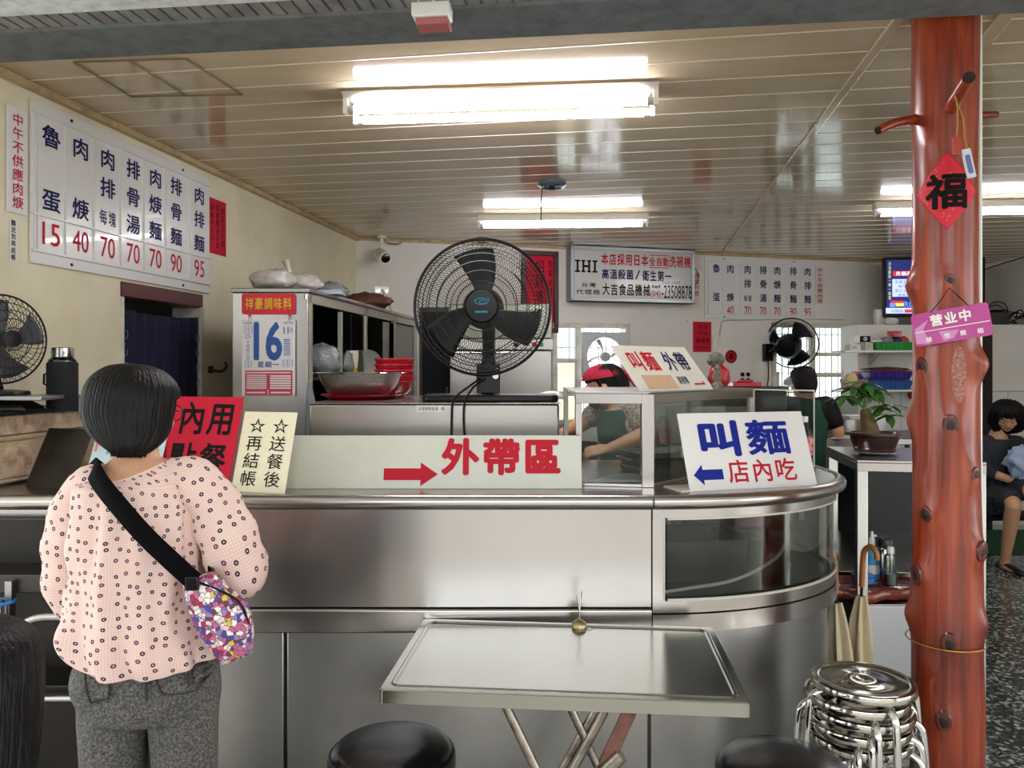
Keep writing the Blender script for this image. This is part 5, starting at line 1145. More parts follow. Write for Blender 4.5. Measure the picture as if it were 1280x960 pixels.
# low steel bench behind, red wood slab on a steel stand, bottles
lb_ = thing('low_steel_table', 'low shiny steel table under and behind the bonsai table', 'table', (1.52, 3.86, 0), -.12)
MB().box(-.12, .75, 0, .98, .53, .556).build('top', STEELT, lb_, bevel=.004)
for x in (-.08, .71):
    for y in (.05, .93): MB().cyl((x, y, 0), (x, y, .53), .016, 10).build('leg', STEELD, lb_)
ss = thing('slab_stand', 'bright steel stand under the red wooden slab', 'stand', (1.535, 3.5, 0))
MB().box(-.0, .40, 0, .26, .03, .49).build('body', mat('pale_steel', '#c9ccd0', .3, 1), ss, bevel=.006); MB().box(-.01, .41, -.01, .27, .4905, .498).build('top', STEEL, ss, bevel=.002); MB().box(.02, .06, .02, .24, 0, .03).box(.34, .38, .02, .24, 0, .03).build('foot', BLKPL, ss)
random.seed(5)
sl = thing('wood_slab', 'glossy red wavy wooden slab low behind the umbrellas and steel leg', 'slab', (1.62, 3.64, .4985))
out = []
for i in range(60):
    t = 2*math.pi*i/60; rx, ry = .31, .15; k = 1 + .1*math.sin(3*t+1) + .08*math.sin(7*t) + .05*math.sin(11*t+2); out.append((rx*k*math.cos(t), ry*k*math.sin(t)))
MB().loft([[(x*s, y*s, z + .006*math.sin(x*30)) for x, y in out] for s, z in ((.86, 0.008), (.95, .01), (1.0, .03), (.97, .052), (.93, .056))]).build('slab', WOODS, sl, smooth=60)
zs = .5625
o = thing('spray_bottle', 'blue and white spray bottle on the red wooden slab', 'bottle', (*pt(1090, 0, 3.66).xy, zs)); MB().lathe([(.024, 0), (.026, .004), (.026, .14), (.02, .155), (.012, .165), (.001, .166)], n=24).build('body', mat('sky_blue_plastic', '#3fa3cf', .35), o); MB().lathe([(.014, .16), (.014, .19), (.008, .2), (.006, .225), (.001, .226)], n=16).build('nozzle', WHITE, o); MB().box(-.004, .02, -.004, .004, .2, .21).build('trigger', WHITE, o)
MB().at((0, 0, 0)).lathe([(.0265, .03), (.0268, .032), (.0268, .07), (.0265, .072)], n=24).build('label', WHITE, o)
o = thing('steel_thermos', 'steel thermos cup with dark lid on the red wooden slab', 'bottle', (*pt(1107, 0, 3.64).xy, zs)); MB().lathe([(.036, 0), (.038, .004), (.04, .15), (.036, .156), (.001, .156)], n=28).build('body', CHROME, o); MB().lathe([(.037, .157), (.04, .16), (.04, .195), (.034, .203), (.001, .203)], n=28).build('lid', mat('brown_black_plastic', '#231a18', .3), o)
o = thing('squeeze_bottle', 'small clear squeeze bottle in front of the steel thermos', 'bottle', (*pt(1113, 0, 3.575).xy, zs)); MB().lathe([(.026, 0), (.028, .004), (.028, .12), (.024, .135), (.012, .142), (.001, .142)], n=24).build('body', pane('cloudy_plastic', '#c9cecb', 1.2, .2), o); MB().lathe([(.024, .004), (.024, .05), (.001, .05)], n=20).build('liquid', mat('pale_liquid', '#cfd6d3', .2), o); MB().lathe([(.015, .142), (.015, .17), (.013, .174), (.001, .174)], n=16).build('cap', WHITE, o)
tag(MB().rbox(-.045, .045, -.03, .03, .012, 0, .03, 'z').rbox(-.047, .047, -.032, .032, .012, .0305, .042, 'z').build('blue_box', mat('clear_blue_plastic', '#2a66b0', .25), loc=(*pt(1079, 0, 3.60).xy, zs), rz=.2, bevel=.003), 'small blue plastic box beside the spray bottle on the slab', 'box')
# umbrellas
def umbrella(label, p, tilt, hookdir, col):
    u = thing('umbrella', label, 'umbrella', p, hookdir, 'umbrellas leaning on the counter')
    H = .80
    b = MB().at(rx=tilt[0], ry=tilt[1]); rings = []
    for j in range(15):
        s = j/14; z = .05 + .55*s; r = .012 + .036*math.sin(math.pi*min(s*.86+.1, 1))**.9; ring = []
        for i in range(32):
            t = 2*math.pi*i/32; k = 1 + .34*math.sin(6*t + s*2.6) ; ring.append((r*k*math.cos(t), r*k*math.sin(t), z))
        rings.append(ring)
    b.loft(rings); b.build('canopy', col, u, smooth=70)
    b = MB().at(rx=tilt[0], ry=tilt[1]); b.cyl((0, 0, 0), (0, 0, H-.12), .006, 10); b.build('shaft', BLKMT, u)
    b = MB().at(rx=tilt[0], ry=tilt[1]); b.tube(path([(0, 0, H-.16), (0, 0, H-.05), (-.006, 0, H-.008), (-.03, 0, H+.014), (-.055, 0, H-.005), (-.06, 0, H-.035)], 22), .0115, 12); b.build('hook_handle', mat('honey_wood', '#b4702f', .3, coat=.4) if 'honey_wood' not in bpy.data.materials else bpy.data.materials['honey_wood'], u)
CRC = mat('cream_cloth', '#d6c7a4', .85, var=.35, vscale=20, col2='#c2ae86')
umbrella('cream folded umbrella with wooden hook handle standing closest to the counter', (1.345, 3.19, 0), (.02, -.055), .1, CRC)
umbrella('cream folded umbrella standing right of the hooked one by the steel stand', (1.43, 3.27, 0), (.03, -.03), 2.2, CRC)
# far work table of the man, with pots
ft = thing('prep_table', 'steel prep table in front of the man in the green vest', 'table', (0, 0, 0)); FZ = zz(545, 5.75)
MB().box(2.42, 3.2, 5.5, 6.3, FZ-.04, FZ).build('top', STEELD, ft, bevel=.004)
for x in (2.47, 3.15):
    for y in (5.55, 6.25): MB().cyl((x, y, 0), (x, y, FZ-.04), .02, 10).build('leg', DARKST, ft)
o = thing('steel_pot', 'steel pot on the prep table behind the bonsai', 'pot', (*pt(1057, 0, 6.0).xy, FZ)); MB().lathe([(.11, 0), (.125, .01), (.13, .11), (.136, .112), (.126, .108), (.12, .012), (.001, .006)], n=32).build('body', STEEL, o); MB().tube([(-.13, -.03, .08), (-.16, -.02, .085), (-.16, .02, .085), (-.13, .03, .08)], .006, 6).build('handle', CHROME, o)
tag(MB().loft([[(x*s, y*s, z) for x, y in ((-.14, -.1), (.14, -.1), (.14, .1), (-.14, .1))] for s, z in ((.88, 0), (1, .13), (1.04, .13), (1.04, .136), (.97, .134), (.86, .01))]).build('white_basin', WHITE, loc=(*pt(1078, 0, 6.05).xy, FZ), bevel=.006), 'white plastic basin behind the bonsai trunk on the prep table', 'basin')
tag(MB().rbox(-.1, .1, -.05, .05, .015, 0, .1, 'z').build('blue_box', mat('royal_blue_plastic', '#2450c4', .35), loc=(*pt(1040, 0, 6.15).xy, FZ), bevel=.005), 'royal blue box beside the man\u2019s arm on the prep table', 'box')
tag(MB().box(-.16, .16, -.08, .08, 0, .008).build('newspaper', mat('printed_paper', '#d8d3d0', .8, var=.6, vscale=30, col2='#c3798a'), loc=(*pt(1055, 0, 5.62).xy, FZ+.0005), rz=.2), 'printed paper lying on the near edge of the prep table', 'paper')
bc = thing('black_chest', 'large black low cabinet under the level of the bonsai table', 'cabinet', (0, 0, 0))
MB().box(2.22, 2.72, 4.95, 5.35, .42, .93).build('body', mat('black_laminate', '#101112', .35), bc, bevel=.005); MB().box(2.20, 2.74, 4.93, 5.37, .9305, .96).build('top', BLKMT, bc, bevel=.004)
for x in (2.27, 2.67): MB().cyl((x, 5.0, 0), (x, 5.0, .42), .018, 10).build('leg', CHROME, bc)
struct(MB().box(2.6, 5.16, 6.5, 7.49, .001, .006).build('floor_carpet', GREENC))
# shelves on the ledge wall
ZS1, ZS2 = zz(438, 7.25), zz(487, 7.25)
for z, lab in ((ZS1, 'upper white wall shelf holding the green basket'), (ZS2, 'lower white wall shelf holding the blue and purple baskets')):
    o = thing('wall_shelf', lab, 'shelf', (3.06, LEDY-.003, z), 0, 'white wall shelves'); MB().box(0, 1.05, -.30, 0, -.02, 0).build('board', WHITE, o, bevel=.003)
    for x in (.35, .95): MB().prism([(0, -.021), (-.22, -.021), (0, -.14)], x, x+.012, 'x').build('bracket', GREY, o)
def basket(name, lab, px, z, w, d, h, m, y=LEDY-.165, rz=0):
    o = thing(name, lab, 'basket', (*pt(px, 0, y).xy, z), rz); b = MB(); n = 10
    def rr_(s, zq): return [(x*s, y_*s, zq) for x, y_ in ((-w/2, -d/2), (w/2, -d/2), (w/2, d/2), (-w/2, d/2))]
    b.loft([rr_(.86, 0), rr_(1, h), rr_(1.06, h), rr_(1.06, h+.008), rr_(.97, h+.006), rr_(.84, .008)]); b.build('basket', m, o, bevel=.004)
    for i in range(9): MB().box(-w*.44+i*w*.105, -w*.44+i*w*.105+.006, -d/2-.004, -d/2*.9, .012, h).build('rib', m, o)
    return o
basket('green_basket', 'green plastic basket full of odds and ends on the upper shelf', 1112, ZS1, .38, .24, .07, mat('green_plastic', '#2f9a3f', .35))
basket('blue_basket', 'blue plastic basket on the lower shelf, under the purple one', 1107, ZS2, .40, .25, .08, mat('blue_plastic', '#2a5f9e', .35))
basket('purple_basket', 'purple plastic basket stacked on the blue one', 1107, ZS2+.089, .40, .25, .075, mat('purple_plastic', '#37268a', .35))
b = MB(); crumple(b, (0, 0, 0), (.19, .11, .022), 15, .5); tag(b.build('brown_cloth', mat('brown_net', '#6b5a4c', .9, var=.6, vscale=40), loc=(*pt(1107, 0, LEDY-.165).xy, ZS2+.175+.01), smooth=80), 'brown cloth heaped in the purple basket', 'cloth')
tag(MB().box(-.2, .2, -.125, .125, 0, .006).build('red_tray', REDPL, loc=(*pt(1107, 0, LEDY-.165).xy, ZS2+.1735), bevel=.002), 'red flat tray on the purple basket', 'tray')
for px, c, r, s_, lab, z in ((1095, '#e8e8ea', (.06, .05, .035), 1, 'white bundle at the left of the green basket', .03), (1108, '#8d9294', (.06, .06, .045), 3, 'grey packet in the middle of the green basket', .035), (1120, '#3b2a66', (.05, .06, .04), 5, 'dark purple packet in the green basket', .04), (1128, '#c23a4a', (.05, .05, .045), 7, 'red packet at the right of the green basket', .045)):
    b = MB(); crumple(b, (0, 0, 0), r, s_, .3); tag(b.build('packet', mat('packet_' + c[1:], c, .5), loc=(*pt(px, 0, LEDY-.165).xy, ZS1+.045+z), smooth=80), lab, 'packet', 'packets in the green basket')
tag(MB().box(-.05, .05, -.04, .04, 0, .045).box(-.051, .051, -.041, .041, .0455, .056).build('red_carton', mat('red_carton', '#d64458', .5, var=.6, vscale=15, col2='#f0d8d4'), loc=(*pt(1118, 0, LEDY-.2).xy, ZS1+.125), rz=.4, bevel=.002), 'small red and white carton on top of the green basket', 'box')
for px, py, w, h, c, lab in ((1066, 438, .1, .055, '#e4e0d2', 'low cream carton at the left end of the upper shelf'), (1083, 438, .07, .07, '#cfcabc', 'grey carton beside the green basket on the upper shelf')):
    o = thing('carton', lab, 'box', (*pt(px, 0, LEDY-.2).xy, ZS1), 0, 'cartons on the upper shelf'); MB().box(-w/2, w/2, -.06, .06, 0, h).build('body', mat('carton_' + c[1:], c, .7), o, bevel=.002); MB().box(-w*.3, w*.1, -.0615, -.0602, h*.3, h*.7).build('print', GREY, o)
o = thing('black_white_carton', 'black and white carton standing on the cream carton of the upper shelf', 'box', (*pt(1074, 0, LEDY-.2).xy, ZS1+.0715)); MB().box(-.07, .075, -.06, .05, 0, .065).build('body', LAMPW, o, bevel=.002); MB().box(-.02, .0755, -.061, -.0602, .004, .061).build('print', BLKMT, o); b = MB(); b.lathe([(.02, 0), (.02, .001), (.001, .001)], c=(.03, -.0612, .035), n=16, ax='y'); b.build('emblem', GREY, o)
o = thing('pink_bin', 'dusty pink bin with a yellow cloth at the left end of the lower shelf', 'bin', (*pt(1067, 0, LEDY-.2).xy, ZS2)); MB().loft([[(x*s, y_*s, z) for x, y_ in ((-.1, -.08), (.1, -.08), (.1, .08), (-.1, .08))] for s, z in ((.85, 0), (1, .095), (.95, .095), (.8, .01))]).build('bin', mat('dusty_pink', '#a9776c', .5), o, bevel=.004)
b = MB(); crumple(b, (0, 0, 0), (.055, .05, .06), 22, .3); tag(b.build('yellow_cloth', mat('yellow_cloth', '#dccf95', .9), loc=(*pt(1064, 0, LEDY-.26).xy, ZS2+.09), smooth=80), 'pale yellow cloth hanging out of the pink bin', 'cloth')
tag(MB().box(-.035, .035, -.03, .03, 0, .11).build('white_carton', PAPER, loc=(*pt(1058, 0, LEDY-.15).xy, ZS2+.075), bevel=.003), 'upright white carton behind the yellow cloth', 'box')
b = MB().ell((0, 0, .022), (.028, .028, .028), 20, 12).ell((0, 0, .0), (.02, .02, .01), 12, 6); tag(b.build('blue_ball', mat('deep_blue', '#1f3f9a', .4), loc=(*pt(1075, 0, LEDY-.2).xy, ZS2+.092)), 'small deep blue ball in the pink bin', 'ball')
tag(MB().box(-.05, .03, -.03, .03, 0, .06).box(-.02, .05, -.032, .028, .0605, .09).build('red_carton', mat('faded_red', '#cc6a6a', .6, var=.5, vscale=20, col2='#f0e0d8'), loc=(*pt(1069, 0, LEDY-.13).xy, ZS2+.08), bevel=.002), 'small red carton at the back of the pink bin', 'box')
tag(MB().ell((0, 0, 0), (.03, .02, .035), 16, 10).lathe([(.012, -.05), (.02, -.04), (.02, -.02), (.001, -.02)], n=12).build('red_holder', REDPL, loc=(*pt(1139, 494, LEDY-.03).xy, zz(492, LEDY-.03))), 'small red wall holder beside the pillar under the lower shelf', 'holder')
# television and cables on the ledge
tv_ = thing('television', 'black television with a blue news screen on the ledge behind the pillar', 'television', (pt(1166.5, 0, 7.62).x, 7.62, LEDZ+.002), R(-3)); TVW = 123/F*7.62; zt = zz(322, 7.62)-LEDZ; z0_ = zz(397, 7.62)-LEDZ
MB().rbox(-TVW/2, TVW/2, z0_, zt, .012, -.025, .03).build('bezel', BLKPL, tv_, bevel=.004)
MB().box(-TVW*.2, TVW*.2, -.1, .1, 0, .012).box(-.03, .03, .0, .03, .012, z0_+.03).build('stand', BLKPL, tv_, bevel=.003)
SCR = mat('screen_navy', '#1a2458', .3, emit=.9); SW_ = TVW-.05; 
MB().box(-SW_/2, SW_/2, -.0268, -.0255, z0_+.035, zt-.025).build('screen', SCR, tv_)
def tvp(px, py): return ((px-1166.5)/F*7.6, zz(py, 7.6)-LEDZ)
def tvm(n, c, e=.9): return mat(n, c, .4, emit=e)
b = MB()
for x0, y0, x1, y1 in ((1115, 349, 1190, 371),): p, q = tvp(x0, y1), tvp(x1, y0); b.box(p[0], q[0], -.0278, -.027, p[1], q[1])
p, q = tvp(1107, 392), tvp(1222, 385); b.box(p[0], q[0], -.0278, -.027, p[1], q[1]); b.build('screen_panel', tvm('screen_lilac', '#a9b4f0'), tv_, smooth=0)
b = MB()
for x0, y0, x1, y1 in ((1116, 339, 1190, 345), (1130, 387, 1150, 391), (1113, 376, 1129, 379)): p, q = tvp(x0, y1), tvp(x1, y0); b.box(p[0], q[0], -.0279, -.027, p[1], q[1])
b.build('screen_red', tvm('screen_red', '#c2243a'), tv_, smooth=0)
b = MB(); p, q = tvp(1119, 345), tvp(1165, 339); write(b, '外銷產業衝擊大', p[0], p[1], q[0], q[1], -.0286, .01); b.build('headline', tvm('screen_white', '#f4f4ff'), tv_, smooth=0)
b = MB(); write(b, '台灣主打', *tvp(1118, 355), *tvp(1137, 350), -.0286, .0); write(b, '毒巧手藝', *tvp(1122, 360), *tvp(1140, 356), -.0286, 0); write(b, '個人工商', *tvp(1118, 366), *tvp(1137, 361), -.0286, 0); write(b, '勁爆百分', *tvp(1122, 371), *tvp(1140, 367), -.0286, 0); write(b, '12:08:56', *tvp(1114, 390.5), *tvp(1128, 387.5), -.0286, .01); b.build('screen_text', tvm('screen_ink', '#2b3890', .5), tv_, smooth=0)
b = MB(); write(b, '汪浩觀點一帶一路盟', *tvp(1110, 375), *tvp(1113.5, 327), -.0286, .0); p, q = tvp(1119, 383), tvp(1129, 379); b.box(p[0], q[0], -.0278, -.027, p[1], q[1]); b.build('screen_yellow', tvm('screen_yellow', '#c9cf52'), tv_, smooth=0)
b = MB(); p, q = tvp(1112, 384), tvp(1118, 379); b.box(p[0], q[0], -.0278, -.027, p[1], q[1]); write(b, 'RCEP', *tvp(1130, 384), *tvp(1150, 377), -.0286, .02); b.build('screen_blue', tvm('screen_blue', '#5a7cf0'), tv_, smooth=0)
tag(MB().rbox(-.05, .05, -.035, .035, .01, 0, .16, 'z').build('white_adapter', WHITE, loc=(*pt(1100, 0, 7.7).xy, LEDZ+.001), bevel=.004), 'small white box at the left foot of the television', 'box')
tag(MB().lathe([(.03, -.06), (.035, -.03), (.03, .02), (.022, .05), (.001, .055)], c=(0, 0, .035), n=20, ax='x').build('white_mouse', WHITE, loc=(*pt(1116, 0, 7.53).xy, LEDZ+.001), rz=.3), 'small white bottle lying under the television', 'bottle')
ad = thing('black_set_top_box', 'black set top box with coiled cable on the ledge right of the television', 'box', (*pt(1243, 0, 7.6).xy, LEDZ+.001)); MB().box(-.09, .1, -.07, .07, 0, .12).build('body', GREYD, ad, bevel=.004)
b = MB(); 
for i in range(4): b.ring((-.0+.015*i, -.01+.01*i, .125+.008*i), .07+.008*i, .005, 32, 6, 'y' if i % 2 else 'z', .05+.01*i)
b.build('cable_coil', BLKMT, ad)
cb2 = MB(); random.seed(9)
pts_ = [(random.uniform(-.12, .12), random.uniform(-.06, .06), random.uniform(.005, .16)) for _ in range(16)]
cb2.tube(path(pts_, 150), .006, 6); tag(cb2.build('cable_tangle', BLKMT, loc=(*pt(1263, 0, 7.62).xy, LEDZ+.004)), 'tangle of black cables on the ledge at the far right', 'cables')
a = Vector(pt(1228, 335, 7.6)); b = MB().tube([(a.x-.03, 7.62, zz(340, 7.62)), (a.x+.2, 7.75, zz(332, 7.7)), (5.15, 7.75, zz(318, 7.75))], .006, 6); tag(b.build('aerial_cable', BLKMT), 'thin black cable running from the television to the right wall', 'cable')
# ================================================================ people
def limb(mb, pts, rad, n=14, k=7):
    """tapering limb through joints, round ends"""
    P = [tuple(p) + (r,) for p, r in zip(pts, rad)]; Q = []
    for i in range(len(P)-1):
        for j in range(k): t = j/k; Q.append([a+(b-a)*t for a, b in zip(P[i], P[i+1])])
    Q.append(list(P[-1]))
    # soften the joints
    S = [Q[0]] + [[(a+2*b+c)/4 for a, b, c in zip(Q[i-1], Q[i], Q[i+1])] for i in range(1, len(Q)-1)] + [Q[-1]]
    mb.tube([q[:3] for q in S], [q[3] for q in S], n)
    for q in (S[0], S[-1]): mb.ell(q[:3], (q[3],)*3, 12, 8)
    return mb
def trunk(mb, P, lat, grow=0, n=28):
    """P: (centre, half width, half depth) from hips to neck"""
    lat = Vector(lat).normalized(); Q = [cat_([tuple(c)+(a, b) for c, a, b in P], i/24) for i in range(25)]; rings = []
    for i, q in enumerate(Q):
        c = Vector(q[:3]); d = (Vector(Q[min(i+1, 24)][:3]) - Vector(Q[max(i-1, 0)][:3])).normalized(); l = (lat - d*lat.dot(d)).normalized(); f = d.cross(l)
        rings.append([c + l*((q[3]+grow)*math.cos(t)) + f*((q[4]+grow)*math.sin(t)) for t in [2*math.pi*k/n for k in range(n)]])
    return mb.loft(rings)
def hmat(c, yaw, pitch=0, roll=0): # head frame: x right, y forward, z up; yaw 0 looks along +Y
    return Matrix.Translation(c) @ Matrix.Rotation(yaw, 4, 'Z') @ Matrix.Rotation(pitch, 4, 'X') @ Matrix.Rotation(roll, 4, 'Y')
def headshape(mb, M):
    o = mb.M; mb.M = M
    mb.ell((0, -.008, .035), (.072, .09, .08)); mb.ell((0, .02, -.03), (.062, .07, .075)); mb.ell((0, .052, -.082), (.026, .026, .022)); mb.ell((0, .035, -.06), (.046, .045, .038))
    mb.ell((0, .083, .03), (.045, .012, .014)); mb.ell((0, .094, -.022), (.013, .014, .012)); mb.tube([(0, .084, .02), (0, .09, .0), (0, .097, -.018)], [.007, .008, .009], 10)
    mb.ell((.012, .086, -.024), (.008, .009, .007)); mb.ell((-.012, .086, -.024), (.008, .009, .007))
    mb.ell((.04, .066, -.02), (.022, .018, .02)); mb.ell((-.04, .066, -.02), (.022, .018, .02))
    mb.ell((0, .082, -.05), (.022, .009, .005)); mb.ell((0, .081, -.058), (.019, .009, .006))
    for s in (1, -1): mb.ell((s*.073, -.005, -.005), (.009, .018, .03))
    mb.M = o; return mb
LIP = mat('lips', '#a85a52', .45); EYEW = mat('eye_white', '#e9e4df', .2); IRIS = mat('eye_dark', '#1d120c', .15)
def face(root, M, brows=True, down=False):
    b = MB(); b.M = M
    if down:
        for s in (1, -1): b.tube([(s*.017, .083, .003), (s*.03, .0885, -.001), (s*.044, .079, .003)], [.0012, .0022, .0012], 6)
        b.build('eyelashes', HAIR, root); b = MB(); b.M = M
    for s in (1, -1): b.ell((s*.03, .0775, .006), (.012, .003 if down else .009, .0052), 14, 8)
    e = b.build('eyes', EYEW, root); b = MB(); b.M = M
    for s in (1, -1): b.ell((s*.03, .084, .0052), (.0052, .0005 if down else .0035, .0045), 12, 8)
    b.build('pupil', IRIS, e); b = MB(); b.M = M
    b.tube([(-.021, .083, -.053), (-.01, .09, -.050), (0, .0915, -.052), (.01, .09, -.050), (.021, .083, -.053)], [.002, .004, .0036, .004, .002], 8).tube([(-.018, .083, -.055), (0, .0905, -.0585), (.018, .083, -.055)], [.002, .0045, .002], 8); b.build('lips', LIP, root)
    if brows:
        b = MB(); b.M = M
        for s in (1, -1): b.tube([(s*.014, .092, .026), (s*.03, .091, .033), (s*.048, .078, .027)], [.002, .003, .0015], 6)
        b.build('eyebrows', HAIR, root)
def hand(mb, w_, d, n, side=1, curl=.5, spread=.1):
    w_ = Vector(w_); d = Vector(d).normalized(); n = Vector(n); n = (n - d*n.dot(d)).normalized(); t = d.cross(n)*side
    rings = []
    for s, hw, ht in ((-.012, .024, .019), (.015, .028, .018), (.05, .038, .015), (.078, .041, .013), (.09, .038, .010)):
        rings.append([w_ + d*s + t*(hw*math.cos(a)) + n*(ht*math.sin(a)) for a in [2*math.pi*k/16 for k in range(16)]])
    mb.loft(rings)
    for off, L in ((.031, .068), (.0105, .076), (-.0105, .07), (-.031, .054)):
        p = w_ + d*.082 + t*off; a = curl*.5; ps = [p - d*.02, p]; sp = off*spread/.03
        for l in (.42, .32, .26):
            dd = (d*math.cos(a) + n*math.sin(a) + t*sp).normalized(); p = p + dd*L*l; ps.append(p); a += curl
        mb.tube(ps, [.009, .0088, .0082, .0076, .006], 10); mb.ell(ps[-1], (.006,)*3, 8, 6)
    p = w_ + d*.018 + t*.026; ps = [p - t*.012, p, p + (d*.75 + t*.62 + n*.25).normalized()*.036, p + (d*.75 + t*.62 + n*.25).normalized()*.036 + (d*.95 + t*.2 + n*.35).normalized()*.03]
    mb.tube(ps, [.012, .0115, .0095, .007], 10); mb.ell(ps[-1], (.007,)*3, 8, 6)
    return mb
def shoe(mb, a, d, L=.24):
    a = Vector(a); d = Vector(d).normalized(); s = Vector((-d.y, d.x, 0)); rings = []
    for u, hw, h in ((-.08, .022, .05), (-.06, .033, .065), (0, .035, .07), (.06, .04, .055), (.11, .043, .042), (.15, .034, .034), (.17, .016, .022)):
        c = Vector((a.x, a.y, 0)) + d*(u*L/.25); rings.append([c + s*(hw*math.cos(t)) + Vector((0, 0, h*.5 + h*.5*math.sin(t) + .001)) for t in [2*math.pi*k/14 for k in range(14)]])
    return mb.loft(rings)
def hairstyle(root, M, prof, open_=.9, top=.125, seed=0, name='hair', strands=46, amp=.004, open_z=.06, front=.0, m=None, jag=.008):
    """prof: (z, half width, half depth, y centre) from crown to tips in the head frame; face sector +-open_ rad stays clear below open_z"""
    b = MB(); b.M = M; n = 220; K = 40; rings = []
    prof = [tuple(p) + (0,)*(5-len(p)) for p in prof]
    for j in range(K+1):
        z, rx, ry, cy, cx = cat_(prof, j/K); ring = []
        for i in range(n):
            t = 2*math.pi*i/n; a = abs((t - math.pi/2 + math.pi) % (2*math.pi) - math.pi)
            k = 1 + amp/.1*(noise.noise(Vector((math.cos(t)*strands/6, math.sin(t)*strands/6, z*2.5+seed))) + .6*math.sin(t*strands + 2*noise.noise(Vector((t, z*5, seed)))))
            x, y = rx*k*math.cos(t), cy + ry*k*math.sin(t); zz_ = z
            if j == K: zz_ += jag*noise.noise(Vector((t*9, seed, 0)))
            if j < 3: zz_ = z
            zo = open_z + front*math.cos(t)
            if z < zo:
                w_ = min(max((open_ - a)/.22, 0), 1)*min((zo - z)/.02, 1); f_ = .62
                x = x*(1-w_) + w_*rx*f_*math.cos(t); y = y*(1-w_) + w_*min(y, .035)
            ring.append((x + cx, y, zz_))
        rings.append(ring)
    b.loft(rings); return b.build(name, m or HAIR, root, smooth=50)

# ---------------------------------------------------------------- the woman standing at the counter
WX, WY = -.922, 1.95; PXM = 1.95/F
def wp(px, py, dy=0): Y = WY+dy; return Vector(((px-640)*Y/F, Y, zz(py, Y)))
W = thing('person', 'woman in pink dotted blouse and grey jeans standing with her back turned at the counter', 'person', (WX, WY, 0))
W.location = (0, 0, 0)
hc = Vector((-.952, 1.975, 1.438)); HM = hmat(hc, R(-28), R(-6), R(2))
b = MB(); headshape(b, HM)
b.tube([(-.945, 1.965, 1.40), (-.936, 1.955, 1.33), (-.925, 1.95, 1.27)], [.05, .052, .07], 16)
trunk(b, [((-.90, WY, .80), .15, .10), ((-.905, WY, .95), .135, .09), ((-.915, WY, 1.1), .135, .085), ((-.92, WY, 1.22), .15, .095), ((-.93, WY, 1.265), .13, .085), ((-.94, WY, 1.30), .09, .065), ((-.945, WY, 1.33), .05, .05)], (1, 0, 0))
SLp, SRp = Vector((-1.065, WY, 1.235)), Vector((-.775, WY, 1.265))
EL, WL = Vector((-1.098, 1.96, 1.0)), Vector((-1.02, 2.17, .985)); ER, WR = Vector((-.69, 1.955, 1.06)), Vector((-.755, 2.165, 1.065))
limb(b, [(-.97, WY, 1.26), SLp, EL, WL], [.05, .045, .036, .024]); limb(b, [(-.86, WY, 1.275), SRp, ER, WR], [.05, .045, .036, .024])
hand(b, WL + (WL-EL).normalized()*.012, (WL-EL) + Vector((.06, .02, .0)), (.3, 0, -1), 1, .35); hand(b, WR + (WR-ER).normalized()*.012, (WR-ER) + Vector((-.03, .02, 0)), (-.3, 0, -1), -1, .35)
for x0, x1 in ((-.985, -.992), (-.815, -.808)): limb(b, [(x0, WY, .8), (x0, WY, .74), (x1, WY, .42), (x1, WY-.01, .07)], [.07, .066, .045, .035]); shoe(b, (x1, WY, 0), (0.1*(1 if x1 > -.9 else -1), 1, 0), .22)
fused(b, 'body', SKIN, W, .006, 3); face(W, HM)
hairstyle(W, HM, [(.122, .006, .006, 0), (.119, .035, .04, -.005), (.106, .065, .075, -.008), (.075, .093, .106, -.008), (.035, .104, .117, -.008), (-.005, .104, .115, -.01), (-.04, .097, .104, -.015, .012), (-.066, .078, .088, -.024, .03), (-.086, .050, .066, -.036, .052), (-.100, .030, .045, -.042, .062)], 1.05, seed=3, open_z=.045, strands=64, amp=.0018, jag=.02)
b = MB(); b.M = HM
b.tube([(.078, -.02, .012), (.08, .03, .014), (.07, .085, .012)], .0016, 6).tube([(-.078, -.02, .012), (-.08, .03, .014), (-.07, .085, .012)], .0016, 6)
for s in (1, -1): b.ring((s*.034, .095, .006), .026, .0015, 28, 6, 'y', .02)
b.tube([(-.01, .098, .01), (0, .1, .013), (.01, .098, .01)], .0015, 6); b.build('glasses', mat('glasses_frame', '#4a4a50', .2, 1), W)
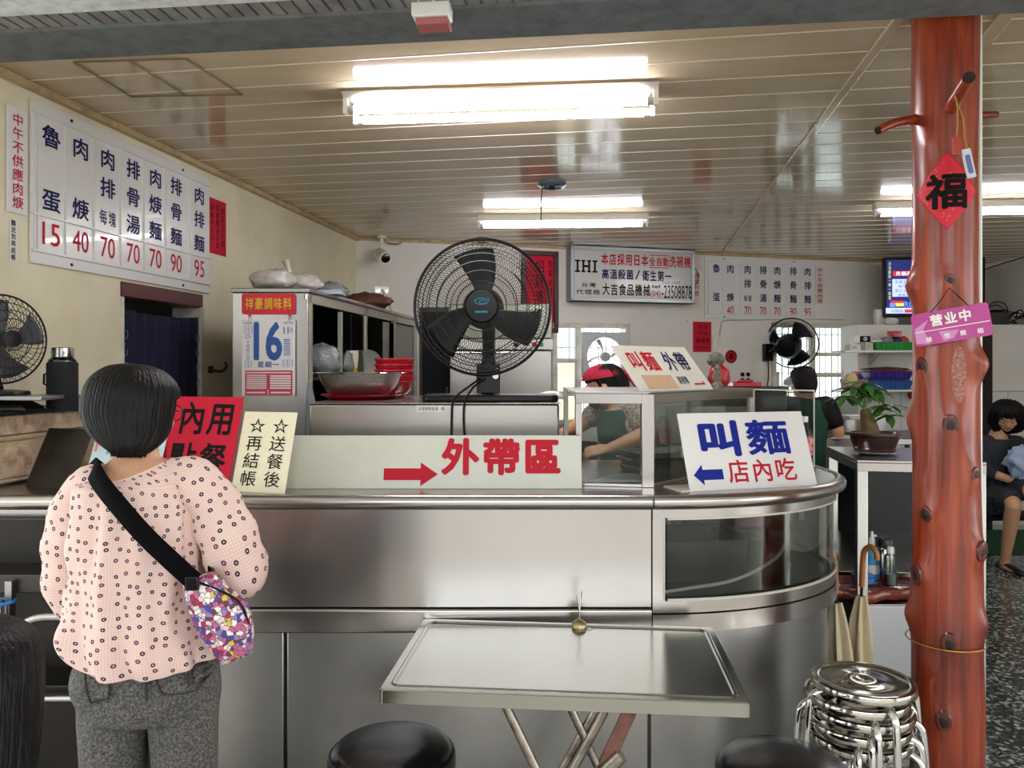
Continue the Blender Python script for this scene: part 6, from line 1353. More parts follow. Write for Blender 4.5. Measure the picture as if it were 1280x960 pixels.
# blouse
BLS = mat('pink_blouse', '#f0cfc4', .8)
def blouse_mat():
    n, l, bb = nodes(BLS); uv = n.new('ShaderNodeUVMap'); uv.uv_map = 'UVMap'
    def vor(loc, s=1/.0255):
        mp = n.new('ShaderNodeMapping'); mp.inputs['Scale'].default_value = (s, s, s); mp.inputs['Location'].default_value = loc; l.new(uv.outputs[0], mp.inputs[0])
        v = n.new('ShaderNodeTexVoronoi'); v.voronoi_dimensions = '2D'; v.inputs['Scale'].default_value = 1; v.inputs['Randomness'].default_value = .55; l.new(mp.outputs[0], v.inputs['Vector']); return v
    v = vor((0, 0, 0))
    def lt(src, t): m = n.new('ShaderNodeMath'); m.operation = 'LESS_THAN'; m.inputs[1].default_value = t; l.new(src, m.inputs[0]); return m.outputs[0]
    big = lt(v.outputs['Distance'], .185); small = lt(v.outputs['Distance'], .06)
    sub = n.new('ShaderNodeMath'); sub.operation = 'SUBTRACT'; l.new(big, sub.inputs[0]); l.new(small, sub.inputs[1])
    sep = n.new('ShaderNodeSeparateColor'); l.new(v.outputs['Color'], sep.inputs[0])
    dc = n.new('ShaderNodeMix'); dc.data_type = 'RGBA'; dc.inputs['A'].default_value = lin('#2a2438'); dc.inputs['B'].default_value = lin('#6a3550'); l.new(lt(sep.outputs[0], .35), dc.inputs['Factor'])
    ck_ = n.new('ShaderNodeTexWave'); ck_.inputs['Scale'].default_value = 55; ck_.bands_direction = 'X'; l.new(uv.outputs[0], ck_.inputs['Vector'])
    ck2 = n.new('ShaderNodeTexWave'); ck2.inputs['Scale'].default_value = 55; ck2.bands_direction = 'Y'; l.new(uv.outputs[0], ck2.inputs['Vector'])
    ml = n.new('ShaderNodeMath'); ml.operation = 'MULTIPLY'; l.new(ck_.outputs['Fac'], ml.inputs[0]); l.new(ck2.outputs['Fac'], ml.inputs[1])
    base = n.new('ShaderNodeMix'); base.data_type = 'RGBA'; base.inputs['A'].default_value = lin('#e4c3b8'); base.inputs['B'].default_value = lin('#f2ddd5'); l.new(ml.outputs[0], base.inputs['Factor'])
    mx = n.new('ShaderNodeMix'); mx.data_type = 'RGBA'; l.new(sub.outputs[0], mx.inputs['Factor']); l.new(base.outputs['Result'], mx.inputs['A']); l.new(dc.outputs['Result'], mx.inputs['B']); l.new(mx.outputs['Result'], bb.inputs['Base Color'])
    bp = n.new('ShaderNodeBump'); bp.inputs['Strength'].default_value = .15; bp.inputs['Distance'].default_value = .003; l.new(ml.outputs[0], bp.inputs['Height']); l.new(bp.outputs[0], bb.inputs['Normal'])
blouse_mat()
BR = [(1.305, .098, .082, -.948, .0), (1.298, .115, .092, -.942, 0), (1.282, .143, .102, -.932, 0), (1.255, .166, .112, -.924, 0), (1.2, .172, .122, -.922, 0), (1.1, .165, .130, -.925, 0), (1.0, .164, .135, -.925, .0), (.95, .176, .148, -.922, 0), (.90, .184, .158, -.918, 0), (.87, .186, .162, -.912, 0), (.845, .180, .160, -.905, 0)]
def brow(v): return cat_(BR, v)
def bpnt(t, v, off=0):
    z, rx, ry, cx, cy = brow(v); c, s = math.cos(t), math.sin(t)
    # hem dips at the back, folds run down the cloth
    hem = max(0, (1.0-z)/.2); dz = (-.012*max(0, -s)**2 + .05*max(0, -c)**2 + .0*max(0, c)**2)*min(hem*1.3, 1.0) + (.016*c - .026*max(0, -s)**2)*min(max((z-1.26)/.04, 0), 1)
    w_ = .016*noise.noise(Vector((t*3.2, z*2.0, 2))) + .004*math.sin(t*13 + 5*noise.noise(Vector((t*2, z*4, 7))))*min(max((1.3-z)*6, 0), 1) + .018*noise.noise(Vector((c*4+z*7, s*4, z*8)))
    w_ *= .9 if z < 1.28 else .3
    k = 1 + (w_+off)/.15
    yb = WY + cy + ry*k*s
    return Vector((cx + rx*k*c, yb, z + dz))
NU, NV = 110, 64
BLN = [0]
for j in range(NV): BLN.append(BLN[-1] + (bpnt(-1.57, (j+1)/NV) - bpnt(-1.57, j/NV)).length)
b = MB(); rings = [[bpnt(2*math.pi*i/NU, j/NV) for i in range(NU)] for j in range(NV+1)]
b.loft(rings, caps=False, uvs=lambda i, j: (i/NU*1.02, BLN[j]))
BZ = b.build('blouse', BLS, W, solid=.003, smooth=80)
def sleeve(P, rad, seed):
    b = MB(); Q = path([tuple(p)+(r,) for p, r in zip(P, rad)], 34); N = 44; rings = []; L = [0]
    for i in range(1, 34): L.append(L[-1] + (Vector(Q[i][:3])-Vector(Q[i-1][:3])).length)
    u = Vector((1, 0, 0))
    for i, q in enumerate(Q):
        c = Vector(q[:3]); d = (Vector(Q[min(i+1, 33)][:3])-Vector(Q[max(i-1, 0)][:3])).normalized(); u = (u-d*u.dot(d)).normalized(); w_ = d.cross(u)
        rings.append([c + (u*math.cos(t)+w_*math.sin(t))*(q[3]*(1 + .09*noise.noise(Vector((math.cos(t)*1.6, math.sin(t)*1.6, L[i]*14+seed))) + .05*math.sin(L[i]*75+seed+2*math.cos(t)))) for t in [2*math.pi*k/N for k in range(N)]])
    b.loft(rings, caps=False, uvs=lambda i, j: (i/N*.36 + seed, L[j])); return b.build('sleeve', BLS, BZ, solid=.003, smooth=80)
sleeve([(-.99, WY, 1.262), (-1.055, WY, 1.232), (-1.088, WY-.005, 1.14), (-1.098, WY, 1.03), (-1.085, 1.985, .965), (-1.05, 2.07, .965), (-1.025, 2.13, .98)], [.052, .064, .064, .062, .062, .052, .042], .3)
sleeve([(-.86, WY, 1.278), (-.79, WY-.0, 1.258), (-.735, WY-.005, 1.19), (-.692, WY-.005, 1.10), (-.690, 1.985, 1.035), (-.72, 2.07, 1.035), (-.745, 2.13, 1.055)], [.05, .066, .068, .072, .07, .062, .048], 1.7)
# gathers below the neckline
b = MB(); 
b.tube([bpnt(2*math.pi*i/60, .012, .004) for i in range(60)], .0035, 6, loop=True); b.build('neck_binding', BLS, BZ)
# jeans
JN = mat('grey_acid_jeans', '#4a4947', .95, var=.8, vscale=170, col2='#8c8a84', spec=.2, bump=.3, bscale=120)
b = MB(); JP = [((-.905, WY, .90), .145, .105), ((-.905, WY, .86), .155, .11), ((-.903, WY, .80), .170, .125), ((-.902, WY, .74), .174, .13), ((-.902, WY, .70), .165, .115)]
trunk(b, JP, (1, 0, 0)); 
b.ell((-.985, WY-.04, .79), (.085, .085, .09)); b.ell((-.82, WY-.04, .79), (.085, .085, .09))
for x0, x1 in ((-.988, -.994), (-.815, -.806)): limb(b, [(x0, WY, .74), (x0, WY-.005, .68), (x0+(x1-x0)*.3, WY, .56), (x1, WY, .36), (x1, WY-.005, .09)], [.086, .083, .077, .068, .066], 20)
JO = fused(b, 'jeans', JN, W, .006, 4)
def patch(nm, poly, m, off):
    # poly in (x, z) laid on the back of the jeans
    from mathutils.bvhtree import BVHTree
    dg = bpy.context.evaluated_depsgraph_get(); ev = JO.evaluated_get(dg); bv = BVHTree.FromObject(ev, dg); mb = MB()
    def on(x, z):
        h = bv.ray_cast(Vector((x, 1.0, z)), Vector((0, 1, 0))); y = h[0].y if h[0] else WY-.13
        return Vector((x, y-off, z))
    n = 10; a, bb, c, d = poly
    mb.grid(lambda u, v: on(*[(a[k]*(1-u)+bb[k]*u)*(1-v) + (d[k]*(1-u)+c[k]*u)*v for k in (0, 1)]), n, n)
    o = mb.build(nm, m, JO, solid=.003)
    st_ = MB(); ps = []
    for p, q in ((d, a), (a, bb), (bb, c)):
        for i in range(9): t = i/9; ps.append(on(p[0]*(1-t)+q[0]*t, p[1]*(1-t)+q[1]*t) - Vector((0, .003, 0)))
    st_.tube(ps, .0014, 5); st_.build('stitching', mat('dark_thread', '#3a3836', .9) if 'dark_thread' not in bpy.data.materials else bpy.data.materials['dark_thread'], o)
def wxz(px, py): Y = WY-.13; return ((px-640)*Y/F, zz(py, Y))
patch('back_pocket', [wxz(113, 880), wxz(136, 873), wxz(135, 833), wxz(101, 838)], JN, .005)
patch('back_pocket', [wxz(203, 868), wxz(238, 872), wxz(255, 842), wxz(190, 845)], JN, .005)
patch('seam', [wxz(183, 876), wxz(184.5, 876), wxz(181, 840), wxz(179.5, 840)], JN, .005)
DSH = mat('dark_shoes', '#26242a', .6)
for x1, s in ((-.994, -1), (-.806, 1)): b = MB(); shoe(b, (x1, WY, 0), (.1*s, 1, 0), .245); fused(b, 'shoe', DSH, W, .007, 2)
# bag and strap
SP_ = [wp(117, 586, -.09), wp(126, 604, -.135), wp(150, 634, -.168), wp(180, 668, -.18), wp(210, 697, -.182), wp(243, 727, -.175)]
S0 = [Vector((-1.02, WY+.09, 1.27)), Vector((-1.04, WY+.02, 1.302))] + [Vector(p) for p in SP_]
bg_ = thing('shoulder_bag', 'small colourful printed shoulder bag on a black strap hanging at the woman\u2019s right hip', 'bag', (0, 0, 0))
sp_ = path([tuple(p) for p in S0], 50); b = MB(); rings = []
for i, q in enumerate(sp_):
    d = (Vector(sp_[min(i+1, 49)])-Vector(sp_[max(i-1, 0)])).normalized(); nrm = Vector((0, -1, .15)) if i > 8 else Vector((0, -.2, 1)); s = d.cross(nrm).normalized(); rings.append([Vector(q)-s*.0215, Vector(q)+s*.0215])
# strap sits just off the blouse
b.add([p for r in rings for p in r], [[2*i, 2*i+1, 2*i+3, 2*i+2] for i in range(49)]); b.build('strap', mat('black_webbing', '#050506', .85, spec=.1), bg_, solid=.003)
b = MB(); a_ = sp_[-1]; b.box(a_[0]-.02, a_[0]+.01, a_[1]-.006, a_[1]+.006, a_[2]-.02, a_[2]+.012); b.build('buckle', BLKPL, bg_, bevel=.003)
BGM = mat('patchwork_print', '#e8d8d8', .75)
def bag_mat():
    n, l, bb = nodes(BGM); t = n.new('ShaderNodeTexCoord'); v = n.new('ShaderNodeTexVoronoi'); v.inputs['Scale'].default_value = 88; z = n.new('ShaderNodeTexNoise'); z.inputs['Scale'].default_value = 25
    mx = n.new('ShaderNodeMix'); mx.data_type = 'VECTOR'; mx.inputs['Factor'].default_value = .008; l.new(t.outputs['Object'], mx.inputs['A']); l.new(z.outputs['Color'], mx.inputs['B']); l.new(mx.outputs['Result'], v.inputs['Vector'])
    r = n.new('ShaderNodeValToRGB'); r.color_ramp.interpolation = 'CONSTANT'; e = r.color_ramp.elements; e[0].color = lin('#e3d3d6'); e[1].position = .22; e[1].color = lin('#c96a94')
    for p, c in ((.4, '#b3274f'), (.5, '#4d4a9c'), (.62, '#f4efe9'), (.75, '#e0c04a'), (.82, '#9a82b4'), (.92, '#6d3a4a')): x = e.new(p); x.color = lin(c)
    s = n.new('ShaderNodeSeparateColor'); l.new(v.outputs['Color'], s.inputs[0]); l.new(s.outputs[0], r.inputs[0])
    v2 = n.new('ShaderNodeTexVoronoi'); v2.feature = 'DISTANCE_TO_EDGE'; v2.inputs['Scale'].default_value = 88; l.new(mx.outputs['Result'], v2.inputs['Vector']); m = n.new('ShaderNodeMath'); m.operation = 'LESS_THAN'; m.inputs[1].default_value = .045; l.new(v2.outputs['Distance'], m.inputs[0])
    m2 = n.new('ShaderNodeMix'); m2.data_type = 'RGBA'; m2.inputs['B'].default_value = lin('#5a3a4a'); l.new(m.outputs[0], m2.inputs['Factor']); l.new(r.outputs[0], m2.inputs['A']); l.new(m2.outputs['Result'], bb.inputs['Base Color'])
bag_mat()
A0, A1 = wp(246, 722, -.13), wp(296, 822, -.10); b = MB(); rings = []
for j in range(15):
    s = j/14; c = A0.lerp(A1, s) + Vector((.012*math.sin(s*3), 0, 0)); hw = .016 + .044*math.sin(math.pi*min(.12+s*.72, 1)) ; hd = .012+.03*math.sin(math.pi*min(.15+s*.75, .97)); ring = []
    for i in range(36):
        t = 2*math.pi*i/36; k = 1 + .08*noise.noise(Vector((math.cos(t)*2, math.sin(t)*2, s*5))); e = .75; ct, st__ = math.cos(t), math.sin(t)
        ring.append(c + Vector((.93, 0, .36))*(hw*k*math.copysign(abs(ct)**e, ct)) + Vector((.0, 1, 0))*(hd*k*math.copysign(abs(st__)**e, st__)))
    rings.append(ring)
b.loft(rings); b.build('pouch', BGM, bg_, smooth=80)
b = MB(); b.tube(path([tuple(A0+Vector((.01, -.03, -.0))), tuple(A0.lerp(A1, .35)+Vector((.068, -.02, .02))), tuple(A0.lerp(A1, .7)+Vector((.06, -.01, .02)))], 14), .003, 6); b.build('zip', BLKPL, bg_)
b = MB(); ps = path([tuple(A0+Vector((.015, .03, .0))), (-.735, 1.97, 1.02), (-.75, 2.06, 1.06), (-.80, 2.11, 1.14), (-.9, 2.12, 1.24), (-.98, 2.07, 1.29), tuple(S0[0])], 40); rings = []
for i, q in enumerate(ps): rings.append([Vector(q)-Vector((.0, .0, .02)), Vector(q)+Vector((0, 0, .02))])
b.add([p for r in rings for p in r], [[2*i, 2*i+1, 2*i+3, 2*i+2] for i in range(39)]); b.build('front_strap', bpy.data.materials['black_webbing'], bg_, solid=.003)

# ---------------------------------------------------------------- kitchen woman with the red cap
def kx(px, Y): return (px-640)*Y/F
K = thing('person', 'kitchen woman in red cap and green apron bending over a pot behind the glass case', 'person', (0, 0, 0))
kh = Vector((.475, 4.0, 1.452)); KM = hmat(kh, R(78), R(-20))
b = MB(); headshape(b, KM)
b.tube([(.50, 4.0, 1.44), (.53, 4.0, 1.37), (.55, 4.0, 1.30)], [.052, .055, .07], 14)
KT = [((.60, 4.02, .86), .165, .13), ((.605, 4.02, 1.0), .16, .13), ((.60, 4.02, 1.15), .165, .125), ((.575, 4.01, 1.29), .17, .11), ((.56, 4.0, 1.36), .11, .08)]
trunk(b, KT, (.45, -.9, 0))
ks1, ke1, kw1 = Vector((.625, 3.89, 1.34)), Vector((.665, 3.80, 1.235)), Vector((.475, 3.76, 1.165))
ks2, ke2, kw2 = Vector((.49, 4.13, 1.345)), Vector((.36, 4.14, 1.25)), Vector((.24, 4.03, 1.2))
limb(b, [(.58, 3.98, 1.33), ks1, ke1, kw1], [.055, .056, .045, .028]); limb(b, [(.53, 4.05, 1.33), ks2, ke2, kw2], [.055, .052, .042, .027])
hand(b, kw1 + (kw1-ke1).normalized()*.012, (-.95, .15, -.12), (0, .5, -.8), -1, .6); hand(b, kw2 + (kw2-ke2).normalized()*.012, (-.3, -.8, -.3), (.2, 0, -1), 1, .6)
for dy in (-.09, .09): limb(b, [(.6, 4.02+dy, .85), (.6, 4.02+dy, .5), (.6, 4.02+dy, .07)], [.085, .06, .045]); shoe(b, (.6, 4.02+dy, 0), (-1, 0, 0))
fused(b, 'body', SKIN, K, .0055, 3); face(K, KM)
b = MB(); trunk(b, [(c, a+.012, d+.012) for c, a, d in KT[1:]], (.45, -.9, 0)); limb(b, [(.58, 3.97, 1.33), ks1, ks1.lerp(ke1, .55)], [.064, .07, .066]); limb(b, [(.53, 4.05, 1.33), ks2, ks2.lerp(ke2, .5)], [.064, .066, .06])
fused(b, 'floral_shirt', mat('floral_shirt', '#c9b7ac', .85, var=.9, vscale=70, col2='#3d3a36'), K, .007, 3)
GAP = mat('green_apron', '#1f4f42', .85)
b = MB(); trunk(b, [((.60, 4.02, .55), .2, .16), ((.60, 4.02, .86), .19, .155), ((.605, 4.02, 1.0), .182, .15), ((.60, 4.02, 1.15), .185, .145), ((.578, 4.01, 1.28), .165, .138), ((.568, 4.01, 1.345), .125, .118)], (.45, -.9, 0)); fused(b, 'apron', GAP, K, .008, 3)
b = MB(); b.tube(path([(.60, 3.90, 1.29), (.60, 3.93, 1.37), (.575, 4.0, 1.395), (.55, 4.08, 1.37), (.53, 4.12, 1.30)], 18), .012, 8, flat=.4); b.build('apron_strap', GAP, K)
b = MB()
for dy in (-.09, .09): limb(b, [(.6, 4.02+dy, .85), (.6, 4.02+dy, .5), (.6, 4.02+dy, .09)], [.095, .075, .062])
fused(b, 'trousers', BLKMT, K, .009, 2)
for dy in (-.09, .09): b = MB(); shoe(b, (.6, 4.02+dy, 0), (-1, 0, 0), .265); fused(b, 'shoe', RUBBER, K, .008, 2)
hairstyle(K, KM, [(.118, .006, .006, 0), (.112, .04, .045, -.004), (.09, .068, .08, -.008), (.05, .078, .1, -.012), (.0, .077, .1, -.02), (-.045, .07, .085, -.03), (-.085, .05, .05, -.055)], 1.25, seed=8, open_z=.05)
CAPM = mat('red_cap_cloth', '#b81f3c', .8, var=.4, vscale=12, col2='#96142e')
b = MB(); b.M = KM
rings = []
for j in range(13):
    s = j/12; z = .048 + .074*math.sin(s*math.pi/2); k = math.cos(s*math.pi/2)*.98+.02
    rings.append([(.083*k*math.cos(t), -.008+.104*k*math.sin(t) , z + .02*math.sin(t)*(1-s)) for t in [2*math.pi*i/40 for i in range(40)]])
b.loft(rings); kc = b.build('cap', CAPM, K)
b = MB(); b.M = KM; b.tube([(.03, -.115, .03), (.0, -.15, .045), (-.02, -.17, .03)], [.012, .02, .012], 10).tube([(.02, -.118, .03), (.01, -.145, -.02), (.0, -.15, -.075)], [.01, .014, .008], 8).ell((.01, -.118, .032), (.018, .016, .018)); b.build('cap_knot', CAPM, kc)
b = MB(); b.M = KM
for i in range(7):
    t = math.pi*(.1+.8*i/6) - 1.3; b.ell((.0845*math.cos(t), -.008+.106*math.sin(t), .062+.018*math.sin(t)), (.007, .007, .007), 8, 6)
b.build('cap_dots', CREAMP, kc)
b = MB(); b.M = KM; b.ell((0, .062, -.05), (.055, .048, .045)); km = b.build('face_mask', BLKMT, K)
b = MB(); b.M = KM; b.tube([(.05, .07, -.03), (.078, .02, -.01), (.082, -.012, .0)], .002, 6).tube([(-.05, .07, -.03), (-.078, .02, -.01), (-.082, -.012, .0)], .002, 6); b.build('ear_loop', BLKMT, km)

# ---------------------------------------------------------------- man in the green vest
MA = thing('person', 'man in green vest and black T-shirt standing with his back turned by the right window', 'person', (0, 0, 0))
MY = 5.6; mx_ = kx(1004, MY); mh = Vector((mx_, MY, 1.44)); MM = hmat(mh, R(8), R(-14))
b = MB(); headshape(b, MM); b.tube([(mx_, MY-.01, 1.40), (mx_, MY-.02, 1.33), (mx_, MY-.02, 1.25)], [.055, .056, .08], 14)
MT = [((mx_-.02, MY-.02, .86), .155, .11), ((mx_-.02, MY-.02, 1.0), .15, .105), ((mx_-.02, MY-.02, 1.15), .17, .11), ((mx_-.01, MY-.02, 1.27), .18, .10), ((mx_, MY-.02, 1.33), .11, .075)]
trunk(b, MT, (1, 0, 0))
ms, me_, mw = Vector((mx_+.165, MY-.02, 1.285)), Vector((mx_+.24, MY-.04, 1.07)), Vector((mx_+.17, MY+.2, 1.09))
ns, ne, nw = Vector((mx_-.185, MY-.02, 1.285)), Vector((mx_-.24, MY-.02, 1.06)), Vector((mx_-.1, MY+.2, 1.08))
limb(b, [(mx_+.1, MY-.02, 1.28), ms, me_, mw], [.055, .058, .046, .03]); limb(b, [(mx_-.1, MY-.02, 1.28), ns, ne, nw], [.055, .058, .044, .03])
hand(b, mw + (mw-me_).normalized()*.012, (mw-me_), (-.6, 0, -1), -1, .5); hand(b, nw + (nw-ne).normalized()*.012, (nw-ne), (.6, 0, -1), 1, .5)
for s in (-1, 1): limb(b, [(mx_-.02+.09*s, MY-.02, .85), (mx_-.02+.1*s, MY-.02, .48), (mx_-.02+.1*s, MY-.02, .07)], [.085, .06, .045]); shoe(b, (mx_-.02+.1*s, MY-.02, 0), (.1*s, 1, 0))
fused(b, 'body', SKIN, MA, .0065, 3); face(MA, MM)
hairstyle(MA, MM, [(.122, .006, .006, 0), (.116, .045, .05, -.004), (.09, .076, .088, -.008), (.05, .083, .106, -.012), (.0, .082, .105, -.018), (-.04, .074, .09, -.028), (-.08, .05, .055, -.05)], 1.35, seed=4, open_z=.055, amp=.002)
b = MB(); trunk(b, [(c, a+.014, d+.014) for c, a, d in MT], (1, 0, 0)); limb(b, [(mx_+.1, MY-.02, 1.28), ms, ms.lerp(me_, .55)], [.066, .07, .066]); limb(b, [(mx_-.1, MY-.02, 1.28), ns, ns.lerp(ne, .55)], [.066, .07, .066]); fused(b, 't_shirt', BLKMT, MA, .008, 3)
b = MB(); trunk(b, [((mx_-.02, MY-.02, .80), .175, .13), ((mx_-.02, MY-.02, 1.0), .172, .128), ((mx_-.02, MY-.02, 1.15), .186, .132), ((mx_-.01, MY-.02, 1.26), .165, .125), ((mx_, MY-.02, 1.335), .11, .10)], (1, 0, 0)); fused(b, 'vest', mat('bottle_green_vest', '#164636', .8), MA, .008, 3)
b = MB()
trunk(b, [((mx_-.02, MY-.02, .92), .165, .12), ((mx_-.02, MY-.02, .84), .17, .125), ((mx_-.02, MY-.02, .76), .165, .115)], (1, 0, 0))
for s in (-1, 1): limb(b, [(mx_-.02+.085*s, MY-.02, .82), (mx_-.02+.1*s, MY-.02, .48), (mx_-.02+.1*s, MY-.02, .09)], [.09, .075, .062])
fused(b, 'jeans', mat('dark_blue_jeans', '#20304f', .9), MA, .009, 2)
for s in (-1, 1): b = MB(); shoe(b, (mx_-.02+.1*s, MY-.02, 0), (.1*s, 1, 0), .275); fused(b, 'shoe', RUBBER, MA, .008, 2)

# ---------------------------------------------------------------- seated woman at the right
SY = 6.2; sx0 = 3.86
S = thing('person', 'woman in dark slate dress sitting with crossed legs beside the wooden pillar', 'person', (0, 0, 0))
sh_ = Vector((kx(1247, SY), SY-.12, zz(520, SY-.1))); SM = hmat(sh_, R(180-28), R(-34))
b = MB(); headshape(b, SM); 
b.tube([(sh_.x, SY-.08, 1.16), (sh_.x-.0, SY-.03, 1.08), (sh_.x, SY, 1.0)], [.048, .05, .07], 14)
ST = [((3.86, SY+.06, .50), .175, .13), ((3.86, SY+.05, .62), .15, .115), ((3.855, SY+.03, .78), .15, .11), ((3.85, SY+.01, .92), .17, .10), ((3.85, SY, 1.0), .12, .08)]
trunk(b, ST, (1, 0, 0))
s1, e1, w1 = Vector((3.69, SY+.0, .955)), Vector((3.70, SY-.08, .74)), Vector((3.93, SY-.24, .655))
s2, e2, w2 = Vector((4.01, SY+.0, .955)), Vector((4.09, SY-.08, .74)), Vector((4.02, SY-.25, .70))
limb(b, [(3.78, SY, .97), s1, e1, w1], [.05, .046, .038, .025]); limb(b, [(3.92, SY, .97), s2, e2, w2], [.05, .046, .038, .025])
hand(b, w1 + (w1-e1).normalized()*.012, (.9, -.3, -.12), (0, .2, 1), -1, .35); hand(b, w2 + (w2-e2).normalized()*.012, (-.6, -.6, 0), (0, .3, 1), 1, .35)
kn1, an1 = Vector((3.725, SY-.38, .55)), Vector((3.775, SY-.2, .085)); kn2, an2 = Vector((3.84, SY-.42, .64)), Vector((4.02, SY-.52, .28))
limb(b, [(3.79, SY+.04, .52), (3.755, SY-.15, .54), kn1, kn1.lerp(an1, .35), an1], [.085, .075, .055, .052, .033]); limb(b, [(3.93, SY+.04, .55), (3.90, SY-.18, .62), kn2, kn2.lerp(an2, .35), an2], [.085, .075, .055, .052, .033])
shoe(b, (an1.x, an1.y, 0), (.25, -1, 0), .22)
fused(b, 'body', SKIN, S, .0055, 3); face(S, SM, True, True)
hairstyle(S, SM, [(.124, .006, .006, 0), (.118, .05, .05, -.004), (.09, .092, .095, -.008), (.04, .118, .118, -.012), (-.02, .128, .125, -.018), (-.08, .125, .12, -.02), (-.13, .105, .1, -.03), (-.15, .08, .08, -.03)], .85, seed=11, open_z=.05, strands=22, amp=.010, jag=.03)
DRS = mat('slate_dress', '#2a2d38', .85, var=.3, vscale=14)
b = MB(); trunk(b, [(c, a+.014, d+.014) for c, a, d in ST], (1, 0, 0)); limb(b, [(3.78, SY, .965), s1, e1, e1.lerp(w1, .12)], [.058, .062, .056, .05]); limb(b, [(3.92, SY, .965), s2, e2, e2.lerp(w2, .12)], [.058, .062, .056, .05])
limb(b, [(3.79, SY+.05, .53), (3.755, SY-.14, .55), (3.735, SY-.30, .555)], [.10, .095, .085]); limb(b, [(3.93, SY+.05, .55), (3.90, SY-.16, .62), (3.86, SY-.33, .635)], [.10, .095, .08]); b.loft([[(x, y, z) for x, y in ((3.62, SY+.10), (3.70, SY+.12), (3.72, SY-.10-(z-.34)*.8), (3.64, SY-.08-(z-.34)*.8))] for z in (.34, .45, .58)])
DR = fused(b, 'dress', DRS, S, .008, 4)
b = MB()
for i in range(5): b.ell((3.872, SY-.128+.004*i, .72+.055*i), (.008, .006, .008), 10, 6)
b.build('button', BLKPL, DR); b = MB(); rg_ = [(3.857+.168*math.cos(t), SY+.045+.134*math.sin(t), .685) for t in [2*math.pi*i/40 for i in range(40)]]; b.tube(rg_, .013, 8, loop=True, flat=.5); b.build('belt', mat('brown_belt', '#2b1a12', .5), DR)
BSH = mat('black_leather', '#0c0c0e', .3); b = MB(); shoe(b, (an1.x, an1.y, 0), (.25, -1, 0), .25); fused(b, 'shoe', BSH, S, .006, 2); b = MB(); b.M = Matrix.Translation((an2.x, an2.y, an2.z-.075)) @ Matrix.Rotation(-.5, 4, 'X'); shoe(b, (0, 0, 0), (.5, -1, 0), .25); fused(b, 'shoe', BSH, S, .006, 2)
b = MB(); crumple(b, (0, 0, 0), (.14, .10, .14), 31, .5, 40, 26); tag(b.build('blue_jacket', mat('pale_blue_cloth', '#a9bfdc', .85, var=.3, vscale=8), loc=(3.945, SY-.22, .81), smooth=80), 'bundled pale blue garment on the lap of the seated woman', 'garment')
b = MB()
ch = thing('black_chair', 'black chair under the woman in the slate dress', 'chair', (3.86, SY+.06, 0)); MB().rbox(-.24, .24, -.24, .22, .03, .375, .41, 'z').build('seat', BLKMT, ch, bevel=.008)
for x in (-.21, .21):
    for y in (-.2, .19): MB().cyl((x, y, 0), (x, y, .375 if y < 0 else .9), .013, 10).build('leg', BLKPL, ch)
MB().rbox(-.22, .22, .55, .9, .03, .16, .18).build('backrest', BLKMT, ch, bevel=.006)

# ---------------------------------------------------------------- person in the left foreground, only hair and shoulder in view
FG = thing('person', 'dark haired person in navy clothes cropped at the lower left corner', 'person', (0, 0, 0))
fh = Vector((-.722, 1.07, 1.085)); FM = hmat(fh, R(20), R(-10)); fz0 = fh.z
b = MB(); headshape(b, FM); b.tube([(-.72, 1.06, 1.05), (-.715, 1.05, .97), (-.71, 1.05, .90)], [.055, .056, .07], 14)
FT = [((-.71, 1.05, .46), .17, .12), ((-.71, 1.05, .6), .15, .11), ((-.71, 1.05, .75), .165, .11), ((-.71, 1.05, .88), .17, .1), ((-.71, 1.05, .945), .10, .075)]
trunk(b, FT, (1, .1, 0)); fs1, fe1, fw1 = Vector((-.55, 1.06, .90)), Vector((-.51, 1.1, .66)), Vector((-.57, 1.32, .56)); fs2, fe2, fw2 = Vector((-.87, 1.04, .90)), Vector((-.92, 1.08, .66)), Vector((-.84, 1.3, .56))
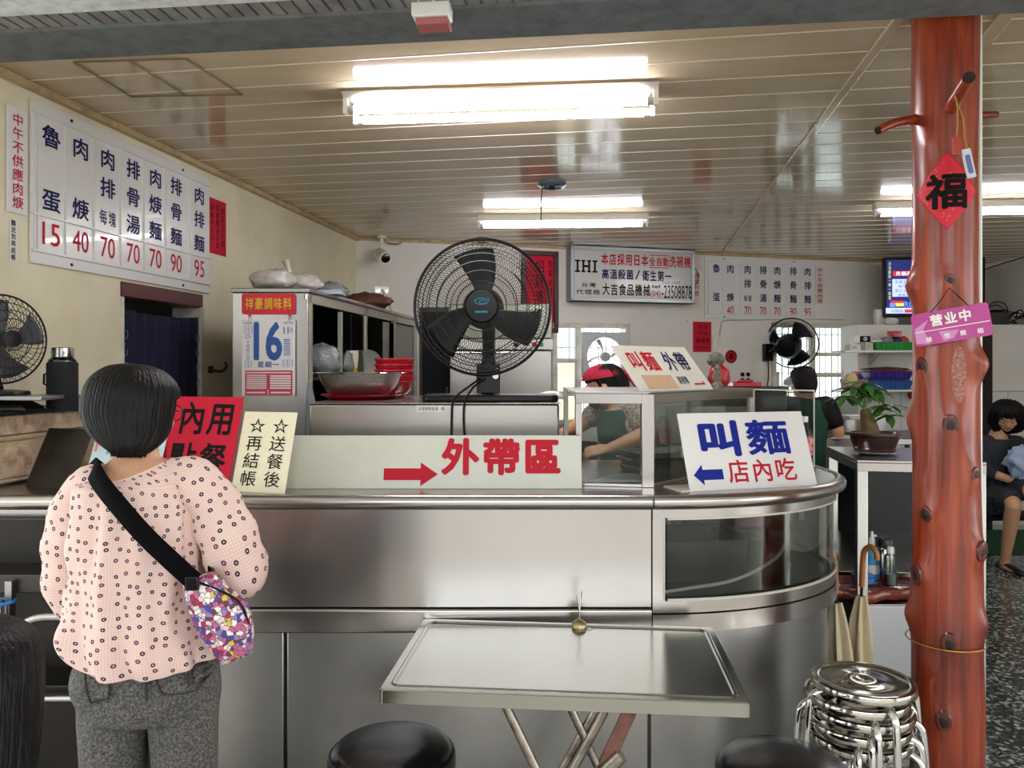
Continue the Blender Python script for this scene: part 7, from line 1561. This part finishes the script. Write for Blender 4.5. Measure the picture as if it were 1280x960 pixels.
limb(b, [(-.64, 1.05, .9), fs1, fe1, fw1], [.05, .05, .04, .026]); limb(b, [(-.78, 1.05, .9), fs2, fe2, fw2], [.05, .05, .04, .026]); hand(b, fw1 + (fw1-fe1).normalized()*.012, (-.2, 1, -.1), (0, 0, -1), -1, .3); hand(b, fw2 + (fw2-fe2).normalized()*.012, (.2, 1, -.1), (0, 0, -1), 1, .3)
for s in (-1, 1): limb(b, [(-.71+.09*s, 1.05, .5), (-.71+.1*s, 1.42, .5), (-.71+.1*s, 1.45, .07)], [.085, .06, .038]); shoe(b, (-.71+.1*s, 1.45, 0), (0, 1, 0))
fused(b, 'body', SKIN, FG, .0065, 3); face(FG, FM)
hairstyle(FG, FM, [(.124, .006, .006, 0), (.118, .045, .05, -.004), (.095, .08, .092, -.008), (.05, .093, .112, -.012), (-.02, .094, .112, -.016), (-.09, .09, .10, -.02), (-.14, .082, .085, -.03), (-.175, .06, .06, -.04)], 1.0, seed=15, open_z=.05, strands=90, amp=.0014, jag=.04)
NVY = mat('navy_shirt', '#1c1c30', .85)
b = MB(); trunk(b, [(c, a+.014, d+.014) for c, a, d in FT], (1, .1, 0)); limb(b, [(-.64, 1.05, .9), fs1, fe1, fe1.lerp(fw1, .5)], [.06, .064, .054, .045]); limb(b, [(-.78, 1.05, .9), fs2, fe2, fe2.lerp(fw2, .5)], [.06, .064, .054, .045]); fused(b, 'shirt', NVY, FG, .008, 3)
b = MB(); trunk(b, [((-.71, 1.05, .60), .165, .13), ((-.71, 1.05, .50), .185, .14), ((-.71, 1.05, .44), .17, .12)], (1, .1, 0))
for s in (-1, 1): limb(b, [(-.71+.09*s, 1.05, .52), (-.71+.1*s, 1.42, .51), (-.71+.1*s, 1.45, .1)], [.098, .078, .06])
fused(b, 'trousers', BLKMT, FG, .009, 2)
for s in (-1, 1): b = MB(); shoe(b, (-.71+.1*s, 1.45, 0), (0, 1, 0), .265); fused(b, 'shoe', RUBBER, FG, .008, 2)
FG.location = (-.025, 0, 0)
bpy.data.objects.remove(_to)
